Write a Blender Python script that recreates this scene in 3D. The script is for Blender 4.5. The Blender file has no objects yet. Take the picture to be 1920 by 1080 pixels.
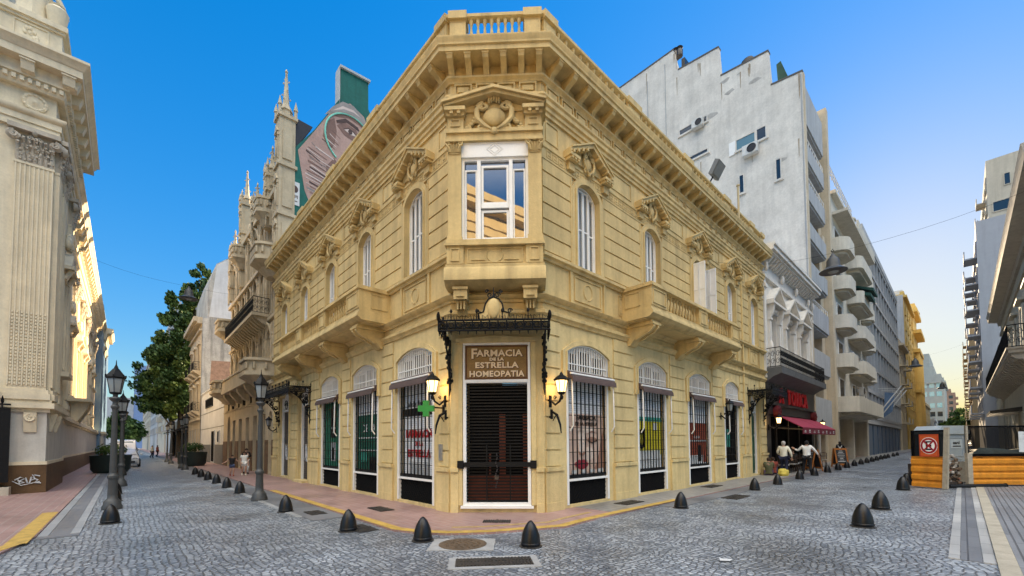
import bpy, bmesh, math, random
from mathutils import Vector, Matrix, noise as mnoise
random.seed(7)
rad = math.radians
scn = bpy.context.scene
COL = scn.collection
# ------------------------------------------------------------------ camera
PIT, ROL = 0.0381408, 0.0063039
cam_d = bpy.data.cameras.new("camera")
cam = bpy.data.objects.new("camera", cam_d); COL.objects.link(cam); scn.camera = cam
cam_d.sensor_width = 36.0
cam_d.lens = 36.0 * 781.974 / 1920.0
cam_d.shift_y = (800.15 - 540.0) / 1920.0
cam_d.clip_start = 0.05; cam_d.clip_end = 4000
_f = Vector((0, math.cos(PIT), math.sin(PIT))); _u = Vector((0, -math.sin(PIT), math.cos(PIT))); _r = Vector((1, 0, 0))
_c, _s = math.cos(ROL), math.sin(ROL)
_r2 = _r * _c - _u * _s; _u2 = _r * _s + _u * _c
cam.matrix_world = Matrix((( _r2.x, _u2.x, -_f.x, 0.0), (_r2.y, _u2.y, -_f.y, 0.0), (_r2.z, _u2.z, -_f.z, 1.75), (0, 0, 0, 1)))
# ------------------------------------------------------------------ sky, sun, exposure
SKYK, SKYG = .6, 1.24
SKY_FILL = (9.4, 9.1, 8.4, 1)       # radiance of the added sky fill before the background strength
SUN_AZ, SUN_EL = 43.5, 14.0          # degrees clockwise from +Y, and above the horizon
w = bpy.data.worlds.new("World"); scn.world = w; w.use_nodes = True
nt = w.node_tree; nt.nodes.clear()
sky = nt.nodes.new("ShaderNodeTexSky"); sky.sky_type = 'NISHITA'; sky.sun_disc = False
sky.sun_elevation = rad(SUN_EL); sky.sun_rotation = rad(SUN_AZ)
sky.air_density = 1.0; sky.dust_density = 0.25; sky.ozone_density = 2.5
bg = nt.nodes.new("ShaderNodeBackground"); bg.inputs[1].default_value = 0.15
wo = nt.nodes.new("ShaderNodeOutputWorld")
hsv = nt.nodes.new("ShaderNodeHueSaturation"); hsv.inputs['Saturation'].default_value = 1.4; hsv.inputs['Hue'].default_value = .504
# soft compression of the glare round the sun (the photograph is an HDR blend)
bw = nt.nodes.new("ShaderNodeRGBToBW"); nt.links.new(sky.outputs[0], bw.inputs[0])
k1 = nt.nodes.new("ShaderNodeMath"); k1.operation = 'MULTIPLY_ADD'; nt.links.new(bw.outputs[0], k1.inputs[0]); k1.inputs[1].default_value = SKYK; k1.inputs[2].default_value = 1.0
k2 = nt.nodes.new("ShaderNodeMath"); k2.operation = 'DIVIDE'; k2.inputs[0].default_value = SKYG; nt.links.new(k1.outputs[0], k2.inputs[1])
k3 = nt.nodes.new("ShaderNodeVectorMath"); k3.operation = 'SCALE'; nt.links.new(sky.outputs[0], k3.inputs[0]); nt.links.new(k2.outputs[0], k3.inputs['Scale'])
nt.links.new(k3.outputs[0], hsv.inputs['Color'])
# bright sky patch added high behind the camera as fill for the shaded facades
tc = nt.nodes.new("ShaderNodeTexCoord"); sx = nt.nodes.new("ShaderNodeSeparateXYZ"); nt.links.new(tc.outputs['Generated'], sx.inputs[0])
mr_ = nt.nodes.new("ShaderNodeMapRange"); mr_.interpolation_type = 'SMOOTHSTEP'; mr_.inputs[1].default_value = .1; mr_.inputs[2].default_value = -.3; nt.links.new(sx.outputs[1], mr_.inputs[0])
mz_ = nt.nodes.new("ShaderNodeMapRange"); mz_.interpolation_type = 'SMOOTHSTEP'; mz_.inputs[1].default_value = .5; mz_.inputs[2].default_value = .72; nt.links.new(sx.outputs[2], mz_.inputs[0])
mm_ = nt.nodes.new("ShaderNodeMath"); mm_.operation = 'MULTIPLY'; nt.links.new(mr_.outputs[0], mm_.inputs[0]); nt.links.new(mz_.outputs[0], mm_.inputs[1])
fill_ = nt.nodes.new("ShaderNodeMix"); fill_.data_type = 'RGBA'; nt.links.new(mm_.outputs[0], fill_.inputs[0]); nt.links.new(hsv.outputs[0], fill_.inputs[6]); fill_.inputs[7].default_value = SKY_FILL
nt.links.new(fill_.outputs[2], bg.inputs[0]); nt.links.new(bg.outputs[0], wo.inputs[0])
sd = bpy.data.lights.new("sun", 'SUN'); sd.energy = 5.0; sd.angle = rad(0.5); sd.color = (1.0, 0.76, 0.48)
sun = bpy.data.objects.new("sun", sd); COL.objects.link(sun)
_sd = Vector((math.sin(rad(SUN_AZ)) * math.cos(rad(SUN_EL)), math.cos(rad(SUN_AZ)) * math.cos(rad(SUN_EL)), math.sin(rad(SUN_EL))))
sun.rotation_euler = (-_sd).to_track_quat('-Z', 'Y').to_euler()
sun.location = (40, 40, 60)
vs = scn.view_settings
vs.view_transform = 'Standard'; vs.look = 'None'; vs.gamma = 1.0; vs.use_curve_mapping = False
vs.exposure = 1.72
scn.cycles.max_bounces = 6; scn.cycles.diffuse_bounces = 4; scn.cycles.glossy_bounces = 3; scn.cycles.transmission_bounces = 4; scn.cycles.transparent_max_bounces = 6
scn.cycles.use_denoising = True
# ------------------------------------------------------------------ frames along the two streets
DR = Vector((0.73356, 0.67962, 0)); DL = Vector((-0.67962, 0.73356, 0))
NR = Vector((0.67962, -0.73356, 0)); NL = Vector((-0.73356, -0.67962, 0))
CLP = Vector((-1.5593, 10.6331, 0)); CRP = Vector((0.8093, 10.5427, 0))
CD = (DR - DL).normalized(); NC = (NR + NL).normalized(); CW = 2.370
PO = Vector((-17.64, 15.74, 0))
class Fr:
    def __init__(s, o, x, y): s.o, s.x, s.y = o, x, y
    def p(s, a, b, c=0.0): return s.o + s.x * a + s.y * b + Vector((0, 0, c))
W = Fr(Vector((0, 0, 0)), Vector((1, 0, 0)), Vector((0, 1, 0)))
FL = Fr(CLP, DL, NL); FR = Fr(CRP, DR, NR); FC = Fr(CLP, CD, NC)
FK = Fr(PO, DL, DR)            # palace flank on the left street
FP = Fr(PO, -DR, NR)           # palace front
# ------------------------------------------------------------------ mesh helper
class MB:
    def __init__(s, fr=W): s.vs, s.fs, s.fr, s.ms, s.cm = [], [], fr, [], 0
    def P(s, p): s.vs.append(s.fr.p(*p)); return len(s.vs) - 1
    def face(s, pts): s.fs.append([s.P(p) for p in pts]); s.ms.append(s.cm); return s
    def idx(s, f): s.fs.append(f); s.ms.append(s.cm)
    def box(s, x0, x1, y0, y1, z0, z1):
        b = [s.P((x, y, z)) for x in (x0, x1) for y in (y0, y1) for z in (z0, z1)]
        for f in ((0, 1, 3, 2), (4, 6, 7, 5), (0, 4, 5, 1), (2, 3, 7, 6), (0, 2, 6, 4), (1, 5, 7, 3)): s.idx([b[i] for i in f])
        return s
    def prism(s, pts, ax, a0, a1):
        """closed polygon extruded: ax 'x': pts are (y,z); 'y': (x,z); 'z': (x,y)"""
        def q(p, a): return (a, p[0], p[1]) if ax == 'x' else ((p[0], a, p[1]) if ax == 'y' else (p[0], p[1], a))
        A = [s.P(q(p, a0)) for p in pts]; B = [s.P(q(p, a1)) for p in pts]; n = len(pts)
        s.idx(A[::-1]); s.idx(B)
        for i in range(n): s.idx([A[i], A[(i + 1) % n], B[(i + 1) % n], B[i]])
        return s
    def loft(s, rings, closed=True, caps=True):
        R = [[s.P(p) for p in r] for r in rings]; n = len(R[0])
        for a, b in zip(R, R[1:]):
            for i in range(n if closed else n - 1): s.idx([a[i], a[(i + 1) % n], b[(i + 1) % n], b[i]])
        if caps and closed: s.idx(R[0][::-1]); s.idx(R[-1])
        return s
    def lathe(s, prof, cx=0, cy=0, n=12, z0=0, a0=0.0):
        return s.loft([[(cx + r * math.cos(a0 + 2 * math.pi * i / n), cy + r * math.sin(a0 + 2 * math.pi * i / n), z0 + z) for i in range(n)] for r, z in prof])
    def lathe_y(s, prof, cx, cz, n=12):   # axis along local y: prof (r, y)
        return s.loft([[(cx + r * math.cos(2 * math.pi * i / n), y, cz + r * math.sin(2 * math.pi * i / n)) for i in range(n)] for r, y in prof])
    def tube(s, pts, r, n=6):
        pts = [Vector(p) for p in pts]; rs = r if isinstance(r, (list, tuple)) else [r] * len(pts); rings = []; up = None
        for i, p in enumerate(pts):
            t = (pts[min(i + 1, len(pts) - 1)] - pts[max(i - 1, 0)])
            if t.length < 1e-9: t = Vector((0, 0, 1))
            t.normalize()
            if up is None: up = Vector((0, 0, 1)) if abs(t.z) < .9 else Vector((1, 0, 0))
            u = up - t * up.dot(t)
            if u.length < 1e-4: u = Vector((1, 0, 0)) - t * t.x
            u.normalize(); v = t.cross(u); up = u
            rings.append([tuple(p + (u * math.cos(2 * math.pi * k / n) + v * math.sin(2 * math.pi * k / n)) * rs[i]) for k in range(n)])
        return s.loft(rings)
    def ell(s, cx, cy, cz, rx, ry, rz, n=8, m=5):
        prof = [(max(.02, math.sin(math.pi * j / m)), -math.cos(math.pi * j / m)) for j in range(m + 1)]
        return s.loft([[(cx + rx * r * math.cos(2 * math.pi * i / n), cy + ry * r * math.sin(2 * math.pi * i / n), cz + rz * z) for i in range(n)] for r, z in prof])
    def spiral(s, cx, y, cz, r0, turns=1.4, r=.02, a0=0, d=1, n=5, steps=16, k=.25):
        pts = []
        for i in range(steps + 1):
            t = i / steps; rr = r0 * (1 - (1 - k) * t); a = a0 + d * turns * 2 * math.pi * t
            pts.append((cx + rr * math.cos(a), y, cz + rr * math.sin(a)))
        return s.tube(pts, r, n)
    def build(s, name, mat, parent=None, smooth=40, root=None):
        me = bpy.data.meshes.new(name)
        off = root.location if root else (ROOT(parent).location if parent else Vector((0, 0, 0)))
        if parent is None and root is None:
            off = base_of(s.vs)
        me.from_pydata([tuple(v - off) for v in s.vs], [], s.fs)
        mats = mat if isinstance(mat, (list, tuple)) else [mat]
        for m_ in mats: me.materials.append(m_)
        if len(mats) > 1: me.polygons.foreach_set('material_index', s.ms)
        bm = bmesh.new(); bm.from_mesh(me); bmesh.ops.recalc_face_normals(bm, faces=bm.faces); bm.to_mesh(me); bm.free()
        me.polygons.foreach_set('use_smooth', [True] * len(me.polygons))
        me.set_sharp_from_angle(angle=rad(smooth))
        o = bpy.data.objects.new(name, me); COL.objects.link(o)
        if parent: o.parent = parent
        else: o.location = off
        return o
def base_of(vs):
    n = len(vs); 
    return Vector((sum(v.x for v in vs) / n, sum(v.y for v in vs) / n, min(v.z for v in vs)))
def ROOT(o):
    while o.parent: o = o.parent
    return o
def tag(o, label, cat, group=None, kind=None):
    if label: o['label'] = label
    if cat: o['category'] = cat
    if group: o['group'] = group
    if kind: o['kind'] = kind
    return o
def thing(name, label, cat, loc=(0, 0, 0), rz=0.0, group=None):
    o = bpy.data.objects.new(name, None); o.empty_display_size = .2; COL.objects.link(o)
    o.location = Vector(loc); o.rotation_euler = (0, 0, rz)
    return tag(o, label, cat, group)
def structure(o): o['kind'] = 'structure'; return o
def dup(root, loc, rz, label, group=None):
    r = root.copy(); COL.objects.link(r); r.location = Vector(loc); r.rotation_euler = (0, 0, rz); r['label'] = label
    if group: r['group'] = group
    for ch in list(root.children):
        c = ch.copy(); COL.objects.link(c); c.parent = r
        for g in list(ch.children):
            d = g.copy(); COL.objects.link(d); d.parent = c
    return r
def frz(fr): return math.atan2(fr.x.y, fr.x.x)
def wall(mb, u0, u1, z0, z1, ops, y=0.0, depth=.3, seg=10):
    """wall face in the local xz plane with openings (uc, width, zb, zs, rise) and their reveals going back by depth"""
    ops = sorted(ops); cur = u0
    Q = lambda a, b, c, d: mb.face([(a[0], y, a[1]), (b[0], y, b[1]), (c[0], y, c[1]), (d[0], y, d[1])])
    for uc, wd, zb, zs, rise in ops:
        a, b = uc - wd / 2, uc + wd / 2
        if a > cur: Q((cur, z0), (a, z0), (a, z1), (cur, z1))
        if zb > z0: Q((a, z0), (b, z0), (b, zb), (a, zb))
        pts = arch(uc, wd, zs, rise, seg)
        for p, q in zip(pts, pts[1:]): Q(p, q, (q[0], z1), (p[0], z1))
        loop = [(a, zb)] + pts + [(b, zb)]
        for p, q in zip(loop, loop[1:] + loop[:1]): mb.face([(p[0], y, p[1]), (q[0], y, q[1]), (q[0], y - depth, q[1]), (p[0], y - depth, p[1])])
        cur = b
    if cur < u1: Q((cur, z0), (u1, z0), (u1, z1), (cur, z1))
    return mb
def arch(uc, wd, zs, rise, seg=10):
    if rise < 1e-4: return [(uc - wd / 2, zs), (uc + wd / 2, zs)]
    h = wd / 2; R = (h * h + rise * rise) / (2 * rise); zc = zs + rise - R; t0 = math.asin(min(1, h / R))
    if rise > h: t0 = math.pi - t0
    return [(uc + R * math.sin(-t0 + 2 * t0 * i / seg), zc + R * math.cos(-t0 + 2 * t0 * i / seg)) for i in range(seg + 1)]
def archband(mb, uc, wd, zs, rise, zb, t, y0, y1, seg=10):
    """moulded surround of thickness t round an arched opening, from zb up, standing from y0 to y1"""
    inn = [(uc - wd / 2, zb)] + arch(uc, wd, zs, rise, seg) + [(uc + wd / 2, zb)]
    out = [(uc - wd / 2 - t, zb)] + arch(uc, wd + 2 * t, zs, rise + t * .9, seg) + [(uc + wd / 2 + t, zb)]
    for i in range(len(inn) - 1):
        a, b, c, d = inn[i], inn[i + 1], out[i + 1], out[i]
        A = [mb.P((p[0], y1, p[1])) for p in (a, b, c, d)]; B = [mb.P((p[0], y0, p[1])) for p in (a, b, c, d)]
        mb.idx(A); mb.idx([A[0], B[0], B[1], A[1]]); mb.idx([A[3], A[2], B[2], B[3]])
        if i == 0: mb.idx([A[0], A[3], B[3], B[0]])
        if i == len(inn) - 2: mb.idx([A[1], B[1], B[2], A[2]])
    return mb
def frame(mb, x0, x1, z0, z1, t, y0, y1):
    mb.box(x0, x0 + t, y0, y1, z0, z1); mb.box(x1 - t, x1, y0, y1, z0, z1)
    mb.box(x0 + t, x1 - t, y0, y1, z0, z0 + t); mb.box(x0 + t, x1 - t, y0, y1, z1 - t, z1); return mb
def text_mesh(body, size, fr, x, y, z, ext=.004, mirror=False, spacing=1.0, bold=0.0, sx=1.0, align='CENTER'):
    """flat lettering standing on the plane y of the frame; returns an MB"""
    cu = bpy.data.curves.new("t", 'FONT'); cu.body = body; cu.size = size; cu.align_x = align; cu.extrude = ext; cu.space_character = spacing; cu.offset = bold; cu.resolution_u = 2
    ob = bpy.data.objects.new("t", cu); COL.objects.link(ob)
    dg = bpy.context.evaluated_depsgraph_get(); me = bpy.data.meshes.new_from_object(ob.evaluated_get(dg))
    mb = MB(fr); k = -1 if mirror else 1
    vs = [mb.P((x + k * v.co.x * sx, y + v.co.z, z + v.co.y)) for v in me.vertices]
    for p in me.polygons: mb.idx([vs[i] for i in p.vertices])
    bpy.data.objects.remove(ob); bpy.data.meshes.remove(me); bpy.data.curves.remove(cu)
    return mb
# frames in which local x runs to the RIGHT as seen from outside need no mirroring; FL and FK run to the left
# ------------------------------------------------------------------ materials
def mat(name, col, rough=.7, var=.12, scale=1.5, bump=.15, bscale=30.0, metal=0.0, streak=0.0, spec=.4, dirt=None, emit=None, estr=0.0, coat=0.0, alpha=None):
    m = bpy.data.materials.new(name); m.use_nodes = True; t = m.node_tree; N = t.nodes; L = t.links
    b = N['Principled BSDF']; b.inputs['Roughness'].default_value = rough; b.inputs['Metallic'].default_value = metal
    b.inputs['Specular IOR Level'].default_value = spec; b.inputs['Coat Weight'].default_value = coat
    geo = N.new('ShaderNodeNewGeometry')
    out = None
    rgb = N.new('ShaderNodeRGB'); rgb.outputs[0].default_value = (*col, 1)
    src = rgb.outputs[0]
    if var:
        nz = N.new('ShaderNodeTexNoise'); nz.inputs['Scale'].default_value = scale; nz.inputs['Detail'].default_value = 6; nz.inputs['Roughness'].default_value = .65
        L.new(geo.outputs['Position'], nz.inputs['Vector'])
        mr = N.new('ShaderNodeMapRange'); mr.inputs[1].default_value = .3; mr.inputs[2].default_value = .7; mr.inputs[3].default_value = 1 - var; mr.inputs[4].default_value = 1 + var
        L.new(nz.outputs['Fac'], mr.inputs[0])
        nf = N.new('ShaderNodeTexNoise'); nf.inputs['Scale'].default_value = scale * 11; nf.inputs['Detail'].default_value = 5; nf.inputs['Roughness'].default_value = .7; L.new(geo.outputs['Position'], nf.inputs['Vector'])
        mf = N.new('ShaderNodeMapRange'); mf.inputs[1].default_value = .32; mf.inputs[2].default_value = .68; mf.inputs[3].default_value = 1 - var * .55; mf.inputs[4].default_value = 1 + var * .55; L.new(nf.outputs['Fac'], mf.inputs[0])
        mu = N.new('ShaderNodeMath'); mu.operation = 'MULTIPLY'; L.new(mr.outputs[0], mu.inputs[0]); L.new(mf.outputs[0], mu.inputs[1])
        hs = N.new('ShaderNodeHueSaturation'); L.new(src, hs.inputs['Color']); L.new(mu.outputs[0], hs.inputs['Value']); src = hs.outputs[0]
    if streak:
        mp = N.new('ShaderNodeMapping'); mp.inputs['Scale'].default_value = (2.2, 2.2, .16); L.new(geo.outputs['Position'], mp.inputs[0])
        n2 = N.new('ShaderNodeTexNoise'); n2.inputs['Scale'].default_value = 1.6; n2.inputs['Detail'].default_value = 7; L.new(mp.outputs[0], n2.inputs['Vector'])
        m2 = N.new('ShaderNodeMapRange'); m2.inputs[1].default_value = .46; m2.inputs[2].default_value = .76; m2.inputs[3].default_value = 0; m2.inputs[4].default_value = streak
        L.new(n2.outputs['Fac'], m2.inputs[0])
        mx = N.new('ShaderNodeMix'); mx.data_type = 'RGBA'; L.new(m2.outputs[0], mx.inputs[0]); L.new(src, mx.inputs[6]); mx.inputs[7].default_value = (*(dirt or (col[0] * .35, col[1] * .33, col[2] * .32)), 1); src = mx.outputs[2]
    L.new(src, b.inputs['Base Color'])
    if bump:
        n3 = N.new('ShaderNodeTexNoise'); n3.inputs['Scale'].default_value = bscale; n3.inputs['Detail'].default_value = 4; L.new(geo.outputs['Position'], n3.inputs['Vector'])
        bp = N.new('ShaderNodeBump'); bp.inputs['Strength'].default_value = bump; bp.inputs['Distance'].default_value = .02; L.new(n3.outputs['Fac'], bp.inputs['Height']); L.new(bp.outputs[0], b.inputs['Normal'])
    if emit: b.inputs['Emission Color'].default_value = (*emit, 1); b.inputs['Emission Strength'].default_value = estr
    if alpha is not None: b.inputs['Alpha'].default_value = alpha
    return m
def glass_mat(name, col, rough=.06, spec=.8, wav=.0):
    m = mat(name, col, rough, 0, 1, 0, spec=spec)
    if wav:
        t = m.node_tree; N = t.nodes; L = t.links; g = N.new('ShaderNodeNewGeometry'); n = N.new('ShaderNodeTexNoise'); n.inputs['Scale'].default_value = 1.3; L.new(g.outputs['Position'], n.inputs['Vector'])
        bp = N.new('ShaderNodeBump'); bp.inputs['Strength'].default_value = wav; bp.inputs['Distance'].default_value = .05; L.new(n.outputs['Fac'], bp.inputs['Height']); L.new(bp.outputs[0], N['Principled BSDF'].inputs['Normal'])
    return m
def paving(name, ang, cw, ch, col, col2, mortar, msize=.02, rough=.5, kind='brick', bump=.4, offs=.5, varc=.25, rdist=0.0):
    """tiles or setts laid in world xy, turned by ang"""
    m = bpy.data.materials.new(name); m.use_nodes = True; t = m.node_tree; N = t.nodes; L = t.links; b = N['Principled BSDF']
    geo = N.new('ShaderNodeNewGeometry'); mp = N.new('ShaderNodeMapping'); mp.inputs['Rotation'].default_value = (0, 0, -ang); L.new(geo.outputs['Position'], mp.inputs[0])
    vec = mp.outputs[0]
    if rdist:
        nz = N.new('ShaderNodeTexNoise'); nz.inputs['Scale'].default_value = 1.1; nz.inputs['Detail'].default_value = 2; L.new(vec, nz.inputs['Vector'])
        vm = N.new('ShaderNodeVectorMath'); vm.operation = 'MULTIPLY_ADD'; L.new(nz.outputs['Color'], vm.inputs[0]); vm.inputs[1].default_value = (rdist, rdist, 0); L.new(vec, vm.inputs[2]); vec = vm.outputs[0]
    if kind == 'brick':
        br = N.new('ShaderNodeTexBrick'); br.inputs['Scale'].default_value = 1.0; br.inputs['Brick Width'].default_value = cw; br.inputs['Row Height'].default_value = ch
        br.inputs['Mortar Size'].default_value = msize; br.inputs['Mortar Smooth'].default_value = .3; br.offset = offs; br.inputs['Color1'].default_value = (*col, 1); br.inputs['Color2'].default_value = (*col2, 1); br.inputs['Mortar'].default_value = (*mortar, 1)
        L.new(vec, br.inputs['Vector']); csrc = br.outputs['Color']; hsrc = br.outputs['Fac']; inv = True
    else:
        # fans: rows bent into shallow arcs
        sp = N.new('ShaderNodeSeparateXYZ'); L.new(vec, sp.inputs[0])
        s1 = N.new('ShaderNodeMath'); s1.operation = 'MULTIPLY'; L.new(sp.outputs[0], s1.inputs[0]); s1.inputs[1].default_value = math.pi / 1.3
        s2 = N.new('ShaderNodeMath'); s2.operation = 'SINE'; L.new(s1.outputs[0], s2.inputs[0])
        s3 = N.new('ShaderNodeMath'); s3.operation = 'ABSOLUTE'; L.new(s2.outputs[0], s3.inputs[0])
        s4 = N.new('ShaderNodeMath'); s4.operation = 'MULTIPLY_ADD'; L.new(s3.outputs[0], s4.inputs[0]); s4.inputs[1].default_value = .13; L.new(sp.outputs[1], s4.inputs[2])
        cb = N.new('ShaderNodeCombineXYZ'); L.new(sp.outputs[0], cb.inputs[0]); L.new(s4.outputs[0], cb.inputs[1])
        vo = N.new('ShaderNodeTexVoronoi'); vo.voronoi_dimensions = '2D'; vo.inputs['Scale'].default_value = 1 / cw; vo.inputs['Randomness'].default_value = .62; L.new(cb.outputs[0], vo.inputs['Vector'])
        ve = N.new('ShaderNodeTexVoronoi'); ve.voronoi_dimensions = '2D'; ve.feature = 'DISTANCE_TO_EDGE'; ve.inputs['Scale'].default_value = 1 / cw; ve.inputs['Randomness'].default_value = .62; L.new(cb.outputs[0], ve.inputs['Vector'])
        r1 = N.new('ShaderNodeMapRange'); r1.inputs[1].default_value = msize; r1.inputs[2].default_value = msize + .16; r1.clamp = True; L.new(ve.outputs['Distance'], r1.inputs[0])
        sc = N.new('ShaderNodeSeparateXYZ'); L.new(vo.outputs['Color'], sc.inputs[0])
        mxa = N.new('ShaderNodeMix'); mxa.data_type = 'RGBA'; L.new(sc.outputs[0], mxa.inputs[0]); mxa.inputs[6].default_value = (*col, 1); mxa.inputs[7].default_value = (*col2, 1)
        mxb = N.new('ShaderNodeMix'); mxb.data_type = 'RGBA'; L.new(r1.outputs[0], mxb.inputs[0]); mxb.inputs[6].default_value = (*mortar, 1); L.new(mxa.outputs[2], mxb.inputs[7])
        csrc = mxb.outputs[2]; hsrc = r1.outputs[0]; inv = False
    n4 = N.new('ShaderNodeTexNoise'); n4.inputs['Scale'].default_value = .55; n4.inputs['Detail'].default_value = 6; L.new(geo.outputs['Position'], n4.inputs['Vector'])
    m4 = N.new('ShaderNodeMapRange'); m4.inputs[1].default_value = .3; m4.inputs[2].default_value = .7; m4.inputs[3].default_value = 1 - varc; m4.inputs[4].default_value = 1 + varc; L.new(n4.outputs['Fac'], m4.inputs[0])
    hs = N.new('ShaderNodeHueSaturation'); L.new(csrc, hs.inputs['Color']); L.new(m4.outputs[0], hs.inputs['Value']); L.new(hs.outputs[0], b.inputs['Base Color'])
    m5 = N.new('ShaderNodeMapRange'); m5.inputs[1].default_value = .3; m5.inputs[2].default_value = .7; m5.inputs[3].default_value = rough - .1; m5.inputs[4].default_value = rough + .12; L.new(n4.outputs['Fac'], m5.inputs[0]); L.new(m5.outputs[0], b.inputs['Roughness'])
    n5 = N.new('ShaderNodeTexNoise'); n5.inputs['Scale'].default_value = 14; n5.inputs['Detail'].default_value = 3; L.new(geo.outputs['Position'], n5.inputs['Vector'])
    ad = N.new('ShaderNodeMath'); ad.operation = 'MULTIPLY_ADD'; L.new(n5.outputs['Fac'], ad.inputs[0]); ad.inputs[1].default_value = .8; L.new(hsrc, ad.inputs[2])
    bp = N.new('ShaderNodeBump'); bp.inputs['Strength'].default_value = bump; bp.inputs['Distance'].default_value = .02; bp.invert = inv; L.new(ad.outputs[0], bp.inputs['Height']); L.new(bp.outputs[0], b.inputs['Normal'])
    return m
OCH = (.54, .425, .215); OCH2 = (.585, .44, .2); TRIM = (.58, .435, .195)
m_och = mat('ochre_render', OCH2, .8, .14, .8, .35, 30, streak=.5)
m_och_lo = mat('cream_render', (.645, .505, .245), .78, .13, .9, .35, 30, streak=.45)
m_trim = mat('ochre_trim', TRIM, .75, .13, 1.6, .25, 35, streak=.55)
m_white = mat('white_paint', (.80, .80, .78), .45, .05, 3, .04, 20)
m_louver = mat('louver_grey', (.42, .44, .45), .6, .08, 3, .05)
m_blk = mat('black_iron', (.006, .0065, .0075), .5, .2, 8, .1, 60, spec=.22)
m_blkp = mat('black_paint', (.006, .0065, .008), .36, .3, 6, .05, 30, spec=.4)
m_dark = mat('dark_interior', (.006, .006, .0065), .9, 0, 1, 0, spec=.05)
m_glass = glass_mat('window_glass', (.02, .028, .035), .05)
m_glass_r = glass_mat('reflecting_glass', (.03, .035, .045), .015, 1.0, .03); m_glass_r.node_tree.nodes['Principled BSDF'].inputs['Metallic'].default_value = .0
m_glass_r.node_tree.nodes['Principled BSDF'].inputs['IOR'].default_value = 2.1
m_stone = mat('palace_stone', (.72, .62, .44), .8, .12, 1.2, .25, 25, streak=.25)
m_stone2 = mat('palace_stone_grey', (.48, .42, .33), .8, .14, 1.2, .25, 25, streak=.35)
m_brown = mat('brown_wainscot', (.115, .062, .025), .6, .25, 2, .2, 25, streak=.3)
m_conc = mat('grey_concrete', (.36, .35, .33), .85, .12, 1, .2, 20, streak=.3)
# ================================================================== corner pharmacy
LEN_L, LEN_R = 17.45, 17.6
ph = thing('corner_pharmacy', 'two-storey ochre corner building with shuttered windows, balconies, bracketed cornice and a ground-floor pharmacy', 'building', CLP, 0)
C225 = math.cos(math.pi / 8)
def st(i, o):
    if i == 0: return FL.p(LEN_L, o)
    if i == 1: return CLP + (NL + NC).normalized() * (o / C225)
    if i == 2: return CRP + (NR + NC).normalized() * (o / C225)
    return FR.p(LEN_R, o)
def sweep(prof, i0=0, i1=3, mb=None):
    mb = mb or MB(W)
    mb.loft([[tuple(st(i, o)[:2]) + (z,) for o, z in prof] for i in range(i0, i1 + 1)])
    return mb
SHOP_L = [(1.8, 2.05), (5.17, 2.05), (8.53, 2.05), (11.95, 1.45), (15.2, 1.75)]
SHOP_R = [(1.85, 1.95), (5.45, 1.95), (9.2, 2.05), (12.65, 1.7), (15.75, 1.2)]
UP_L = [1.8, 5.17, 8.53, 11.9, 15.2]; UP_R = [1.9, 5.55, 9.3, 12.85, 15.95]
GZS, GRISE, UZB, UZS, URISE = 4.2, .27, 6.68, 8.85, .28
def facade(fr, shops, ups, ln):
    g = MB(fr)
    wall(g, 0, ln, 0, 5.0, [(c, wd, .08, GZS if wd > 1.3 else 3.9, GRISE if wd > 1.3 else .3) for c, wd in shops], 0, .42)
    wl = g
    u = MB(fr); wall(u, 0, ln, 5.0, 12.0, [(c, 1.05, UZB, UZS, URISE) for c in ups], 0, .28)
    # rusticated courses
    edges = [0] + sum([[c - wd / 2 - .2, c + wd / 2 + .2] for c, wd in shops], []) + [ln]
    for a, b in zip(edges[0::2], edges[1::2]):
        if b - a < .15: continue
        a2 = a + (.0 if a == 0 else .03)
        g.box(a2 if a else 0, b, -.01, .085, -.05, .22); g.box(a2, b, -.01, .07, .22, 1.02); g.box(a2 if a else 0, b, -.01, .115, 1.02, 1.12)
        z = 1.15
        while z < 4.85:
            g.box(a2 + .06, b - .06, -.01, .036, z, min(z + .375, 4.9)); z += .425
    edges = [0] + sum([[c - .78, c + .78] for c in ups], []) + [ln]
    for a, b in zip(edges[0::2], edges[1::2]):
        z = 6.72
        while z < 9.1:
            u.box(a + .0, b, -.01, .035, z, min(z + .368, 9.12)); z += .42
    return g, u
gL, uL = facade(FL, SHOP_L, UP_L, LEN_L); gR, uR = facade(FR, SHOP_R, UP_R, LEN_R)
gL.build('ground_floor_wall', m_och_lo, ph); gR.build('ground_floor_wall', m_och_lo, ph)
uL.build('upper_wall', m_och, ph); uR.build('upper_wall', m_och, ph)
# chamfer walls
c = MB(FC); wall(c, 0, CW, 0, 5.0, [(1.175, 1.72, .18, 4.28, .06)], 0, .35)
for a, b in ((0, .2), (2.17, CW)):
    c.box(a, b, -.01, .085, -.05, .22); c.box(a, b, -.01, .07, .22, 1.02); c.box(a, b, -.01, .115, 1.02, 1.12)
c.box(.2, .3, -.01, .05, .18, 4.3); c.box(2.05, 2.17, -.01, .05, .18, 4.3)
c.prism([(.15, 4.3), (2.2, 4.3), (2.2, 4.4), (1.175, 4.47), (.15, 4.4)], 'y', -.01, .12)
c.build('ground_floor_wall', m_och_lo, ph)
c = MB(FC); wall(c, 0, CW, 5.0, 12.0, [(1.175, 1.7, 6.8, 8.95, 0)], 0, .2); c.build('upper_wall', m_och, ph)
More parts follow.
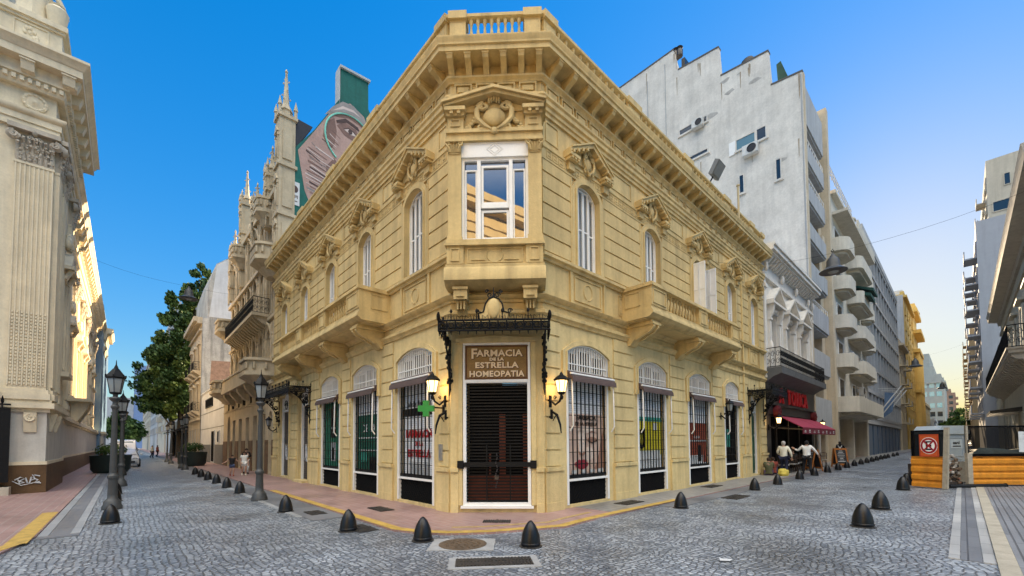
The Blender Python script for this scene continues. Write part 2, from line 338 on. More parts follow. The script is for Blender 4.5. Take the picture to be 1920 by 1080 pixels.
# running mouldings
sweep([(-.02, 4.93), (.05, 4.93), (.07, 5.0), (.12, 5.04), (.12, 5.12), (.05, 5.16), (-.02, 5.16)]).build('string_course', m_trim, ph)
sweep([(-.02, 5.34), (.05, 5.34), (.07, 5.4), (.14, 5.43), (.18, 5.5), (.06, 5.56), (-.02, 5.56)]).build('string_course', m_trim, ph)
sweep([(-.02, 6.44), (.06, 6.44), (.08, 6.5), (.15, 6.53), (.15, 6.61), (.05, 6.65), (-.02, 6.65)]).build('sill_course', m_trim, ph)
m = sweep([(-.02, 9.12), (.05, 9.12), (.05, 9.17), (.03, 9.19), (.03, 9.42), (.06, 9.44), (.06, 9.49), (-.02, 9.51)])
for fr, ln in ((FL, LEN_L), (FR, LEN_R)):           # greek key
    m.fr = fr; x = .15
    while x < ln - .3:
        m.box(x, x + .025, .028, .045, 9.22, 9.40); m.box(x + .025, x + .17, .028, .045, 9.375, 9.40); m.box(x + .145, x + .17, .028, .045, 9.27, 9.375); m.box(x + .07, x + .145, .028, .045, 9.27, 9.295); m.box(x + .025, x + .21, .028, .045, 9.2, 9.22)
        x += .24
m.build('key_pattern_band', m_trim, ph)
sweep([(-.02, 10.3), (.05, 10.3), (.05, 10.4), (.09, 10.42), (.09, 10.52), (.14, 10.55), (.14, 10.66), (.18, 10.7), (.18, 10.76), (.04, 10.8), (-.02, 10.8)]).build('architrave', m_trim, ph)
fz = MB(W)
for fr, ln, e in ((FL, LEN_L, .2), (FR, LEN_R, .2), (FC, CW, .12)):
    fz.fr = fr; n = max(1, round((ln - e) / .62)); d = (ln - e) / n
    for i in range(n):
        a = e / 2 + i * d + .05; b = a + d - .1
        frame(fz, a, b, 10.83, 11.14, .04, -.01, .06); fz.box(a + .09, b - .09, -.01, .055, 10.92, 11.05)
fz.build('frieze_panels', m_trim, ph)
sweep([(-.02, 11.15), (.06, 11.15), (.08, 11.2), (.14, 11.24), (.14, 11.29), (.04, 11.32), (-.02, 11.32)]).build('bed_moulding', m_trim, ph)
sweep([(-.3, 11.62), (.5, 11.62), (.5, 11.74), (.54, 11.76), (.54, 11.84), (.58, 11.9), (.58, 11.95), (.3, 12.0), (-.3, 12.02)]).build('cornice', m_trim, ph)
for fr, ln in ((FL, LEN_L), (FR, LEN_R), (FC, CW)):
    n = max(1, round(ln / .6)) if ln > 3 else 5; d = (ln - .16) / n if ln > 3 else (ln - .1) / n
    for i in range(n + (1 if ln < 3 else 0)):
        x = (.3 + i * d) if ln > 3 else .05 + i * d
        b = MB(fr); b.prism([(-.01, 11.3), (.1, 11.3), (.16, 11.4), (.3, 11.46), (.42, 11.5), (.46, 11.57), (.46, 11.63), (-.01, 11.63)], 'x', x - .075, x + .075)
        b.box(x - .09, x + .09, -.01, .475, 11.575, 11.625)
        b.build('cornice_bracket', m_trim, ph)
# parapet
pp = sweep([(-.06, 12.0), (.15, 12.0), (.15, 12.1), (.13, 12.14), (-.0, 12.14)])
pp.loft([[tuple(st(i, o)[:2]) + (z,) for o, z in [(.0, 12.82), (.13, 12.82), (.17, 12.85), (.17, 12.93), (.1, 12.96), (-.0, 12.96)]] for i in range(4)])
def ped(fr, x0, x1): pp.fr = fr; pp.box(x0, x1, -.19, .14, 12.12, 12.8); pp.box(x0 - .03, x1 + .03, -.23, .21, 12.79, 12.99); pp.box(x0 + .06, x1 - .06, .1, .155, 12.24, 12.7)
PED_R = [(.0, .45), (4.0, 4.75), (8.0, 8.75), (12.0, 12.75), (15.4, 16.0), (17.1, 17.6)]
PED_L = [(.0, .45), (4.0, 4.75), (8.0, 8.75), (12.0, 12.75), (16.6, 17.45)]
for a, b in PED_R: ped(FR, a, b)
for a, b in PED_L: ped(FL, a, b)
ped(FC, 0, .42); ped(FC, 1.95, CW)
par = pp.build('parapet', m_trim, ph)
BAL = [(.06, 0), (.06, .05), (.03, .08), (.04, .14), (.056, .22), (.036, .36), (.025, .44), (.033, .48), (.05, .53), (.06, .57), (.06, .62)]
def bal_mb(fr, x, y, z0, k=1.0, n=8): return MB(fr).lathe([(r * min(k, 1.0), z * k) for r, z in BAL], x, y, n, z0)
for i in range(8): bal_mb(FC, .56 + i * .179, .07, 12.13, 1.12).build('baluster', m_trim, par)
for (a, b), (c2, d2) in zip(PED_R[:4], PED_R[1:5]):
    n = 11 if c2 - b > 3 else 9
    for i in range(n): bal_mb(FR, b + (i + .5) * (c2 - b) / n, -.0 + .07, 12.13, 1.1, 6).build('baluster', m_trim, par)
sb = MB(FL)
for (a, b), (c2, d2) in zip(PED_L, PED_L[1:]):
    for i in range(11): sb.lathe(BAL, b + (i + .5) * (c2 - b) / 11, .07, 6, 12.15)
o = sb.build('parapet_balusters', m_trim, ph); o['kind'] = 'stuff'
# roof and rear walls
r = MB(W); q = [FL.p(LEN_L, -.05), CLP + (-NC) * .05, CRP + (-NC) * .05, FR.p(LEN_R, -.05), FR.p(LEN_R, -16)]
bk = FL.p(LEN_L, -17)
poly = [tuple(v[:2]) for v in (q[0], q[1], q[2], q[3], bk + DR * .0 + DL * 0)]
r.prism(poly, 'z', 11.98, 12.04); r.build('flat_roof', m_conc, ph)
r = MB(FL); r.box(LEN_L - .25, LEN_L - .02, -17, -.03, 0, 11.97); r.fr = FR; r.box(LEN_R - .25, LEN_R - .02, -17, -.03, 0, 11.97); r.build('party_wall', m_och, ph)
# ------------------------------------------------------------ upper windows and pediments
def leaf(mb, x0, x1, y, z0, z1, t=.035, slat=.055):
    frame(mb, x0, x1, z0, z1, t, y - .02, y + .02)
    zm = (z0 + z1) / 2; mb.box(x0 + t, x1 - t, y - .018, y + .018, zm - .02, zm + .02)
def slats(mb, x0, x1, y, z0, z1, d=.05):
    z = z0
    while z < z1 - .02:
        mb.face([(x0, y + .012, z), (x1, y + .012, z), (x1, y - .012, z + d * .75), (x0, y - .012, z + d * .75)]); z += d
def cartouche(mb, cx, cz, y, k=1.0):
    mb.ell(cx, y + .03 * k, cz, .2 * k, .1 * k, .24 * k, 12, 7)
    for s in (-1, 1):
        mb.spiral(cx + s * .2 * k, y + .1 * k, cz + .24 * k, .11 * k, 1.5, .035 * k, a0=math.pi / 2, d=-s, steps=14)
        mb.tube([(cx + s * .2 * k, y + .1 * k, cz + .34 * k), (cx + s * .31 * k, y + .1 * k, cz + .15 * k), (cx + s * .3 * k, y + .11 * k, cz - .08 * k), (cx + s * .17 * k, y + .12 * k, cz - .28 * k), (cx + s * .05 * k, y + .1 * k, cz - .36 * k)], [.04 * k, .05 * k, .05 * k, .055 * k, .035 * k], 6)
        mb.spiral(cx + s * .2 * k, y + .09 * k, cz - .3 * k, .09 * k, 1.2, .03 * k, a0=-math.pi / 2, d=s, steps=10)
    for a in range(-2, 3): mb.ell(cx + a * .045 * k, y + .1 * k, cz + (.45 - abs(a) * .03) * k, .03 * k, .06 * k, .11 * k, 6, 4)
    mb.ell(cx, y + .1 * k, cz - .4 * k, .07 * k, .07 * k, .09 * k, 6, 4)
def pediment(fr, cx, parent):
    p = MB(fr); h = 1.02; zb, ze, za = 9.38, 9.62, 10.16
    for s in (-1, 1):
        x0, x1 = sorted((cx + s * h, cx + s * (h - .42)))
        p.box(x0, x1, -.01, .27, 9.54, 9.62); p.box(x0 + .03, x1 - .03, -.01, .22, 9.46, 9.54)
        for i in range(3): xx = x0 + .07 + i * .13; p.box(xx, xx + .07, -.01, .26, 9.48, 9.54)
        p.box(x0 + .1, x1 - .06, -.01, .12, 9.24, 9.44)
        P = [(cx + s * h, ze), (cx + s * h, ze + .11), (cx, za + .11), (cx, za)]
        p.prism(P, 'y', -.01, .27)
        P = [(cx + s * (h - .04), ze + .11), (cx + s * (h - .04), ze + .15), (cx, za + .16), (cx, za + .11)]
        p.prism(P, 'y', -.01, .31)
        for i in range(4):
            f = (i + .6) / 5; xx = cx + s * h * (1 - f); zz = ze + (za - ze) * f; p.box(xx - .035, xx + .035, .1, .3, zz - .07, zz + .01)
    p.prism([(cx - h + .1, ze), (cx, za), (cx + h - .1, ze)], 'y', -.01, .05)
    pd = p.build('pediment', m_trim, parent)
    q = MB(fr); cartouche(q, cx, 9.76, .03, .76); q.build('cartouche', m_trim, pd)
    return pd
def up_window(fr, cx, opened=False):
    wz0, wz1 = UZB + .03, UZS
    f = MB(fr); archband(f, cx, .99, UZS, URISE - .02, UZB + .0, .03, -.2, -.1)
    f.box(cx - .525, cx + .525, -.22, -.02, UZB - .02, UZB + .03)
    if not opened:
        f.cm = 0
        xs = [cx - .49 + i * .245 for i in range(5)]
        for i in range(4): leaf(f, xs[i] + .006, xs[i + 1] - .006, -.15, wz0, wz1 + (.1 if i in (0, 3) else .2), .04)
    else:
        f.box(cx - .03, cx + .03, -.2, -.14, wz0, UZS + .2); f.box(cx - .5, cx + .5, -.2, -.14, 8.2, 8.26)
        for s in (-1, 1):
            for k in (0, 1):
                x = cx + s * (.5 + .02); y0, y1 = (.02 + k * .27, .27 + k * .27)
                f.box(x - .02, x + .02, y0, y0 + .035, wz0, wz1); f.box(x - .02, x + .02, y1 - .035, y1, wz0, wz1)
                for z in (wz0, (wz0 + wz1) / 2 - .03, wz1 - .06): f.box(x - .02, x + .02, y0 + .035, y1 - .035, z, z + .06)
                f.box(x - .005, x + .005, y0 + .035, y1 - .035, wz0 + .06, wz1 - .06)
    wn = f.build('shuttered_window', m_white, ph)
    d = MB(fr); d.prism([(cx - .52, UZB)] + arch(cx, 1.05, UZS, URISE) + [(cx + .52, UZB)], 'y', -.27, -.24)
    d.build('dark_backing', m_dark if opened else m_louver, wn)
    if not opened:
        s = MB(fr)
        for i in range(4): slats(s, xs[i] + .045, xs[i + 1] - .045, -.16, wz0 + .05, wz1 + (.05 if i in (0, 3) else .15))
        s.build('louvres', m_louver, wn)
    a = MB(fr); archband(a, cx, 1.05, UZS, URISE, UZB - .02, .2, -.01, .06); archband(a, cx, 1.05, UZS, URISE, UZB - .02, .07, .05, .09)
    a.box(cx - .78, cx - .725, -.01, .05, UZB, 9.1); a.box(cx + .725, cx + .78, -.01, .05, UZB, 9.1)
    a.build('window_surround', m_trim, ph)
    pediment(fr, cx, ph)
for i, cx in enumerate(UP_L): up_window(FL, cx)
for i, cx in enumerate(UP_R): up_window(FR, cx, i == 2)
# plain zone panels above the key band and pedestal panels under the windows
pz = MB(W)
for fr, ups, ln in ((FL, UP_L, LEN_L), (FR, UP_R, LEN_R)):
    pz.fr = fr; e = [.05] + sum([[c_ - 1.15, c_ + 1.15] for c_ in ups], []) + [ln - .05]
    for a, b in zip(e[0::2], e[1::2]):
        if b - a > .5: frame(pz, a + .1, b - .1, 9.66, 10.2, .03, -.01, .025)
    for c_ in ups:
        frame(pz, c_ - .62, c_ + .62, 5.68, 6.36, .025, -.01, .03); pz.tube([(c_ + .2 * math.cos(t * math.pi / 8), .01, 6.02 + .22 * math.sin(t * math.pi / 8)) for t in range(-4, 17 - 4 + 1)][:16], .018, 4)
        for s in (-1, 1): pz.box(c_ + s * .78 - .05, c_ + s * .78 + .05, -.01, .05, 5.56, 6.45)
    for a, b in zip(e[0::2], e[1::2]):
        x0, x1 = a + .42 if a > .1 else .12, b - .42
        if b == e[-1]: x1 = ln - .12
        if x1 - x0 > .35: frame(pz, x0, x1, 5.7, 6.34, .022, -.01, .026); frame(pz, x0 + .08, x1 - .08, 5.78, 6.26, .015, -.01, .018)
pz.build('wall_panels', m_trim, ph)
# ------------------------------------------------------------ balconies
def balcony(fr, x0, x1, peds, D=1.05):
    s = MB(fr)
    prof = [(0, 5.5), (D - .12, 5.5), (D - .06, 5.54), (D + .02, 5.6), (D + .02, 5.68), (D - .03, 5.74), (D - .03, 5.8), (0, 5.8)]
    s.prism([(y, z) for y, z in prof], 'x', x0 - .02, x1 + .02)
    s.box(x0 + .02, x1 - .02, .2, D - .25, 5.46, 5.5)
    bl = s.build('balcony', m_trim, ph)
    r = MB(fr); yb0, yb1 = D - .3, D - .05
    r.box(x0 + .02, x1 - .02, yb0, yb1, 5.8, 5.86); r.box(x0 - .03, x1 + .03, yb0 - .04, yb1 + .07, 6.44, 6.5); r.box(x0, x1, yb0 - .02, yb1 + .04, 6.5, 6.56)
    for xe in (x0, x1):            # solid ends with panels
        sg = 1 if xe == x0 else -1; xa, xb = sorted((xe + sg * .02, xe + sg * .24))
        r.box(xa, xb, 0, yb0, 5.8, 6.44); r.box(xa - .05, xb + .05, 0, yb0 - .04, 6.44, 6.5); r.box(xa - .03, xb + .03, 0, yb0 - .04, 6.5, 6.56)
        xo = xa if sg > 0 else xb
        yy0, yy1 = .12, D - .42
        for (a, b, c_, d) in ((yy0, yy1, 5.9, 5.925), (yy0, yy1, 6.335, 6.36), (yy0, yy0 + .025, 5.9, 6.36), (yy1 - .025, yy1, 5.9, 6.36)): r.box(xo - .02, xo + .02, a, b, c_, d)
    for a, b in peds:
        r.box(a, b, yb0, yb1 + .02, 5.86, 6.44); frame(r, a + .08, b - .08, 5.93, 6.36, .025, yb1 + .01, yb1 + .045)
    r.build('balcony_parapet', m_trim, bl)
    for (a, b), (c_, d) in zip(peds, peds[1:]):
        n = max(4, int((c_ - b) / .21))
        for i in range(n): bal_mb(fr, b + (i + .5) * (c_ - b) / n, (yb0 + yb1) / 2, 5.85, .94, 6).build('baluster', m_trim, bl)
    return bl
balL = balcony(FL, 3.35, 13.2, [(3.37, 4.35), (6.25, 6.95), (9.0, 9.7), (12.1, 13.18)])
balR = balcony(FR, 3.65, 10.95, [(3.67, 4.6), (7.0, 7.7), (10.0, 10.93)])
def corbel(fr, x, bl):
    k = MB(fr)
    k.prism([(-.01, 4.8), (.12, 4.8), (.3, 4.98), (.55, 5.1), (.75, 5.16), (.86, 5.26), (.86, 5.33), (-.01, 5.33)], 'x', x - .2, x + .2)
    k.box(x - .26, x + .26, -.01, .95, 5.33, 5.4); k.box(x - .23, x + .23, -.01, .9, 5.4, 5.47)
    for a in (-.13, .13): k.prism([(.3, 4.93), (.55, 5.05), (.8, 5.13), (.93, 5.26), (.93, 5.33), (.3, 5.33)], 'x', x + a - .05, x + a + .05)
    k.build('corbel', m_trim, bl)
for x in (3.95, 6.9, 9.8, 12.6): corbel(FL, x, balL)
for x in (4.1, 7.35, 10.45): corbel(FR, x, balR)
# ------------------------------------------------------------ bay window on the chamfer
B0 = .5
b = MB(FC)
b.prism([(0, 5.62), (B0 - .08, 5.62), (B0 + .02, 5.7), (B0 + .12, 5.72), (B0 + .12, 5.98), (B0 + .06, 6.06), (0, 6.06)], 'x', -.06, CW + .06)
b.box(.0, CW, 0, B0, 6.06, 6.58); b.box(-.03, CW + .03, 0, B0 + .05, 6.06, 6.14)
for x in (.0, CW - .42): b.box(x, x + .42, B0, B0 + .06, 6.14, 6.58); frame(b, x + .1, x + .32, 6.2, 6.52, .02, B0 + .05, B0 + .085)
frame(b, .5, CW - .5, 6.17, 6.54, .025, B0, B0 + .03); b.box(.6, .95, B0 - .01, B0 + .025, 6.24, 6.26); b.box(CW - .95, CW - .6, B0 - .01, B0 + .025, 6.24, 6.26)
b.tube([(CW / 2 + .2 * math.cos(t * math.pi / 8), B0 + .005, 6.37 + .18 * math.sin(t * math.pi / 8)) for t in range(-12, 5)][1:16], .018, 4)
b.box(-.04, CW + .04, 0, B0 + .12, 6.58, 6.64); b.box(-.02, CW + .02, 0, B0 + .07, 6.64, 6.74)
bay = b.build('bay_window', m_trim, ph)
b = MB(FC)       # pilasters, jambs, head
for x in (.02, CW - .35):
    b.box(x, x + .33, 0, B0, 6.74, 9.0); b.box(x - .02, x + .35, B0 - .2, B0 + .03, 6.74, 6.86); b.box(x + .02, x + .31, 0, B0 + .02, 8.93, 8.97)
b.box(0, CW, 0, B0, 9.28, 9.55); b.box(-.02, CW + .02, 0, B0 + .05, 9.46, 9.55)
b.build('pilasters', m_och, bay)
b = MB(FC)
for x in (.185, CW - .185):
    b.box(x - .21, x + .21, B0 - .25, B0 + .1, 9.2, 9.28); b.box(x - .155, x + .155, B0 - .2, B0 + .03, 8.97, 9.2)
    for s in (-1, 1):
        b.spiral(x + s * .15, B0 + .06, 9.17, .07, 1.3, .025, math.pi / 2, -s, steps=10); b.tube([(x + s * .12, B0 + .02, 8.98), (x + s * .14, B0 + .07, 9.07), (x + s * .18, B0 + .1, 9.1)], [.05, .04, .02], 5)
    for a in (-.06, .0, .06): b.tube([(x + a, B0 + .0, 8.98), (x + a, B0 + .05, 9.08), (x + a * 1.3, B0 + .09, 9.14)], [.045, .035, .015], 5)
    b.ell(x, B0 + .05, 9.22, .05, .05, .05, 6, 4)
b.build('capital', m_trim, bay)
b = MB(FC); z0, z1 = 9.55, 10.02           # pediment block
b.box(.0, CW, 0, B0 - .06, z0, z1)
for x in (.02, CW - .42):
    b.box(x, x + .4, B0 - .06, B0 + .05, z0, 9.84); frame(b, x + .08, x + .32, 9.6, 9.78, .025, B0 + .04, B0 + .075)
    b.box(x - .06, x + .46, 0, B0 + .2, 9.93, 10.02); b.box(x - .03, x + .43, 0, B0 + .12, 9.84, 9.93)
    for i in range(2): b.box(x + .08 + i * .18, x + .16 + i * .18, B0 + .1, B0 + .18, 9.86, 9.93)
ax = CW / 2
for s in (-1, 1):
    b.prism([(ax + s * (ax + .06), 10.02), (ax + s * (ax + .06), 10.08), (ax, 10.42), (ax, 10.34)], 'y', 0, B0 + .2)
    b.prism([(ax + s * (ax + .1), 10.08), (ax + s * (ax + .1), 10.14), (ax, 10.49), (ax, 10.42)], 'y', 0, B0 + .26)
b.prism([(0, 10.02), (CW, 10.02), (ax, 10.34)], 'y', 0, B0 - .02)
pedi = b.build('pediment', m_trim, bay)
b = MB(FC); cartouche(b, ax, 9.88, B0 - .06, .98); b.vs = [v + FC.x * (((v - FC.o).dot(FC.x)) - ax) * .45 for v in b.vs]
random.seed(3)
for s in (-1, 1):
    for i in range(22): t = i / 21; b.ell(ax + s * (.3 + .42 * t), B0 + .0, 9.66 + .12 * math.sin(t * 5) + random.uniform(-.05, .08), .05, .06, .045, 6, 4)
b.build('cartouche', m_trim, bay)
b = MB(FC)       # brackets below
for x in (.32, CW - .32):
    b.prism([(-.01, 4.98), (.12, 4.98), (.2, 5.1), (.34, 5.3), (-.01, 5.3)], 'x', x - .13, x + .13)
    b.box(x - .17, x + .17, -.01, .46, 5.3, 5.62); b.prism([(x - .1, 5.36), (x + .1, 5.36), (x, 5.46)], 'y', .45, .5); b.box(x - .19, x + .19, -.01, .5, 5.54, 5.6)
    for a in (-.08, 0, .08): b.box(x + a - .02, x + a + .02, 0, .36, 5.08, 5.28)
b.build('bracket', m_trim, bay)
b = MB(FC); y0, y1 = B0 - .24, B0 - .12    # white joinery
frame(b, .35, CW - .35, 6.74, 8.9, .07, y0, y1)
b.box(.35, CW - .35, 0, y1 + .05, 8.9, 9.275)
for t in (0, math.pi / 2): pass
for k in (.2, .12):
    pts = [(ax - k, 9.09), (ax, 9.09 + k * .8), (ax + k, 9.09), (ax, 9.09 - k * .8)]
    for p_, q_ in zip(pts, pts[1:] + pts[:1]): b.tube([(p_[0], y1 + .052, p_[1]), (q_[0], y1 + .052, q_[1])], .01, 4)
for x in (.74, CW - .74 - .09): b.box(x, x + .09, y0, y1 + .02, 6.81, 8.83)
xa, xb = .84, CW - .84
b.box(xa, xb, y0 + .02, y1, 7.62, 7.72)
frame(b, xa, xb, 7.72, 8.72, .055, y0 + .02, y1 - .02); frame(b, xa, xb, 6.83, 7.58, .055, y0 + .02, y1 - .04)
frame(b, .43, .73, 6.83, 8.62, .035, y0 + .02, y1 - .03); frame(b, CW - .73, CW - .43, 6.83, 8.62, .035, y0 + .02, y1 - .03)
b.build('window_frame', m_white, bay)
b = MB(FC); b.box(.44, CW - .44, y0 + .0, y0 + .05, 6.83, 8.82); b.build('glazing', m_glass_r, bay)
# ------------------------------------------------------------ shop windows on the ground floor
m_grille = m_blk
m_kick = mat('kick_panel', (.004, .004, .0045), .8, .2, 6, 0, spec=.12)
m_awn = mat('brown_canvas', (.085, .058, .054), .85, .15, 3, .2, 40)
def slatmat(name, col, gap, pitch=.06, thr=.8):
    m_ = mat(name, col, .55, .08, 2, 0); t = m_.node_tree; N = t.nodes; L = t.links; b_ = N['Principled BSDF']
    g = N.new('ShaderNodeNewGeometry'); sp = N.new('ShaderNodeSeparateXYZ'); L.new(g.outputs['Position'], sp.inputs[0])
    mo = N.new('ShaderNodeMath'); mo.operation = 'FRACT'; dv = N.new('ShaderNodeMath'); dv.operation = 'DIVIDE'; dv.inputs[1].default_value = pitch; L.new(sp.outputs[2], dv.inputs[0]); L.new(dv.outputs[0], mo.inputs[0])
    gt = N.new('ShaderNodeMath'); gt.operation = 'GREATER_THAN'; gt.inputs[1].default_value = thr; L.new(mo.outputs[0], gt.inputs[0])
    src = b_.inputs['Base Color'].links[0].from_socket; mx = N.new('ShaderNodeMix'); mx.data_type = 'RGBA'; L.new(gt.outputs[0], mx.inputs[0]); L.new(src, mx.inputs[6]); mx.inputs[7].default_value = (*gap, 1); L.new(mx.outputs[2], b_.inputs['Base Color'])
    return m_
m_roll_w = slatmat('white_roller', (.80, .81, .82), (.42, .43, .45))
m_pgreen = slatmat('green_display', (.03, .22, .13), (.02, .12, .08), .11, .9)
m_pdgreen = slatmat('dark_green_display', (.012, .10, .065), (.008, .05, .035), .09, .88)
m_pyel = slatmat('yellow_display', (.55, .47, .02), (.3, .26, .02), .09, .9)
m_pred = slatmat('red_display', (.28, .055, .025), (.15, .03, .02), .09, .9)
m_red = mat('red_lettering', (.45, .015, .02), .6, 0, 1, 0)
m_pale = mat('pale_paper', (.6, .62, .62), .8, .1, 5, 0)
m_teal = mat('teal_poster', (.03, .28, .22), .6, .15, 4, 0)
m_skin_p = mat('poster_skin', (.70, .50, .40), .5, .1, 1.6, 0); m_skin_s = mat('poster_blush', (.40, .21, .15), .5, .1, 3, 0); m_skin_h = mat('poster_highlight', (.85, .70, .60), .5, .08, 3, 0)
m_hair_p = mat('poster_hair', (.05, .03, .02), .5, .3, 8, 0); m_lip = mat('poster_lips', (.36, .03, .05), .45, .1, 5, 0)
def rect(fr, x0, x1, y, z0, z1, t=.006): return MB(fr).box(x0, x1, y - t, y, z0, z1)
def shop(fr, cx, wd, style, mirror):
    a, b_ = cx - wd / 2, cx + wd / 2; T = 3.58
    f = MB(fr); t = .085
    f.box(a, a + t, -.1, .015, .08, GZS); f.box(b_ - t, b_, -.1, .015, .08, GZS); f.box(a + t, b_ - t, -.1, .02, T - .02, T + .1); f.box(a + t, b_ - t, -.1, .005, .7, .76)
    archband(f, cx, wd - .16, GZS, GRISE - .03, T + .1, .078, -.1, .015)
    fr_o = f.build('shop_window', m_white, ph)
    d = MB(fr); d.prism([(a, .08)] + arch(cx, wd, GZS, GRISE) + [(b_, .08)], 'y', -.41, -.38); d.build('dark_interior', m_dark, fr_o)
    # fanlight: glazed casements behind a row of bars
    g = MB(fr); n = 3 if wd > 1.9 else 2; x0, x1 = a + t, b_ - t
    g.prism([(x0, T + .1)] + arch(cx, wd - .17, GZS, GRISE - .02) + [(x1, T + .1)], 'y', -.25, -.19)
    for i in range(n + 1): x = x0 + (x1 - x0) * i / n; g.box(x - .05, x + .05, -.2, -.15, T + .1, GZS + GRISE * (.5 if i in (0, n) else .88))
    g.box(x0, x1, -.2, -.15, T + .1, T + .17); archband(g, cx, wd - .34, GZS + .0, GRISE - .08, GZS - .12, .12, -.2, -.15)
    g.build('fanlight_frame', m_white, fr_o); g = MB(fr); pw = (x1 - x0) / n
    for i in range(n): g.box(x0 + i * pw + .05, x0 + (i + 1) * pw - .05, -.2, -.148, T + .2, GZS + .02 + (.1 if n == 3 and i == 1 else 0))
    g.build('fanlight_pane', m_dark, fr_o)
    g = MB(fr); x = x0 + .06
    while x < x1 - .03:
        u = (x - cx) / (wd / 2); g.box(x - .012, x + .012, -.02, .006, T + .12, GZS + GRISE * (1 - u * u) - .05); x += .115
    g.box(x0, x1, -.016, .012, T + .3, T + .325); g.build('fanlight_bars', m_white, fr_o)
    # kick panel with lattice
    k = MB(fr); k.box(x0, x1, -.12, -.08, .08, .7); nn = int((x1 - x0) / .13) + 4
    for i in range(-4, nn):
        xa = x0 + i * .13
        p0, p1 = [xa, .1], [xa + .58, .68]
        if p1[0] < x0 or p0[0] > x1: continue
        if p0[0] < x0: p0 = [x0, .1 + (x0 - xa)]
        if p1[0] > x1: p1 = [x1, .1 + (x1 - xa)]
        k.tube([(p0[0], -.07, p0[1]), (p1[0], -.07, p1[1])], .014, 4)
    k.build('kick_panel', m_kick, fr_o)
    # security grille
    k = MB(fr); nb = 10 if wd > 1.9 else 8
    for i in range(nb): x = x0 + .05 + (x1 - x0 - .1) * i / (nb - 1); k.box(x - .017, x + .017, -.055, -.03, .76, T - .02)
    for i in range(9): z = .8 + i * .335; k.box(x0, x1, -.05, -.032, z, z + .018)
    k.box(x0, x1, -.08, -.04, .76, .86)
    k.build('security_grille', m_grille, fr_o)
    Y = -.13
    def board(nm, m_, xa, xb, za, zb, dy=0): rect(fr, xa, xb, Y + dy, za, zb).build(nm, m_, fr_o)
    def txt(body, size, x, z, m_, dy=.012, **kw): text_mesh(body, size, fr, x, Y + dy, z, .003, mirror, **kw).build('lettering', m_, fr_o)
    board('roller_screen', m_roll_w, x0, x1, .76, T - .02, -.02)
    if style == 'farmacia':
        board('dark_band', m_blkp, x0 + .1, x1 - .0, 2.55, 2.78, .0); txt('Salud y Bienestar', .2, cx, 2.85, m_kick)
        txt('FARMACIA', .31, cx, 1.92, m_red, bold=.012); txt('DE LA', .17, cx, 1.68, m_red, bold=.008); txt('ESTRELLA', .29, cx, 1.36, m_red, bold=.012)
        for i in range(7): txt('homeopatia recetas cosmetica', .085, cx, 1.18 - i * .055, m_louver)
    elif style == 'green':
        board('green_panel', m_pgreen, x0, x1, .76, T - .15); board('black_poster', m_blkp, cx - .32, cx + .3, 2.0, 3.0, .01)
        MB(fr).prism(arch(cx, .62, 3.0, .3), 'y', Y, Y + .008).build('poster_top', m_blkp, fr_o)
        txt('LA NUEVA', .13, cx, 2.35, m_pale, dy=.02); txt('VIDA', .13, cx, 2.15, m_pale, dy=.02); board('photo_poster', m_louver, cx - .3, cx + .25, 1.05, 1.8, .01); board('photo_figure', m_blkp, cx - .1, cx + .12, 1.1, 1.6, .02)
    elif style == 'dgreen':
        board('dark_green_panel', m_pdgreen, x0, x1, .76, 2.75); txt('DE LA', .4, cx, 2.15, m_pale); board('shelf', m_pale, x0 + .1, x1 - .1, 1.93, 1.97, .02); board('shelf', m_louver, x0 + .1, x1 - .2, 1.5, 1.54, .02); board('carton', m_blkp, cx - .6, cx - .1, .8, 1.3, .03); board('carton', m_teal, cx + .1, cx + .6, 1.1, 1.45, .03)
    elif style == 'face':
        zt, zl = 2.55, .95; board('poster', m_skin_p, x0 + .02, x1, .86, zt, .0)
        fx = cx - .05
        def shp(nm, m_, pts, dy): MB(fr).prism(pts, 'y', Y + dy - .004, Y + dy).build(nm, m_, fr_o)
        el = lambda x, z, rx, rz, a0=0, a1=360, n=18: [(x + rx * math.cos(rad(a0 + (a1 - a0) * i / n)), z + rz * math.sin(rad(a0 + (a1 - a0) * i / n))) for i in range(n + (0 if a1 - a0 >= 360 else 1))]
        shp('hair', m_hair_p, [(x0 + .02, 2.2), (x0 + .02, .9), (x0 + .08, 1.3), (x0 + .06, 1.7), (x0 + .16, 2.05), (x0 + .2, 2.2)], .006)
        shp('cheek_shadow', m_skin_s, [(x1, 1.0), (x1, 2.1), (x1 - .14, 1.8), (x1 - .2, 1.5), (x1 - .32, 1.2), (x1 - .5, .95)], .006)
        shp('highlight', m_skin_h, el(fx - .12, 1.8, .15, .4), .006); shp('highlight', m_skin_h, el(fx + .22, 1.42, .22, .2), .006); shp('highlight', m_skin_h, el(fx + .1, 2.1, .4, .1), .006)
        shp('brow', m_skin_s, [(fx + .08, 1.98), (fx + .36, 2.08), (fx + .68, 1.99), (fx + .36, 2.03)], .012)
        shp('eyelid', m_skin_s, el(fx + .38, 1.82, .22, .085), .01); shp('lashes', m_hair_p, [(fx + .16, 1.8), (fx + .38, 1.75), (fx + .62, 1.82), (fx + .64, 1.79), (fx + .38, 1.71), (fx + .18, 1.77)], .014)
        shp('nose_shadow', m_skin_s, [(fx - .25, 1.42), (fx - .1, 1.36), (fx + .06, 1.42), (fx + .08, 1.5), (fx - .1, 1.44), (fx - .22, 1.47)], .012); shp('nose_side', m_skin_s, [(fx + .03, 1.5), (fx + .1, 1.85), (fx + .13, 1.9), (fx + .07, 1.5)], .01)
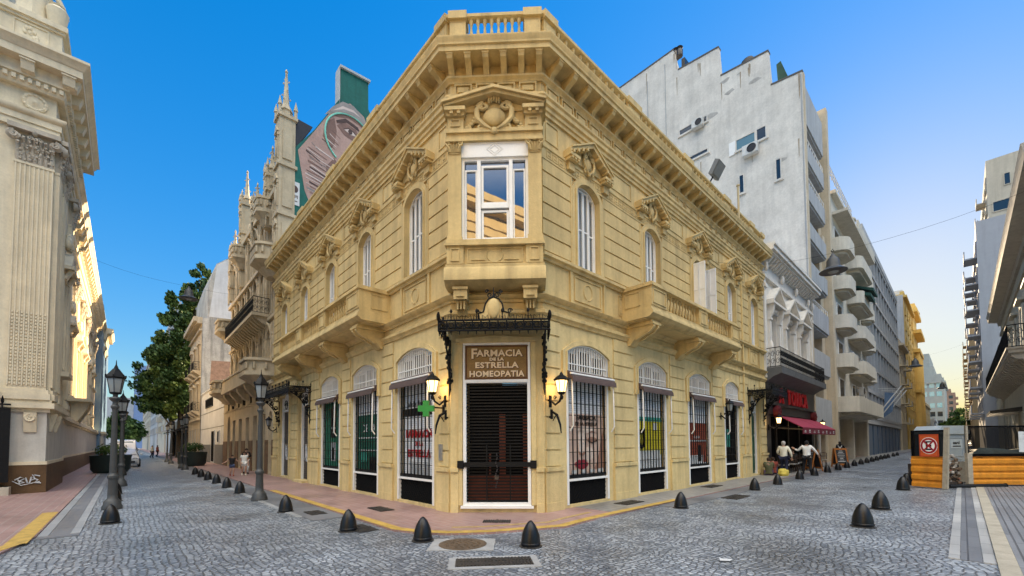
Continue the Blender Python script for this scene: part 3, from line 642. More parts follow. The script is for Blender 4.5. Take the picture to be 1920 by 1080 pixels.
        shp('upper_lip', m_lip, [(fx - .46, 1.16), (fx - .24, 1.27), (fx - .14, 1.24), (fx - .02, 1.27), (fx + .2, 1.14), (fx - .12, 1.17)], .012); shp('lower_lip', m_lip, [(fx - .46, 1.15), (fx - .12, 1.16), (fx + .2, 1.13), (fx + .06, 1.02), (fx - .14, .98), (fx - .34, 1.04)], .014)
        shp('mouth_line', m_hair_p, [(fx - .46, 1.16), (fx - .12, 1.168), (fx + .2, 1.138), (fx - .12, 1.15)], .017)
        txt('FARMACIA', .19, cx + .05, 2.38, m_hair_p, dy=.02, bold=.005); txt('DE LA ESTRELLA', .14, cx + .05, 2.22, m_hair_p, dy=.02, bold=.004)
        for i in range(4): board('small_card', m_pale, x0 + .25 + i * .4, x0 + .5 + i * .4, .88, .98, .03)
    elif style == 'yellow':
        board('yellow_panel', m_pyel, x0, x1, 1.3, 2.45); board('green_header', m_teal, x0, x1, 2.45, 2.6, .0); board('white_stock', m_pale, x0, x1 - .2, .86, 1.45, .02); board('notice', m_pale, cx + .25, cx + .5, 2.15, 2.4, .02)
        MB(fr).tube([(cx - .55 + .16 * math.cos(t * math.pi / 8), Y + .03, 1.85 + .3 * math.sin(t * math.pi / 8)) for t in range(17)], .04, 5).build('wreath', m_kick, fr_o)
    elif style == 'red':
        board('red_panel', m_pred, x0, x1, .9, 2.5); board('white_stock', m_pale, x0, x1 - .4, .86, 1.2, .02); board('shelf', m_louver, x0, x1, 1.75, 1.82, .02); board('mannequin', m_blkp, cx + .05, cx + .35, .95, 1.6, .03); txt('OFERTA', .14, cx, 1.88, m_pale)
    elif style == 'teal':
        board('dark_panel', m_kick, x0, x1, .76, T - .05); board('teal_poster', m_teal, cx - .45, cx + .1, 1.5, 2.3, .02); txt('ABIERTO', .1, cx - .18, 2.1, m_pale, dy=.03)
    # surround and folded awning
    s = MB(fr); archband(s, cx, wd, GZS, GRISE, 3.3, .17, -.01, .06); archband(s, cx, wd, GZS, GRISE, 3.3, .05, .05, .085); s.build('arch_surround', m_och_lo, ph)
    aw = MB(fr); x0, x1 = a - .04, b_ + .04
    aw.prism([(.02, 3.66), (.1, 3.67), (.27, 3.48), (.285, 3.36), (.26, 3.36), (.22, 3.43), (.02, 3.52)], 'x', x0, x1)
    ao = aw.build('folded_awning', m_awn, ph)
    am = MB(fr)
    for xx in (a + .02, b_ - .02): am.tube([(xx, .04, 3.6), (xx, .2, 3.45), (xx, .22, 2.2), (xx, .12, 2.05)], .022, 6)
    am.tube([(x0, .2, 3.58), (x1, .2, 3.58)], .03, 6)
    am.build('awning_arm', m_white, ao)
shop(FL, *SHOP_L[0], 'farmacia', True); shop(FL, *SHOP_L[1], 'dgreen', True); shop(FL, *SHOP_L[2], 'green', True)
shop(FR, *SHOP_R[0], 'face', False); shop(FR, *SHOP_R[1], 'yellow', False); shop(FR, *SHOP_R[2], 'red', False); shop(FR, *SHOP_R[3], 'teal', False)
# side doorways
m_rollb = slatmat('brown_roller', (.06, .05, .045), (.02, .018, .016), .09, .75)
m_blackdoor = mat('black_sheet', (.03, .03, .033), .45, .2, 2, 0)
m_gdoor = mat('dark_green_door', (.015, .07, .04), .45, .15, 3, .05)
m_graf = mat('white_spray', (.6, .62, .64), .6, .15, 9, 0)
def scrawl(fr, x, y, z, wd, ht, seed, r=.012, n=3):
    rnd = random.Random(seed); mb = MB(fr)
    for k in range(n):
        pts = []; cx = x + wd * (k + .5) / n
        for i in range(14): pts.append((cx + wd / n * .62 * math.cos(i * 1.25 + k) * rnd.uniform(.4, 1), y, z + ht * (.5 + .5 * math.sin(i * .95 + k * 2)) * rnd.uniform(.7, 1)))
        mb.tube(pts, r, 4)
    return mb
def sidedoor(fr, cx, wd, m_, nm, top=3.55, graf=None, steps=False):
    a, b_ = cx - wd / 2, cx + wd / 2; zs = GZS if wd > 1.3 else 3.9; rs = GRISE if wd > 1.3 else .3
    f = MB(fr); f.box(a, a + .07, -.25, -.1, .08, zs); f.box(b_ - .07, b_, -.25, -.1, .08, zs); f.box(a + .07, b_ - .07, -.25, -.1, top, top + .1)
    f.prism([(a, top + .1)] + arch(cx, wd, zs, rs) + [(b_, top + .1)], 'y', -.3, -.2)
    fo = f.build(nm, m_white, ph)
    rect(fr, a + .07, b_ - .07, -.2, .1, top, .05).build('shutter', m_, fo)
    g = MB(fr)
    for s in (-1, 1): g.spiral(cx + s * wd * .22, -.17, top + .35, wd * .17, 1.6, .018, 0, s)
    g.box(a + .1, b_ - .1, -.18, -.165, top + .12, top + .14); g.build('scroll_grille', m_blk, fo)
    s = MB(fr); archband(s, cx, wd, zs, rs, .1, .12, -.01, .05); s.build('arch_surround', m_och_lo, ph)
    if graf: scrawl(fr, a + .2, -.185, .9, wd - .5, .95, graf).build('graffiti', m_graf, fo)
    if steps: s = MB(fr); s.box(a - .05, b_ + .05, -.05, .28, -.05, .1); s.build('door_step', m_och_lo, fo)
    return fo
sidedoor(FL, *SHOP_L[3], m_rollb, 'roller_door', 3.55, 5, True)
fo = sidedoor(FL, *SHOP_L[4], m_blackdoor, 'black_door', 3.45, 9)
gd = sidedoor(FR, *SHOP_R[4], m_gdoor, 'green_door', 3.2)
x, wd = SHOP_R[4]; k = MB(FR)
for s in (-1, 1):
    for z0, z1 in ((.25, 1.0), (1.1, 2.0), (2.1, 3.05)): frame(k, x + (.03 if s > 0 else -.49), x + (.49 if s > 0 else -.03), z0, z1, .05, -.2, -.17)
k.build('door_panels', m_gdoor, gd)
# ------------------------------------------------------------ main door on the chamfer
d = MB(FC); t = .08; a, b_ = .315, 2.035
frame(d, a, b_, .16, 3.36, t, -.12, .03); frame(d, a, b_, 3.3, 4.3, .05, -.12, .035); d.box(a - .06, b_ + .06, -.12, .07, .1, .17)
door = d.build('main_entrance', m_white, ph)
d = MB(FC); x0, x1 = a + t, b_ - t; z = .27
while z < 3.25: d.box(x0, x1, -.08, -.065, z, z + .036); z += .08
d.build('roller_shutter', mat('shutter_slats', (.005, .0055, .0065), .5, .2, 5, 0, spec=.22), door)
d = MB(FC); d.box(x0, x1, -.62, -.6, .1, 3.3); d.build('dark_interior', m_dark, door)
m_wood_r = mat('red_brown_wood', (.17, .035, .015), .6, .25, 6, .1, 30)
d = MB(FC); d.box(x0 + .82, x0 + .98, -.4, -.34, .26, 2.5); d.box(x1 - .12, x1, -.4, -.34, .26, 2.5); d.box(x0, x1, -.4, -.35, .26, .9); d.box(x0 + .55, x0 + .6, -.34, -.3, .26, 1.5)
d.build('inner_wooden_door', m_wood_r, door)
d = MB(FC); d.box(a - .1, b_ + .1, -.02, .06, 1.14, 1.26); d.box(a - .14, a + .02, -.02, .09, 1.1, 1.3); d.box(b_ - .02, b_ + .14, -.02, .09, 1.1, 1.3)
for xx in (x0 + .5, x0 + 1.1): d.box(xx, xx + .03, -.06, -.02, .26, 1.7)
d.build('locking_bar', m_blk, door)
d = MB(FC)
for i in range(9): d.tube([(1.17 + .02 * math.sin(i * 2.1), .07 + .01 * (i % 2), 1.45 - i * .1 + .035), (1.17 + .02 * math.sin(i * 2.1 + 1), .07, 1.45 - i * .1 - .035)], .016, 5)
d.box(1.12, 1.22, .06, .1, .82, .93); d.build('padlock_chain', mat('old_steel', (.10, .085, .08), .4, .3, 8, 0, metal=.8), door)
# signboard
m_signb = mat('bronze_signboard', (.27, .155, .05), .5, .3, 3, .15, 14)
m_signt = mat('pale_gold_lettering', (.85, .68, .46), .55, .12, 5, 0); m_signs = mat('dark_letter_edge', (.09, .025, .01), .5, .1, 3, 0)
sg = MB(FC); sg.box(a + .06, b_ - .06, -.05, -.0, 3.37, 4.24); so = sg.build('shop_sign', m_signb)
tag(so, 'bronze brown signboard with raised pharmacy lettering over the corner door', 'sign')
sf = MB(FC); frame(sf, a + .075, b_ - .075, 3.385, 4.225, .025, -.005, .012); sf.build('sign_border', m_signs, so, root=so)
def srow(body, size, z, sx=1.0, bold=.006, sp=1.05, tilt=0, x=None):
    x = 1.175 if x is None else x
    text_mesh(body, size, FC, x + .012, .004, z - .01, .002, False, sp, bold + .006, sx).build('letter_shadow', m_signs, so, root=so)
    text_mesh(body, size, FC, x, .014, z, .004, False, sp, bold, sx).build('lettering', m_signt, so, root=so)
srow('F', .36, 3.91, 1.0, x=.6, bold=.009); srow('ARMACIA', .235, 3.96, 1.1, x=1.25, bold=.007); srow('DE LA', .1, 3.85, 1.3); srow('ESTRELLA', .2, 3.665, 1.2, sp=1.08, bold=.007); srow('HOMEOPATIA', .205, 3.44, 1.04, bold=.007)
# ================================================================== ground, streets and pavements
A_L = math.atan2(DL.y, DL.x); A_R = math.atan2(DR.y, DR.x)
m_cob = paving('cobbles', A_R, .092, .1, (.135, .155, .182), (.37, .40, .43), (.07, .077, .085), .02, .36, 'fan', .75, varc=.36, rdist=.16)
m_red = m_red
m_rtile = paving('red_paving', A_L, .2, .2, (.29, .17, .15), (.35, .215, .19), (.36, .28, .25), .012, .45, bump=.35, offs=0, varc=.2)
m_gtile = paving('grey_paving', A_R, .4, .2, (.24, .23, .21), (.30, .285, .26), (.14, .135, .125), .012, .5, bump=.25, offs=.5, varc=.2)
m_stile = paving('ribbed_paving', A_R, 3.0, .11, (.17, .175, .185), (.22, .225, .235), (.09, .09, .095), .014, .5, bump=.5, offs=.3, varc=.2)
m_slab = paving('granite_slabs', A_R, 1.15, 5, (.12, .125, .135), (.17, .175, .185), (.06, .06, .065), .012, .45, bump=.25, varc=.2)
m_slabl = paving('granite_slabs_left', A_L, 1.15, 5, (.13, .135, .145), (.18, .185, .195), (.06, .06, .065), .012, .45, bump=.25, varc=.2)
m_palslab = paving('pale_slabs', A_R, .9, 5, (.33, .33, .32), (.40, .40, .385), (.14, .14, .14), .014, .5, bump=.25, varc=.2)
m_palslabl = paving('pale_slabs_left', A_L, .9, 5, (.27, .28, .29), (.34, .35, .35), (.14, .14, .14), .014, .5, bump=.25, varc=.2)
m_yel = mat('yellow_kerb_paint', (.48, .31, .07), .6, .3, 5, .15, 40, streak=.0)
m_kerb = mat('sandstone_kerb', (.40, .36, .28), .75, .2, 3, .3, 25)
m_ground = mat('earth', (.12, .115, .11), .9, .1, 1, 0)
structure(MB(W).box(-1500, 1500, -600, 2500, -.4, -.2).build('ground', m_ground))
structure(MB(W).face([(-260, -60, -.04), (260, -60, -.04), (260, 330, -.04), (-260, 330, -.04)]).build('road', m_cob))
def xy(fr, s, o): p = fr.p(s, o); return (p.x, p.y)
edge = [xy(FL, 260, 2.05), xy(FL, -.9, 2.05), xy(FL, -1.45, 1.86), xy(FL, -2.0, 1.48), xy(FL, -2.5, .82), xy(FL, -2.85, .05), xy(FR, -1.0, 1.5), xy(FR, -.2, 1.42), xy(FR, .8, 1.36), xy(FR, 3, 1.33), xy(FR, 260, 1.33)]
def slab(name, pts, z0, z1, m_): return structure(MB(W).prism(pts, 'z', z0, z1).build(name, m_))
def strip(name, fr, s0, s1, o0, o1, z, m_, z0=-.15): return structure(MB(fr).prism([(s0, o0), (s1, o0), (s1, o1), (s0, o1)], 'z', z0, z).build(name, m_))
slab('pavement', edge + [xy(FR, 260, -3), xy(FR, 3, -3), xy(FL, 3, -3), xy(FL, 260, -3)], -.15, 0, m_rtile)
# grey paving along the right street and the yellow rim round the corner
strip('grey_pavement', FR, 1.2, 260, -.4, 1.325, .004, m_gtile, .001)
def offs(pts, d):
    out = []
    for i, p in enumerate(pts):
        a = Vector(pts[max(i - 1, 0)]); b = Vector(pts[min(i + 1, len(pts) - 1)]); t = (b - a).normalized(); n = Vector((t.y, -t.x)); out.append(tuple(Vector(p) - n * d))
    return out
e2 = [xy(FL, 9, 2.05)] + edge[1:9] + [xy(FR, 4.5, 1.345)]
inn = offs(e2, .2)
k = MB(W)
for i in range(len(e2) - 1): k.prism([e2[i], e2[i + 1], inn[i + 1], inn[i]], 'z', .001, .008)
structure(k.build('yellow_kerb_line', m_yel))
inn2 = offs(e2, .62); inn3 = offs(e2, .5); k = MB(W)
for i in range(3, len(e2) - 2): k.prism([inn3[i], inn3[i + 1], inn2[i + 1], inn2[i]], 'z', .001, .006)
structure(k.build('tactile_strip', mat('tactile_yellow', (.40, .28, .12), .6, .25, 8, .4, 60)))
strip('granite_strip', FL, 1.4, 260, 2.06, 2.85, -.028, m_slabl); strip('granite_strip', FR, 3.2, 260, 1.34, 1.9, -.028, m_slab)
strip('pale_strip', FL, 2.2, 260, 2.86, 3.0, -.024, m_palslabl)
# palace side
strip('pavement', FL, 3.4, 260, 7.32, 8.8, .0, m_rtile); structure(MB(W).prism([xy(FL, 3.4, 7.32), xy(FL, 1.6, 7.6), xy(FL, -.2, 8.6), xy(FL, -1.2, 12), xy(FL, -1.2, 30), xy(FL, 16, 30), xy(FL, 16, 8.81), xy(FL, 3.4, 8.81)], 'z', -.15, -.001).build('pavement', m_rtile))
strip('yellow_kerb_line', FL, 2.6, 7.4, 7.34, 7.62, .008, m_yel, .001)
pl_ = MB(W).prism([xy(FL, 2.6, 7.62), xy(FL, 2.6, 7.4), xy(FL, .9, 7.97), xy(FL, -.3, 8.75), xy(FL, -.1, 8.95), xy(FL, 1.05, 8.2)], 'z', .001, .007); structure(pl_.build('yellow_kerb_line', m_yel))
strip('pale_strip', FL, 3.4, 260, 7.16, 7.31, -.02, m_palslabl); strip('granite_strip', FL, 3.4, 260, 6.86, 7.155, -.026, m_slabl); strip('pale_strip', FL, 3.4, 260, 6.72, 6.855, -.02, m_palslabl); strip('granite_strip', FL, 3.1, 3.39, 6.72, 7.31, -.026, m_slabl)
# right-hand side
strip('pale_strip', FR, 1.4, 260, 6.98, 7.1, -.022, m_palslab); strip('granite_strip', FR, 1.4, 260, 7.105, 7.33, -.03, m_slab); strip('pale_strip', FR, 1.4, 260, 7.335, 7.46, -.024, m_palslab)
strip('sandstone_kerb', FR, -3, 260, 7.465, 7.66, -.0, m_kerb); strip('pavement', FR, -3, 260, 7.662, 12, .0, m_stile)
# ------------------------------------------------------------------ covers and gratings
m_cast = mat('cast_iron', (.06, .055, .05), .5, .3, 12, .3, 80, metal=.3)
m_rust = mat('rusty_iron', (.12, .085, .055), .6, .3, 10, .3, 60)
m_cc = mat('pale_concrete', (.34, .34, .33), .8, .15, 4, .25, 30)
mh = thing('manhole_cover', 'round rusty manhole cover in a pale concrete square in front of the corner', 'manhole cover', (-.88, 7.42, -.035))
MB(W).prism([xy(FC, .2, -.0)] if 0 else [(-.88 + .56 * a, 7.42 + .42 * b_) for a, b_ in ((-1, -1), (1, -1), (1, 1), (-1, 1))], 'z', -.06, -.03).build('concrete_surround', m_cc, mh)
k = MB(W); k.lathe([(.42, -.06), (.42, -.022), (.40, -.02), (.36, -.02), (.35, -.024), (.02, -.024)], -.88, 7.42, 28)
for rr in (.1, .2, .29):
    n = int(rr * 60)
    for i in range(n): a = 2 * math.pi * i / n; x, y = -.88 + rr * math.cos(a), 7.42 + rr * math.sin(a); k.box(x - .022, x + .022, y - .022, y + .022, -.025, -.012)
k.build('cover', m_rust, mh)
def grating(name, label, cx, cy, lx, ly, ang, z=-.03, surround=.1, bars=True):
    t = thing(name, label, 'grating', (cx, cy, z - .01)); fr = Fr(Vector((cx, cy, 0)), Vector((math.cos(ang), math.sin(ang), 0)), Vector((-math.sin(ang), math.cos(ang), 0)))
    if surround: MB(fr).box(-lx / 2 - surround, lx / 2 + surround, -ly / 2 - surround, ly / 2 + surround, z - .05, z).build('concrete_surround', m_cc, t)
    k = MB(fr); k.box(-lx / 2, lx / 2, -ly / 2, ly / 2, z - .04, z + .003)
    if bars:
        n = int(lx / .05)
        for i in range(n): x = -lx / 2 + (i + .5) * lx / n; k.box(x - .012, x + .012, -ly / 2 + .02, -.015, z, z + .016); k.box(x - .012, x + .012, .015, ly / 2 - .02, z, z + .016)
        k.box(-.02, .02, -ly / 2, ly / 2, z, z + .018)
    k.build('grate', m_cast, t); return t
grating('drain_grating', 'long double drain grating in a pale concrete frame in the cobbles nearest the camera', -.28, 6.32, 1.15, .42, .10)
grating('cellar_grating', 'dark cellar grating in the paving before the corner door', -.35, 9.35, .62, .3, -.04, .003, 0)
grating('cellar_grating', 'dark cellar grating in the red paving below the red lettered shop window', *xy(FL, 1.75, 1.05), .85, .4, A_L, .003, 0)
grating('drain_grating', 'low drain grating at the kerb between the two bollards left of the corner door', *xy(FL, -.2, 2.4), .8, .4, A_L, -.03, 0)
grating('drain_grating', 'drain grating at the kerb right of the lamp post on the pharmacy side', *xy(FL, 2.55, 2.45), .7, .4, A_L, -.028, 0)
grating('cellar_grating', 'dark cellar grating in the grey paving below the face poster window', *xy(FR, 2.9, .62), .95, .45, A_R, .007, 0)
grating('cellar_grating', 'dark cellar grating in the grey paving below the red display window', *xy(FR, 9.0, .5), 1.1, .45, A_R, .007, 0)
grating('drain_grating', 'drain grating in the cobbles beside the kerb along the right facade', *xy(FR, 6.6, 2.2), 1.2, .5, A_R, -.03, 0)
# ------------------------------------------------------------------ bollards
def make_bollard():
    t = thing('bollard', '', 'bollard'); b = MB(W)
    b.lathe([(.163, 0), (.168, .03), (.165, .1), (.15, .19), (.122, .28), (.085, .355), (.045, .41), (.012, .435)], 0, 0, 20)
    b.lathe([(.171, .03), (.176, .04), (.176, .055), (.169, .065)], 0, 0, 20); b.build('dome', m_blkp, t)
    b = MB(W); b.lathe([(.2, -.01), (.2, .006), (.16, .008)], 0, 0, 20); b.build('base_ring', m_cast, t)
    return t
bol = make_bollard(); used = []
def put_bollard(p, label, group, k=1.0):
    if not used: o = bol; o.location = Vector((p[0], p[1], -.03)); o['label'] = label; o['group'] = group; used.append(1)
    else: o = dup(bol, (p[0], p[1], -.03), random.uniform(0, 6), label, group)
    o.scale = (k, k, k * random.uniform(.97, 1.03)); return o
G1 = 'bollards round the pharmacy corner'; G2 = 'bollards along the cafe kerb'; G3 = 'bollards along the far kerb of the left street'; G4 = 'bollards along the right-hand kerb'
put_bollard((.31, 7.27), 'black dome bollard in front of the corner door, right of the manhole cover', G1)
put_bollard((-1.65, 7.73), 'black dome bollard at the kerb left of the round manhole cover', G1)
put_bollard((-3.37, 8.63), 'black dome bollard before the dark green shop window, second left of the corner door', G1)
put_bollard(xy(FL, 3.35, 2.94), 'black dome bollard just right of the lamp post on the pharmacy side', G1)
ords = ['first', 'second', 'third', 'fourth', 'fifth', 'sixth', 'seventh', 'eighth', 'ninth', 'tenth', 'eleventh', 'twelfth', 'thirteenth', 'fourteenth', 'fifteenth', 'sixteenth', 'seventeenth', 'eighteenth']
for i in range(6): put_bollard(xy(FL, 9.15 + 2.66 * i, 2.98), 'black dome bollard beyond the pharmacy lamp post, %s along that kerb' % ords[i], G1)
sR = [3.26, 9.13, 11.92, 15.31, 18.2, 21.2, 24.16, 27.0, 29.8, 32.6, 35.4, 38.2, 41, 43.8, 46.6, 49.4, 54, 58]
for i, s in enumerate(sR):
    lb = 'black dome bollard standing alone below the yellow display window' if i == 0 else 'black dome bollard along the cafe kerb, %s beyond the lone one below the yellow window' % ords[i - 1]
    put_bollard(xy(FR, s, 1.97), lb, G2)
for i, (s, o_) in enumerate([(3.51, 5.72), (6.67, 5.68), (12.72, 5.68), (15.2, 5.62)]):
    put_bollard(xy(FR, s, o_), ['black dome bollard nearest the camera on the right, large and matt', 'black dome bollard just behind the nearest right-hand one', 'black dome bollard left of the orange barrier', 'black dome bollard half hidden by the corner of the orange barrier'][i], G4, 1.1)
for i, s in enumerate([4.47, 9.6, 12.3, 20.5, 25]): put_bollard(xy(FL, s, 6.3), ['black dome bollard right in front of the left lamp post', 'black dome bollard just behind the left lamp post', 'black dome bollard between the two left lamp posts', 'black dome bollard behind the second left lamp post', 'black dome bollard by the parked car on the left'][i], G3)
# ------------------------------------------------------------------ street lamps
m_lampg = mat('lamp_metal', (.055, .058, .06), .45, .15, 6, .08, 40)
m_lglass = mat('milky_lamp_glass', (.22, .235, .24), .25, .08, 4, 0, spec=.6)
def make_lamp():
    t = thing('street_lamp', '', 'street lamp')
    b = MB(W); b.lathe([(.29, -.02), (.29, .08), (.26, .12), (.25, .2), (.19, .26), (.15, .3), (.14, .42)], 0, 0, 8, a0=math.pi / 8)
    b.lathe([(.14, .4), (.125, .8), (.135, .84), (.16, .86), (.16, .92), (.13, .95), (.11, 1.0)], 0, 0, 12); b.build('base', m_lampg, t)
    b = MB(W); b.lathe([(.105, .98), (.095, 1.6), (.075, 2.75), (.085, 2.8), (.12, 2.84), (.12, 2.88), (.08, 2.92), (.075, 3.0), (.15, 3.06), (.17, 3.1), (.15, 3.13), (.07, 3.15), (.07, 3.2), (.14, 3.25)], 0, 0, 12); b.build('post', m_lampg, t)
    b = MB(W); b.lathe([(.15, 3.25), (.24, 3.68), (.235, 3.69)], 0, 0, 6); lg = b.build('lantern_glass', m_lglass, t)
    b = MB(W); b.lathe([(.14, 3.22), (.165, 3.24), (.165, 3.27), (.14, 3.28)], 0, 0, 6); b.lathe([(.27, 3.66), (.29, 3.70), (.27, 3.73), (.14, 3.88), (.09, 3.94), (.07, 3.95), (.05, 4.0), (.02, 4.06), (.012, 4.16), (.002, 4.2)], 0, 0, 6)
    for i in range(6):
        a = 2 * math.pi * i / 6; b.tube([(.155 * math.cos(a), .155 * math.sin(a), 3.25), (.245 * math.cos(a), .245 * math.sin(a), 3.69)], .014, 4)
        b.ell(.27 * math.cos(a), .27 * math.sin(a), 3.74, .03, .03, .04, 6, 4)
    b.build('lantern_frame', m_blk, t); return t
lamp = make_lamp()
for ch in lamp.children:
    for v in ch.data.vertices: v.co.x *= .8; v.co.y *= .8
lamp.location = Vector((*xy(FL, 7.38, 6.32), -.03)); lamp['label'] = 'tall grey street lamp nearest the camera on the palace side, six-sided lantern'; lamp['group'] = 'street lamps along the left street'
for s, o_, lb in ((16.11, 6.2, 'grey street lamp directly behind the nearest one on the palace side'), (6.42, 2.92, 'dark street lamp at the kerb in front of the pharmacy green window'), (28.8, 2.93, 'dark street lamp beside the dark green planter tub on the left'), (31.5, 2.93, 'thin dark street lamp just beyond the planter tub'), (42, 2.9, 'small street lamp under the tall tree, nearer of two'), (47, 2.9, 'small street lamp under the tall tree, farther of two'), (25, 6.2, 'grey street lamp farthest along the palace kerb, by the parked car')):
    dup(lamp, (*xy(FL, s, o_), -.03), random.uniform(-.2, .2), lb)
# hanging bell lamps over the streets
def bell(name, label, p, k, wa, wb):
    t = thing(name, label, 'hanging lamp', p, 0, 'bell lamps hung across the streets'); x, y, z = p
    b = MB(W); b.lathe([(r_ * k, (h) * k) for r_, h in ((.5, .0), (.52, .03), (.42, .1), (.28, .2), (.25, .32), (.23, .52), (.19, .6), (.12, .66), (.11, .72), (.06, .76), (.04, .84))], x, y, 18, z); b.build('bell_shade', m_lampg, t)
    b = MB(W); b.lathe([(.16 * k, .02 * k), (.2 * k, .0), (.12 * k, -.06 * k), (.02, -.07 * k)], x, y, 10, z); b.build('lamp_glass', m_lglass, t)
    b = MB(W); top = Vector((x, y, z + .84 * k)); b.tube([(x - .04, y, z + .9 * k), (x + .05, y, z + .95 * k), (x, y, z + 1.02 * k), (x - .05, y, z + .95 * k), (x, y, z + .84 * k)], .018 * k, 5)
    pts = []
    for a, q in ((Vector(wa), top), (top, Vector(wb))):
        for i in range(9): f = i / 8; v = a.lerp(q, f); pts.append((v.x, v.y, v.z + .0 - .25 * math.sin(math.pi * f)))
    b.tube(pts, .004, 4); b.build('suspension_cable', m_blk, t)
p = FR.p(10.9, 4.2, 7.85); bell('hanging_bell_lamp', 'large dark bell-shaped lamp hung over the right street in front of the white tower', tuple(p), .82, tuple(FR.p(10.9, 0, 9.6)), tuple(FR.p(11.5, 10.3, 9.4)))
p = FL.p(16.2, 4.0, 8.75); bell('hanging_bell_lamp', 'dark bell-shaped lamp hung over the left street before the ornate facade', tuple(p), .72, tuple(FL.p(16.2, 0, 10.0)), tuple(FL.p(17, 8.6, 10.4)))
p = FR.p(62, 3.6, 10.6); bell('hanging_bell_lamp', 'distant bell-shaped lamp in front of the yellow building, higher of two', tuple(p), 1.3, tuple(FR.p(62, 0, 13)), tuple(FR.p(62, 9, 13.2)))
p = FR.p(100, 5.0, 11.0); bell('hanging_bell_lamp', 'farthest bell-shaped lamp over the right street, lower of two', tuple(p), 1.4, tuple(FR.p(100, 0, 13)), tuple(FR.p(100, 9, 13.5)))
# ------------------------------------------------------------------ wall lanterns
m_warm = mat('lit_lamp_glass', (.8, .6, .3), .3, 0, 1, 0, emit=(1.0, .62, .22), estr=1.5)
def wall_lantern(label, fr, s, z, lit=True, k=1.0, D=.42):
    t = thing('wall_lantern', label, 'wall lamp', fr.p(s, 0, z - .25), 0, 'wall lanterns'); 
    b = MB(fr); b.box(s - .05, s + .05, -.0, .05, z - .35 * k, z - .05 * k); b.tube([(s, .03, z - .15 * k), (s, D * .5, z - .3 * k), (s, D * .85, z - .22 * k), (s, D, z - .08 * k)], .03 * k, 6); b.spiral(s, .2, z - .12, .06, 1.2, .012)
    b.ell(s, D, z - .12 * k, .05 * k, .05 * k, .07 * k, 8, 5); b.build('bracket_arm', m_blk, t)
    q = fr.p(s, D, 0); g = MB(W); g.lathe([(.09 * k, 0), (.15 * k, .3 * k), (.14 * k, .31 * k)], q.x, q.y, 6, z); g.build('lantern_glass', m_warm if lit else m_lglass, t)
    g = MB(W); g.lathe([(.05 * k, -.06 * k), (.1 * k, -.02 * k), (.1 * k, .01 * k)], q.x, q.y, 6, z); g.lathe([(.19 * k, .29 * k), (.2 * k, .32 * k), (.12 * k, .4 * k), (.05 * k, .44 * k), (.04 * k, .47 * k), (.01, .52 * k)], q.x, q.y, 6, z)
    for i in range(6): a = math.pi * i / 3; g.tube([(q.x + .093 * k * math.cos(a), q.y + .093 * k * math.sin(a), z), (q.x + .153 * k * math.cos(a), q.y + .153 * k * math.sin(a), z + .3 * k)], .01, 4)
    g.build('lantern_frame', m_blk, t)
    if lit:
        l = bpy.data.lights.new('lantern_light', 'POINT'); l.energy = 2.6; l.color = (1, .62, .24); l.shadow_soft_size = .08; lo = bpy.data.objects.new('lantern_light', l); COL.objects.link(lo); lo.parent = t; lo.location = fr.p(s, D * .62, z + .1) - t.location
    return t
wall_lantern('lit black iron wall lantern left of the corner door, above the green cross', FL, .2, 3.03)
wall_lantern('lit black iron wall lantern right of the corner door', FR, .2, 3.0)
wall_lantern('unlit black wall lantern on the right facade beside the last shop window', FR, 11.3, 3.05, False)
wall_lantern('unlit black wall lantern at the far end of the left facade', FL, 16.6, 2.75, False)
# green cross and iron cleats
cr_ = thing('pharmacy_cross', 'green pharmacy cross sign projecting from the wall left of the door', 'sign', FL.p(.42, 0, 2.3))
m_cross = mat('green_cross_face', (.015, .25, .045), .35, .06, 4, 0)
b = MB(FC); cc = FL.p(.28, .55, 2.62); fr = Fr(Vector((cc.x, cc.y, 0)), CD, NC)
b = MB(fr); h = .2; q = .075; b.prism([(-q, -h + 2.62), (q, -h + 2.62), (q, 2.62 - q), (h, 2.62 - q), (h, 2.62 + q), (q, 2.62 + q), (q, 2.62 + h), (-q, 2.62 + h), (-q, 2.62 + q), (-h, 2.62 + q), (-h, 2.62 - q), (-q, 2.62 - q)], 'y', -.06, .06); b.build('cross_box', m_cross, cr_)
b = MB(FL); b.tube([(.28, 0, 2.66), (.28, .52, 2.66)], .02, 6); b.box(.22, .34, 0, .04, 2.54, 2.74); b.build('bracket', m_blk, cr_)
for fr, s, lb in ((FL, .18, 'black iron awning cleat hanging on the wall below the green cross'), (FR, .25, 'black iron awning cleat on the wall below the right lit lantern')):
    b = MB(fr); b.box(s - .05, s + .05, 0, .04, 2.35, 2.6); b.tube([(s, .03, 2.55), (s - .0, .22, 2.45), (s + .03, .3, 2.2), (s + .03, .33, 1.98)], [.03, .035, .03, .015], 6); b.tube([(s - .02, .2, 2.44), (s - .02, .1, 2.3)], .015, 4)
    tag(b.build('iron_cleat', m_blk), lb, 'iron cleat')
b = MB(FL); b.box(.3, .46, .032, .07, 1.3, 1.72); b.box(.33, .43, .07, .076, 1.55, 1.68)
for i in range(4): b.box(.35, .41, .07, .078, 1.36 + i * .045, 1.385 + i * .045)
tag(b.build('intercom_panel', mat('brushed_steel', (.5, .5, .48), .35, .1, 8, 0, metal=.7)), 'small steel intercom panel on the pier left of the door', 'intercom')
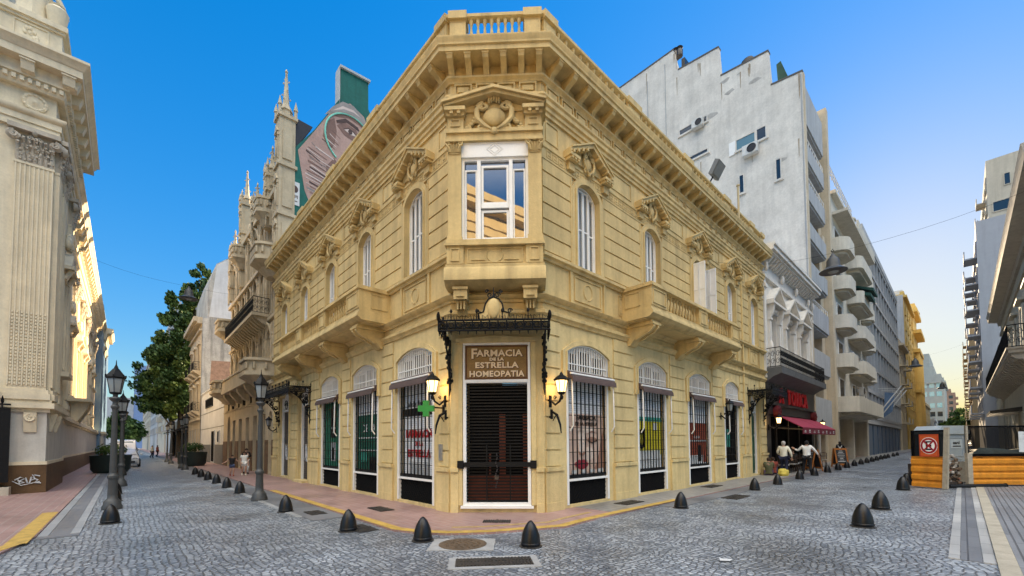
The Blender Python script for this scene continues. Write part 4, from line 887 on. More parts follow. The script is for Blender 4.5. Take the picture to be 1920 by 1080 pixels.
# ------------------------------------------------------------------ iron canopies
def canopy(label, fr, s0, s1, z, D, legs=True, crest=True, plaque=False):
    t = thing('iron_canopy', label, 'canopy', fr.p((s0 + s1) / 2, 0, z - 1.2), 0, 'wrought iron canopies')
    m_g = m_blk; g = MB(fr)
    g.prism([(0, z + .3), (0, z + .26), (D, z + .16), (D, z + .2)], 'x', s0 + .03, s1 - .03); g.build('glass_roof', mat('smoky_glass', (.03, .033, .035), .25, .2, 3, 0), t)
    g = MB(fr)
    def scroll_row(along, n, put, h=.26):
        for i in range(n):
            u = (i + .5) / n * along; w_ = along / n
            put(u, w_)
    def band(pa, pb):
        pa, pb = Vector(pa), Vector(pb); L_ = (pb - pa).length; n = max(2, int(L_ / .2)); d = (pb - pa) / n
        up = Vector((0, 0, 1))
        g.tube([tuple(pa), tuple(pb)], .022, 4); g.tube([tuple(pa + up * .24), tuple(pb + up * .24)], .022, 4); g.tube([tuple(pa + up * .06), tuple(pb + up * .06)], .012, 4); g.tube([tuple(pa + up * .19), tuple(pb + up * .19)], .012, 4)
        for i in range(n):
            a = pa + d * i; m_ = a + d * .5
            g.tube([tuple(m_ + d * (.32 * math.cos(k * math.pi / 4)) + up * (.125 + .06 * math.sin(k * math.pi / 4))) for k in range(9)], .013, 4)
            g.tube([tuple(a + up * .06), tuple(a + d * .15 + up * .125), tuple(a + up * .19)], .014, 4); g.tube([tuple(a), tuple(a + up * .24)], .016, 4)
            # drops and cresting
            g.tube([tuple(m_), tuple(m_ - up * .1)], [.02, .006], 4)
            g.tube([tuple(a + d * .1 + up * .24), tuple(a + d * .2 + up * .36), tuple(m_ + up * .30), tuple(a + d * .8 + up * .36), tuple(a + d * .9 + up * .24)], .008, 4)
            if i % 3 == 1: g.tube([tuple(m_ + up * .24), tuple(m_ + up * .52)], [.014, .006], 4); g.ell(*(m_ + up * .46), .035, .035, .05, 6, 4)
        for e in (pa, pb): g.ell(*(e + up * .34), .045, .045, .12, 6, 5)
    band((s0, D, z), (s1, D, z)); band((s0, .03, z), (s0, D, z)); band((s1, .03, z), (s1, D, z))
    g.build('scrolled_frieze', m_g, t)
    if legs:
        for s, sgn in ((s0 + .1, 1), (s1 - .1, -1)):
            g = MB(fr); zb = z - 1.25
            g.tube([(s, .04, z), (s, .04, zb)], .03, 6)
            P_ = [(s, .06, zb + .1), (s, .16, zb + .4), (s, .3, zb + .75), (s, .55, zb + 1.05), (s, D - .08, z)]; g.tube(P_, .022, 6)
            for (yy, zz, rr) in ((.12, zb + .62, .09), (.2, zb + .88, .11), (.4, zb + 1.1, .12), (.62, z - .08, .08)):
                for d_ in (1, -1): g.tube([(s + d_ * .015, yy + rr * (1 - .7 * i / 12) * math.cos(i * .8 * d_), zz + rr * (1 - .7 * i / 12) * math.sin(i * .8 * d_)) for i in range(13)], .014, 4)
            rnd = random.Random(int(s * 10) + 5)
            for i in range(26): f = rnd.random(); yy = .06 + .5 * f * f; zz = zb + .15 + f * 1.05; g.ell(s + rnd.uniform(-.06, .06), yy + rnd.uniform(-.04, .1), zz, .035, .045, .05, 5, 3)
            g.tube([(s, .05, zb), (s, .06, zb - .18)], [.04, .01], 5); g.build('scroll_bracket', m_g, t)
    if plaque:
        sx = (s0 + s1) / 2; P_ = [(sx - .36, z + .26), (sx + .36, z + .26), (sx + .36, z + .4), (sx + .24, z + .44), (sx + .2, z + .62), (sx + .12, z + .74), (sx, z + .79), (sx - .12, z + .74), (sx - .2, z + .62), (sx - .24, z + .44), (sx - .36, z + .4)]
        g = MB(fr); g.prism(P_, 'y', D - .05, D - .02); g.ell(sx, D - .01, z + .52, .15, .05, .24, 10, 6); g.build('crest_plaque', m_trim, t)
        g = MB(fr); g.tube([(p_[0], D - .01, p_[1]) for p_ in P_ + P_[:1]], .018, 4); g.tube([(sx, D - .03, z + .78), (sx, D - .03, z + 1.02)], [.03, .006], 5)
        for d_ in (1, -1):
            g.spiral(sx + d_ * .09, D - .03, z + .84, .07, 1.3, .014, 0, d_); g.spiral(sx + d_ * .38, D - .03, z + .46, .06, 1.3, .014, 0, d_); g.spiral(sx + d_ * .16, D - .03, z + .93, .045, 1.3, .012, 0, -d_)
        g.build('crest_scrolls', m_g, t)
    return t
canopy('black wrought iron canopy with crest plaque over the corner door', FC, -.12, CW + .12, 4.38, .95, True, True, True)
canopy('black wrought iron canopy over the side doorways at the far left of the pharmacy', FL, 10.9, 16.2, 4.05, .95)
canopy('black wrought iron canopy over the green door at the far right of the pharmacy', FR, 14.75, 17.2, 4.0, 1.1)
# floodlight and pole on the pharmacy roof edge
t = thing('floodlight', 'grey square floodlight on the parapet of the right facade', 'floodlight', FR.p(10.7, .1, 12.95))
b = MB(FR); b.tube([(10.7, 0, 12.95), (10.6, .25, 13.2)], .03, 6); b.tube([(10.35, .25, 13.2), (10.95, .25, 13.2)], .03, 6); b.build('arm', m_blk, t)
b = MB(FR); b.prism([(.15, 13.22), (.3, 13.12), (.62, 13.62), (.45, 13.72)], 'x', 10.3, 11.0); fl = b.build('lamp_housing', mat('floodlight_grey', (.16, .16, .15), .5, .1, 5, 0), t)
b = MB(FR); b.prism([(.33, 13.17), (.345, 13.16), (.64, 13.59), (.625, 13.6)], 'x', 10.35, 10.95); b.build('lens', m_lglass, fl)
b = MB(FR); b.tube([(13.4, .3, 11.9), (13.4, .3, 13.9)], .05, 8); b.lathe([(.08, 0), (.08, .06)], 13.4, .3, 8, 13.9); tag(b.build('vent_pipe', mat('ochre_pipe', (.45, .36, .2), .6, .1, 4, 0)), 'thin ochre vent pipe standing up at the far end of the right parapet', 'pipe')
b = MB(FR); b.tube([(14.2, .06, .1), (14.2, .06, 11.2)], .045, 8); tag(b.build('downpipe', m_trim), 'ochre rainwater downpipe on the right facade between the last two windows', 'downpipe')
b = MB(FR); b.box(4.75, 5.45, .25, .55, 5.8, 6.78); b.lathe_y([(.2, .55), (.2, .57), (.02, .575)], 5.1, 6.45, 14); tag(b.build('air_conditioner', m_white), 'white air conditioner on the right balcony behind its panelled end', 'air conditioner')
# ================================================================== palace on the left
pal = thing('palace', 'pale stone classical palace with fluted corner pilaster, deep cornice and brown base', 'building', PO)
m_stoneL = m_stone
b = MB(FK)
# pavilion core and long wing (local y is outward); butt the two
b.box(0, 6.5, -9, -.0, 3.0, 16.0); b.box(6.5, 50, -9, -.7, 3.0, 16.0); b.box(50, 58, -9, -.1, 3.0, 16.2)
b.fr = FP; b.box(9, 26, -8, -.35, 3.0, 16.0)
b.build('wall', m_stone, pal)
b = MB(FK); b.box(-.04, 5.6, -9, .04, 1.1, 3.0); b.box(5.6, 49.8, -9, -.35, 1.1, 3.0); b.box(49.8, 58.2, -9, .2, 1.1, 3.0)
for z in (1.72, 2.36): pass
b.fr = FP; b.box(.8, 26, -8.6, .05, 1.1, 3.0)
b.build('ashlar_base', mat('ashlar', (.56, .53, .47), .8, .1, 1.4, .25, 25, streak=.3), pal)
b = MB(FK); b.box(-.08, 5.65, -9, .08, -.1, 1.04); b.box(5.65, 49.75, -9, -.3, -.1, 1.04); b.box(49.75, 58.3, -9, .25, -.1, 1.04); b.fr = FP; b.box(.85, 26, -8.6, .1, -.1, 1.04)
b.build('brown_wainscot', m_brown, pal)
b = MB(FK)
for z0, z1, e in ((1.04, 1.16, .05), (3.0, 3.14, .08), (3.14, 3.34, .2), (3.34, 3.46, .12)):
    b.box(-.04 - e, 5.6 + e, -9, .04 + e, z0, z1); b.box(5.6 + e, 49.8 - e, -9, -.35 + e, z0, z1); b.box(49.8 - e, 58.2 + e, -9, .2 + e, z0, z1)
    b.fr = FP; b.box(.8 + e * 0 + .1, 26, -8.6, .05 + e, z0 + .002, z1 - .002); b.fr = FK
b.build('base_mouldings', m_stone, pal)
# entablature round the corner
def ent(mb, prof, segs):
    for (s0, s1, y) in segs:
        mb.fr = FK; mb.loft([[(s0, y + o, z) for o, z in prof], [(s1, y + o, z) for o, z in prof]])
def miter(mb, prof):      # pavilion: front face and first flank section meet in a mitred corner
    def at_(i, o):
        if i == 0: return FP.p(26, o)
        if i == 1: return PO + (NR + DR) * o
        if i == 2: return FK.p(6.5 + o, o)
        return FK.p(6.5 + o, -1.0)
    mb.fr = W; mb.loft([[tuple(at_(i, o)[:2]) + (z,) for o, z in prof] for i in range(4)])
SEG = [(6.5, 50, -.7), (50, 58, -.1)]
archi = [(-.3, 13.6), (.12, 13.6), (.12, 13.85), (.17, 13.87), (.17, 14.1), (.22, 14.12), (.3, 14.22), (.3, 14.3), (-.3, 14.3)]
corn = [(-.3, 15.15), (.2, 15.15), (.25, 15.25), (.25, 15.45), (.35, 15.5), (.35, 15.95), (.72, 15.98), (.72, 16.25), (.77, 16.28), (.82, 16.42), (.92, 16.5), (.92, 16.6), (-.3, 16.75)]
b = MB(W); miter(b, archi); ent(b, archi, SEG); b.build('architrave', m_stone, pal)
b = MB(W); miter(b, corn); ent(b, corn, SEG); b.build('cornice', m_stone, pal)
b = MB(FP); x = -.2
while x < 14: b.box(x, x + .11, .2, .36, 15.27, 15.43); x += .2
b.fr = FK; x = .2
while x < 6.4: b.box(x, x + .11, .2, .36, 15.27, 15.43); x += .2
b.build('dentils', m_stone, pal)
for i in range(14):
    b = MB(FP); x = -.35 + i * 1.05; b.prism([(.3, 15.55), (.55, 15.6), (.62, 15.82), (.67, 15.97), (.3, 15.97)], 'x', x - .17, x + .17); b.box(x - .2, x + .2, .3, .69, 15.9, 15.96); b.build('modillion', m_stone, pal)
for i in range(7):
    b = MB(FK); x = -.3 + i * 1.02; b.prism([(.3, 15.55), (.55, 15.6), (.62, 15.82), (.67, 15.97), (.3, 15.97)], 'x', x - .17, x + .17); b.build('modillion', m_stone, pal)
for i in range(42):
    b = MB(FK); x = 7.2 + i * 1.04; y = -.7; b.prism([(.3 + y, 15.55), (.55 + y, 15.6), (.62 + y, 15.82), (.67 + y, 15.97), (.3 + y, 15.97)], 'x', x - .17, x + .17); b.build('modillion', m_stone, pal)
# frieze rosettes
b = MB(FP)
for x in (.55, 4.8):
    b.lathe_y([(.34, 0), (.34, .05), (.28, .08), (.22, .04), (.1, .06), (.06, .1), (.01, .11)], x, 14.75, 20)
    for i in range(12): a = i * math.pi / 6; b.ell(x + .28 * math.cos(a), .06, 14.75 + .28 * math.sin(a), .06, .03, .06, 6, 4)
b.build('rosette', m_stone, pal)
# fluted pilasters with leafy capitals
def pilaster(fr, x0, w_, y, z0=3.46, z1=12.35, bead=False, n=8):
    p = MB(fr); p.box(x0 - .12, x0 + w_ + .12, y - .3, y + .2, z0, z0 + .22); p.box(x0 - .07, x0 + w_ + .07, y - .3, y + .15, z0 + .22, z0 + .38)
    p.box(x0, x0 + w_, y - .3, y + .08, z0 + .38, z1)
    d = (w_ - .06) / n
    for i in range(n + 1): xx = x0 + .03 + i * d; p.box(xx - .018, xx + .018, y + .07, y + .125, z0 + .5, z1 - .12)
    if bead:
        for i in range(n):
            for k in range(22): zz = z0 + .55 + k * .125; p.box(x0 + .03 + i * d + d * .28, x0 + .03 + i * d + d * .72, y + .07, y + .115, zz, zz + .075)
    p.box(x0 - .02, x0 + w_ + .02, y - .3, y + .12, z1 - .1, z1)
    po = p.build('fluted_pilaster', m_stone, pal)
    c_ = MB(fr); cx = x0 + w_ / 2; c_.box(x0 + .03, x0 + w_ - .03, y - .3, y + .1, z1, z1 + 1.08); c_.box(x0 - .18, x0 + w_ + .18, y - .3, y + .34, z1 + 1.08, z1 + 1.25)
    for s in (-1, 1):
        for k in range(3): c_.spiral(cx + s * (w_ / 2 + .03), y + .2 + k * .04, z1 + .85, .19 - k * .03, 1.6, .05, math.pi / 2, -s, 5, 16)
        c_.spiral(cx + s * .13, y + .2, z1 + .9, .1, 1.3, .03, math.pi / 2, s, 5, 10)
    for row, (zz, nn, hh, out) in enumerate(((0, 7, .36, .15), (.22, 8, .38, .2), (.46, 7, .4, .26))):
        for i in range(nn):
            xx = x0 + (i + .5 + (0 if row == 0 else 0)) * w_ / nn; wl = w_ / nn * .4
            c_.tube([(xx, y + .08, z1 + zz), (xx, y + .13, z1 + zz + hh * .6), (xx, y + out, z1 + zz + hh * .95), (xx, y + out + .06, z1 + zz + hh * .82)], [wl * .9, wl, wl * .7, .02], 6)
            for s in (-1, 1): c_.tube([(xx + s * wl * .5, y + .1, z1 + zz), (xx + s * wl * .9, y + .15, z1 + zz + hh * .5)], [.03, .015], 4)
    c_.ell(cx, y + .25, z1 + 1.12, .1, .12, .14, 8, 5)
    rq = random.Random(int(x0 * 100) + 3)
    for i in range(60): f = rq.random(); c_.ell(x0 + rq.random() * w_, y + .13 + f * .14, z1 + .06 + f * .8 + rq.uniform(-.03, .03), rq.uniform(.03, .06), .05, rq.uniform(.03, .07), 5, 3)
    c_.build('capital', m_stone2, po)
pilaster(FP, .0, .98, .02, bead=True); pilaster(FK, .06, .98, .02, bead=True); pilaster(FP, 9.2, .98, -.32)
pilaster(FK, 1.9, .98, -.0, bead=True); pilaster(FK, 5.2, .98, -.0)
for s in (8.0, 12.6, 14.2, 18.8, 20.4, 25.0, 26.6, 31.2, 32.8, 37.4, 39, 43.6, 45.2): pilaster(FK, s, .9, -.7, n=6)
m_pwin = mat('palace_window_dark', (.035, .035, .038), .25, .1, 2, 0)
def pal_window(s, y, balc=False, z0=5.0, w_=1.5):
    f = MB(FK); frame(f, s - w_ / 2 - .2, s + w_ / 2 + .2, z0, 9.4, .2, y - .2, y + .1)
    for t in (-1, 1): f.tube([(s + t * (w_ / 2 + .1), y + .1, 9.2), (s + t * (w_ / 2 + .1), y + .3, 9.6)], .1, 6)
    f.box(s - w_ / 2 - .4, s + w_ / 2 + .4, y - .1, y + .4, 9.6, 9.75); f.prism([(s - w_ / 2 - .4, 9.75), (s + w_ / 2 + .4, 9.75), (s, 10.5)], 'y', y - .1, y + .32)
    f.box(s - w_ / 2 - .35, s + w_ / 2 + .35, y - .1, y + .35, z0 - .2, z0)
    for k in range(3): f.ell(s + (k - 1) * .25, y + .15, 11.2 - abs(k - 1) * .25, .22, .16, .3, 7, 5)
    fo = f.build('window', m_stone, pal); MB(FK).box(s - w_ / 2, s + w_ / 2, y - .12, y - .02, z0 + .2, 9.2).build('pane', m_pwin, fo)
pal_window(4.1, .0, w_=1.0)
for s in (10.75, 17.0, 23.2, 29.4, 35.6, 41.8): pal_window(s, -.7, w_=1.9)
b = MB(FK)     # console balcony and doorway aedicule far along the flank
b.box(15.2, 18.8, -.7, .55, 4.6, 4.8)
b.prism([(-.4, 3.3), (-.1, 3.3), (.35, 4.2), (.45, 4.6), (-.4, 4.6)], 'x', 15.6, 16.1); b.prism([(-.4, 3.3), (-.1, 3.3), (.35, 4.2), (.45, 4.6), (-.4, 4.6)], 'x', 17.9, 18.4)
b.box(15.2, 18.8, .4, .52, 4.8, 5.7); b.tube([(15.2, .5, 5.6), (18.8, .5, 5.6)], .12, 6); b.build('console_balcony', m_stone, pal)
for s in (.9, 2.4):
    b = MB(FK); b.spiral(s, .16, 2.75, .14, 1.4, .05, math.pi / 2, 1, 5, 12); b.prism([(.0, 2.3), (.1, 2.3), (.2, 2.7), (.25, 2.98), (.0, 2.98)], 'x', s - .14, s + .14); b.build('base_console', m_stone, pal)
b = MB(FP); b.spiral(.35, .2, 2.78, .15, 1.5, .05, math.pi / 2, -1, 5, 14); b.prism([(.03, 2.25), (.1, 2.25), (.18, 2.6), (.24, 2.98), (.03, 2.98)], 'x', .2, .52); b.build('base_console', m_stone, pal)
# attic parapet with panelled pedestal and statue
b = MB(FP); b.box(-.1, 1.5, -1.6, .12, 16.7, 17.85); b.box(-.25, 1.65, -1.75, .28, 17.85, 18.05); b.box(-.18, 1.58, -1.68, .2, 17.74, 17.85); b.box(-.2, 1.6, -1.7, .22, 16.7, 16.85); frame(b, .25, 1.15, 16.98, 17.66, .04, .12, .16)
for i in range(9): a = i * .7; b.ell(.7 + .16 * math.cos(a), .13, 17.3 + .2 * math.sin(a * 1.3), .06, .04, .09, 6, 4)
b.box(1.5, 3.2, -1.2, -.15, 16.7, 17.6); b.box(3.2, 5.6, -1.4, .1, 16.7, 17.9); b.box(3.1, 5.7, -1.5, .2, 17.9, 18.1); frame(b, 3.6, 5.2, 16.95, 17.6, .05, .1, .14); b.box(1.5, 3.2, -1.3, -.05, 17.6, 17.75)
b.fr = FK; b.box(1.65, 6.4, -1.4, -.1, 16.7, 17.7); b.box(6.4, 50, -1.6, -.9, 16.6, 17.2); b.build('attic_parapet', m_stone, pal)
b = MB(FK); b.box(3.4, 12, -7.5, -2.2, 16.5, 24.5); b.box(3.2, 12.2, -7.7, -2.0, 21.5, 21.9); b.box(3.2, 12.2, -7.7, -2.0, 24.3, 24.8)
for i in range(6): x = 3.9 + i * 1.5; b.lathe([(.3, 17), (.27, 21.5)], x, -2.1, 10)
b.build('attic_storey', m_stone, pal)
b = MB(FP); cx, cy = .75, -.6       # robed statue: only the hem and feet reach into view
b.loft([[(cx + rx * math.cos(t * math.pi / 8) * (1 + .08 * math.sin(t * 5 + z)), cy + ry * math.sin(t * math.pi / 8) * (1 + .08 * math.cos(t * 3)), 18.05 + z) for t in range(16)] for z, rx, ry in ((.05, .55, .4), (.5, .45, .35), (1.1, .4, .3), (1.5, .5, .32), (2.0, .46, .3), (2.35, .14, .13))])
b.ell(cx, cy, 18.05 + 2.6, .16, .19, .24, 10, 7); b.tube([(cx + .45, cy, 20.0), (cx + .7, cy + .1, 19.5), (cx + .5, cy + .35, 19.2)], [.11, .09, .07], 7); b.tube([(cx - .45, cy, 20.0), (cx - .75, cy, 19.4), (cx - .9, cy + .1, 18.9)], [.11, .09, .07], 7)
b.lathe([(.3, 0), (.33, .05), (.2, .12), (.28, .5), (.33, .9), (.2, 1.05), (.24, 1.1)], cx - 1.0 + .35, cy + .25, 10, 18.05)
tag(b.build('statue', m_stone), 'robed stone statue with an urn standing on the palace attic corner', 'statue')
# graffiti on the wainscot
b = MB(FP); Y = .12
def stroke(mb, pts, r=.02): mb.tube([(p[0], Y, p[1]) for p in pts], r, 4)
X0 = .62
stroke(b, [(X0 + .0, .55), (X0 - .05, .42), (X0 - .04, .34)]); stroke(b, [(X0 + .06, .5), (X0 - .08, .6), (X0 - .18, .54), (X0 - .08, .48), (X0 - .02, .46), (X0 - .17, .4), (X0 - .05, .36)])
stroke(b, [(X0 - .2, .58), (X0 - .24, .4), (X0 - .3, .38), (X0 - .34, .6)]); stroke(b, [(X0 - .55, .62), (X0 - .42, .66), (X0 - .38, .56), (X0 - .5, .48), (X0 - .42, .38), (X0 - .58, .36)]); stroke(b, [(X0 + .12, .47), (X0 - .1, .3), (X0 - .55, .42)], .014); stroke(b, [(X0 - .36, .68), (X0 - .44, .52), (X0 - .3, .46)], .014)
b.build('graffiti', m_graf, pal)
# iron fence on a low stone kerb
fe = thing('iron_fence', 'tall black spiked iron fence on a low stone kerb beside the palace', 'fence', FP.p(.9, .45, 0))
b = MB(FP); b.box(.75, 12, .15, .6, -.1, .28); b.build('stone_kerb', m_stone2, fe)
b = MB(FP); x = 1.0
while x < 12: b.box(x - .018, x + .018, .36, .4, .28, 3.25); b.tube([(x, .38, 3.25), (x, .38, 3.36), (x, .38, 3.55)], [.02, .05, .004], 4); x += .15
for z in (.45, 1.3, 3.05, 3.2): b.box(.8, 12, .35, .41, z, z + .06)
b.box(.8, 12, .362, .398, .5, 3.1); b.build('railing', m_blk, fe)
for xx in (1.35, 5.5):
    b = MB(FP); b.box(xx - .11, xx + .11, .27, .49, .28, 3.5); b.lathe([(.16, 3.5), (.16, 3.58), (.08, 3.62), (.14, 3.78), (.08, 3.92), (.1, 3.98), (.02, 4.15)], xx, .38, 8)
    for a in range(4): b.tube([(xx + .1 * math.cos(a * 1.57), .38 + .1 * math.sin(a * 1.57), 3.66), (xx + .2 * math.cos(a * 1.57), .38 + .2 * math.sin(a * 1.57), 3.78), (xx + .14 * math.cos(a * 1.57), .38 + .14 * math.sin(a * 1.57), 3.88)], .03, 4)
    b.build('fence_post', m_blk, fe)
# ================================================================== ornate house with spires
m_orn = mat('ornate_stone', (.50, .42, .29), .8, .14, 1.5, .3, 25, streak=.35); m_ornb = mat('house_wainscot', (.13, .075, .04), .6, .25, 2, .2, 25, streak=.2)
orn = thing('ornate_townhouse', 'ornate cream townhouse with pinnacles, stone balconies and a painted side wall', 'building', FL.p(17.5, 0, 0))
S0, S1 = 17.55, 34.0
g = MB(FL)
gops = [(18.35, .8, .1, 3.3, .4), (20.1, 1.1, .1, 3.6, 0), (22.3, 1.1, .1, 3.6, 0), (24.6, 1.1, .1, 3.6, 0), (27.0, 1.1, .1, 3.6, 0), (29.4, 1.1, .1, 3.6, 0), (31.6, 1.1, .1, 3.6, .4)]
wall(g, S0, S1, 0, 5.4, gops, -.05, .4); fl = [18.6, 20.6, 22.6, 24.6, 26.6, 28.6, 30.6, 32.6]
wall(g, S0, S1, 5.4, 9.6, [(s, .95, 6.2, 8.5, .0) for s in fl], -.5, .35); wall(g, S0, S1, 9.6, 13.4, [(s, .95, 10.2, 12.3, .3) for s in fl], -.5, .35); wall(g, S0, S1, 13.4, 17.2, [(s, .9, 14.0, 15.8, .3) for s in fl], -.5, .35)
g.face([(S0, -.05, 5.4), (S1, -.05, 5.4), (S1, -.5, 5.4), (S0, -.5, 5.4)])
g.build('wall', m_orn, orn)
g = MB(FL); g.box(S0 + .05, S1 - .05, -1.0, -.87, 0, 17); g.build('dark_interior', m_dark, orn)
g = MB(FL)
e = [S0] + sum([[c - w_ / 2 - .05, c + w_ / 2 + .05] for c, w_, *_ in gops], []) + [S1]
for a, b_ in zip(e[0::2], e[1::2]): g.box(a, b_, -.06, -.01, 0, 2.0)
g.build('brown_wainscot', m_ornb, orn)
g = MB(FL)
for z0, z1, d in ((5.2, 5.4, .15), (9.5, 9.7, -.3), (13.3, 13.55, -.2), (17.1, 17.4, -.2), (4.35, 4.42, .0)): g.box(S0, S1, -.55, d, z0, z1)
for z in (4.6,):
    for i in range(7): s = 19.3 + i * 2.1; g.box(s - .05, s + .95, -.06, .01, 4.45, 4.5)
g.build('string_courses', m_orn, orn)
for i in range(7): s = 19.2 + i * 2.05; MB(FL).box(s, s + (.9 if i % 2 else .45), -.06, -.03, 4.5, 5.0).build('mezzanine_window', m_dark, orn)
rnd = random.Random(4)
g = MB(FL)       # leafy window heads, pilasters and carved ornament
for s in fl:
    for zc, w_ in ((8.6, .75), (12.8, .75), (16.2, .7)):
        for i in range(16): a = math.pi * i / 15; g.ell(s + w_ * math.cos(a) * rnd.uniform(.8, 1.05), -.42, zc + .55 * math.sin(a) + rnd.uniform(-.08, .08), .14, .1, .12, 6, 4)
        g.tube([(s - .6, -.42, zc - .1), (s - .35, -.35, zc + .5), (s, -.3, zc + .75), (s + .35, -.35, zc + .5), (s + .6, -.42, zc - .1)], .08, 5)
    for z0, z1 in ((5.5, 9.3), (9.8, 13.2), (13.6, 17)):
        for d in (-.68, .68): g.box(s + d - .09, s + d + .09, -.52, -.34, z0, z1)
        g.ell(s + .98, -.42, z1 - 1.2, .15, .12, .35, 7, 5); g.ell(s + .98, -.42, z1 - 2.2, .1, .1, .2, 7, 5)
g.build('carved_ornament', m_orn, orn)
def pinnacle(s, o, w_, z0, z1, z2):
    p = MB(FL); h = w_ / 2; p.box(s - h, s + h, o - w_, o, z0, z1)
    for z in (z0 + (z1 - z0) * .3, z0 + (z1 - z0) * .65, z1): p.box(s - h * 1.25, s + h * 1.25, o - w_ * 1.12, o + w_ * .12, z - .08, z + .1)
    for a in (-1, 1):
        for y in (o, o - w_): p.lathe([(h * .22, z1), (h * .2, z1 + .5), (h * .32, z1 + .55), (.01, z1 + 1.1)], s + a * h, y, 6)
    p.loft([[(s + r_ * math.cos(k * math.pi / 4 + .39), o - h + r_ * math.sin(k * math.pi / 4 + .39), z) for k in range(8)] for r_, z in ((h * .85, z1 + .1), (h * .75, z1 + .5), (h * .9, z1 + .55), (h * .5, z1 + .9), (h * .42, z1 + 1.0), (h * .12, z2 - .25), (h * .22, z2 - .2), (.01, z2))])
    for k in range(10): f = k / 10; a = k * 2.4; r_ = h * (.5 - .38 * f) + .05; p.ell(s + r_ * math.cos(a), o - h + r_ * math.sin(a), z1 + 1.0 + (z2 - z1 - 1.2) * f, .05, .05, .07, 5, 3)
    for zz in (.14, .46, .8):
        zc = z0 + (z1 - z0) * zz; p.ell(s, o + .02, zc - .2, h * .4, .12, .6, 7, 5); p.box(s - h * .75, s - h * .6, o, o + .07, zc - .9, zc + .7); p.box(s + h * .6, s + h * .75, o, o + .07, zc - .9, zc + .7); p.prism([(s - h * .8, zc + .7), (s + h * .8, zc + .7), (s, zc + 1.15)], 'y', o, o + .12)
        for q_ in range(6): p.ell(s + h * math.cos(q_ * 1.05) * .7, o + .04, zc + .5 + .25 * math.sin(q_ * 1.05), .09, .08, .1, 5, 3)
        p.box(s - h - .07, s - h + .0, o - w_ * .8, o - w_ * .2, zc - .9, zc + .8)
    p.build('pinnacle', m_orn, orn)
pinnacle(17.95, -.1, .85, 12.6, 21.0, 24.2); pinnacle(20.6, -.1, .7, 16, 18.7, 20.9); pinnacle(25.0, -.2, .6, 17, 18.6, 20.6); pinnacle(29.2, -.2, .8, 14, 20.6, 23.6); pinnacle(33.5, -.2, .7, 14, 18.0, 20.4)
g = MB(FL)        # stepped gables
for c, w_, top in ((19.4, 2.6, 18.8), (27.0, 2.4, 18.4), (31.2, 2.4, 18.6)):
    g.prism([(c - w_ / 2, 17.3), (c + w_ / 2, 17.3), (c + w_ / 2, 17.9), (c + w_ * .3, 18.1), (c + w_ * .25, top - .3), (c, top), (c - w_ * .25, top - .3), (c - w_ * .3, 18.1), (c - w_ / 2, 17.9)], 'y', -1.0, -.45)
    g.ell(c, -.42, 17.9, .4, .12, .4, 8, 5)
g.build('gable', m_orn, orn)
def stone_balc(s0, s1, z, D, nm='stone_balcony'):
    g = MB(FL); m_ = (s0 + s1) / 2; n = 10
    out = [(s0, -.5)] + [(m_ + (s1 - s0) / 2 * -math.cos(math.pi * i / n), -.4 + D * min(1, 1.35 * math.sin(math.pi * i / n))) for i in range(n + 1)] + [(s1, -.5)]
    for k, (za, zb, sc) in enumerate(((z - .9, z - .45, .45), (z - .45, z - .15, .75), (z - .15, z + .08, 1.05), (z + .08, z + .7, .97), (z + .7, z + .85, 1.06))):
        pts = [(m_ + (p[0] - m_) * sc, -.5 + (p[1] + .5) * sc) for p in out]; pts2 = pts if k > 1 else [(m_ + (p[0] - m_) * (sc + .28), -.5 + (p[1] + .5) * (sc + .28)) for p in out]
        g.loft([[(p[0], p[1], za) for p in pts], [(p[0], p[1], zb) for p in pts2]])
    for i in range(2, n): x, y = out[i]; g.box(x - .13, x + .13, y - .05, y + .04, z + .22, z + .58)
    g.build(nm, m_orn, orn)
stone_balc(18.4, 21.2, 5.9, 1.5); stone_balc(29.8, 33.2, 5.9, 1.5); stone_balc(18.0, 20.2, 12.6, 1.2); stone_balc(31.0, 33.4, 11.0, 1.2); stone_balc(20.2, 21.6, 16.4, .8); stone_balc(28.2, 29.6, 16.2, .8)
g = MB(FL); g.box(21, 30, -.5, .75, 5.55, 5.8); g.box(21, 30, .55, .7, 5.8, 6.5); g.box(20.9, 30.1, .5, .76, 6.5, 6.62)
for s in (22, 24.5, 27, 29.5): g.prism([(-.1, 4.7), (.2, 4.8), (.6, 5.3), (.65, 5.55), (-.1, 5.55)], 'x', s - .25, s + .25)
g.lathe_y([(1.1, -.3), (1.1, .0), (.95, .05), (.9, -.02), (.1, .06)], 25.6, 6.4, 20); g.build('long_balcony', m_orn, orn)
def iron_rail(fr, s0, s1, o, z0, h, ends=True, parent=None, back=-.4, pitch=.2, mat_=None, nm='iron_railing'):
    g = MB(fr)
    def run(pa, pb):
        pa, pb = Vector(pa), Vector(pb); n = max(1, int((pb - pa).length / pitch)); d = (pb - pa) / n; up = Vector((0, 0, 1))
        for z in (.03, h): g.tube([tuple(pa + up * z), tuple(pb + up * z)], .025, 4)
        for i in range(n + 1): g.tube([tuple(pa + d * i), tuple(pa + d * i + up * h)], .014, 4)
        for i in range(n):
            c_ = pa + d * (i + .5)
            for zc, r_ in ((h * .3, .42), (h * .68, .38)): g.tube([tuple(c_ + d * (r_ * math.cos(k * math.pi / 4) * (1 - .05 * k)) + up * (zc + h * .17 * math.sin(k * math.pi / 4) * (1 - .06 * k))) for k in range(11)], .012, 4)
    run((s0, o, z0), (s1, o, z0))
    if ends: run((s0, back, z0), (s0, o, z0)); run((s1, back, z0), (s1, o, z0))
    return g.build(nm, mat_ or m_blk, parent)
g = MB(FL); g.box(20.6, 30.6, -.5, .55, 9.75, 9.95)
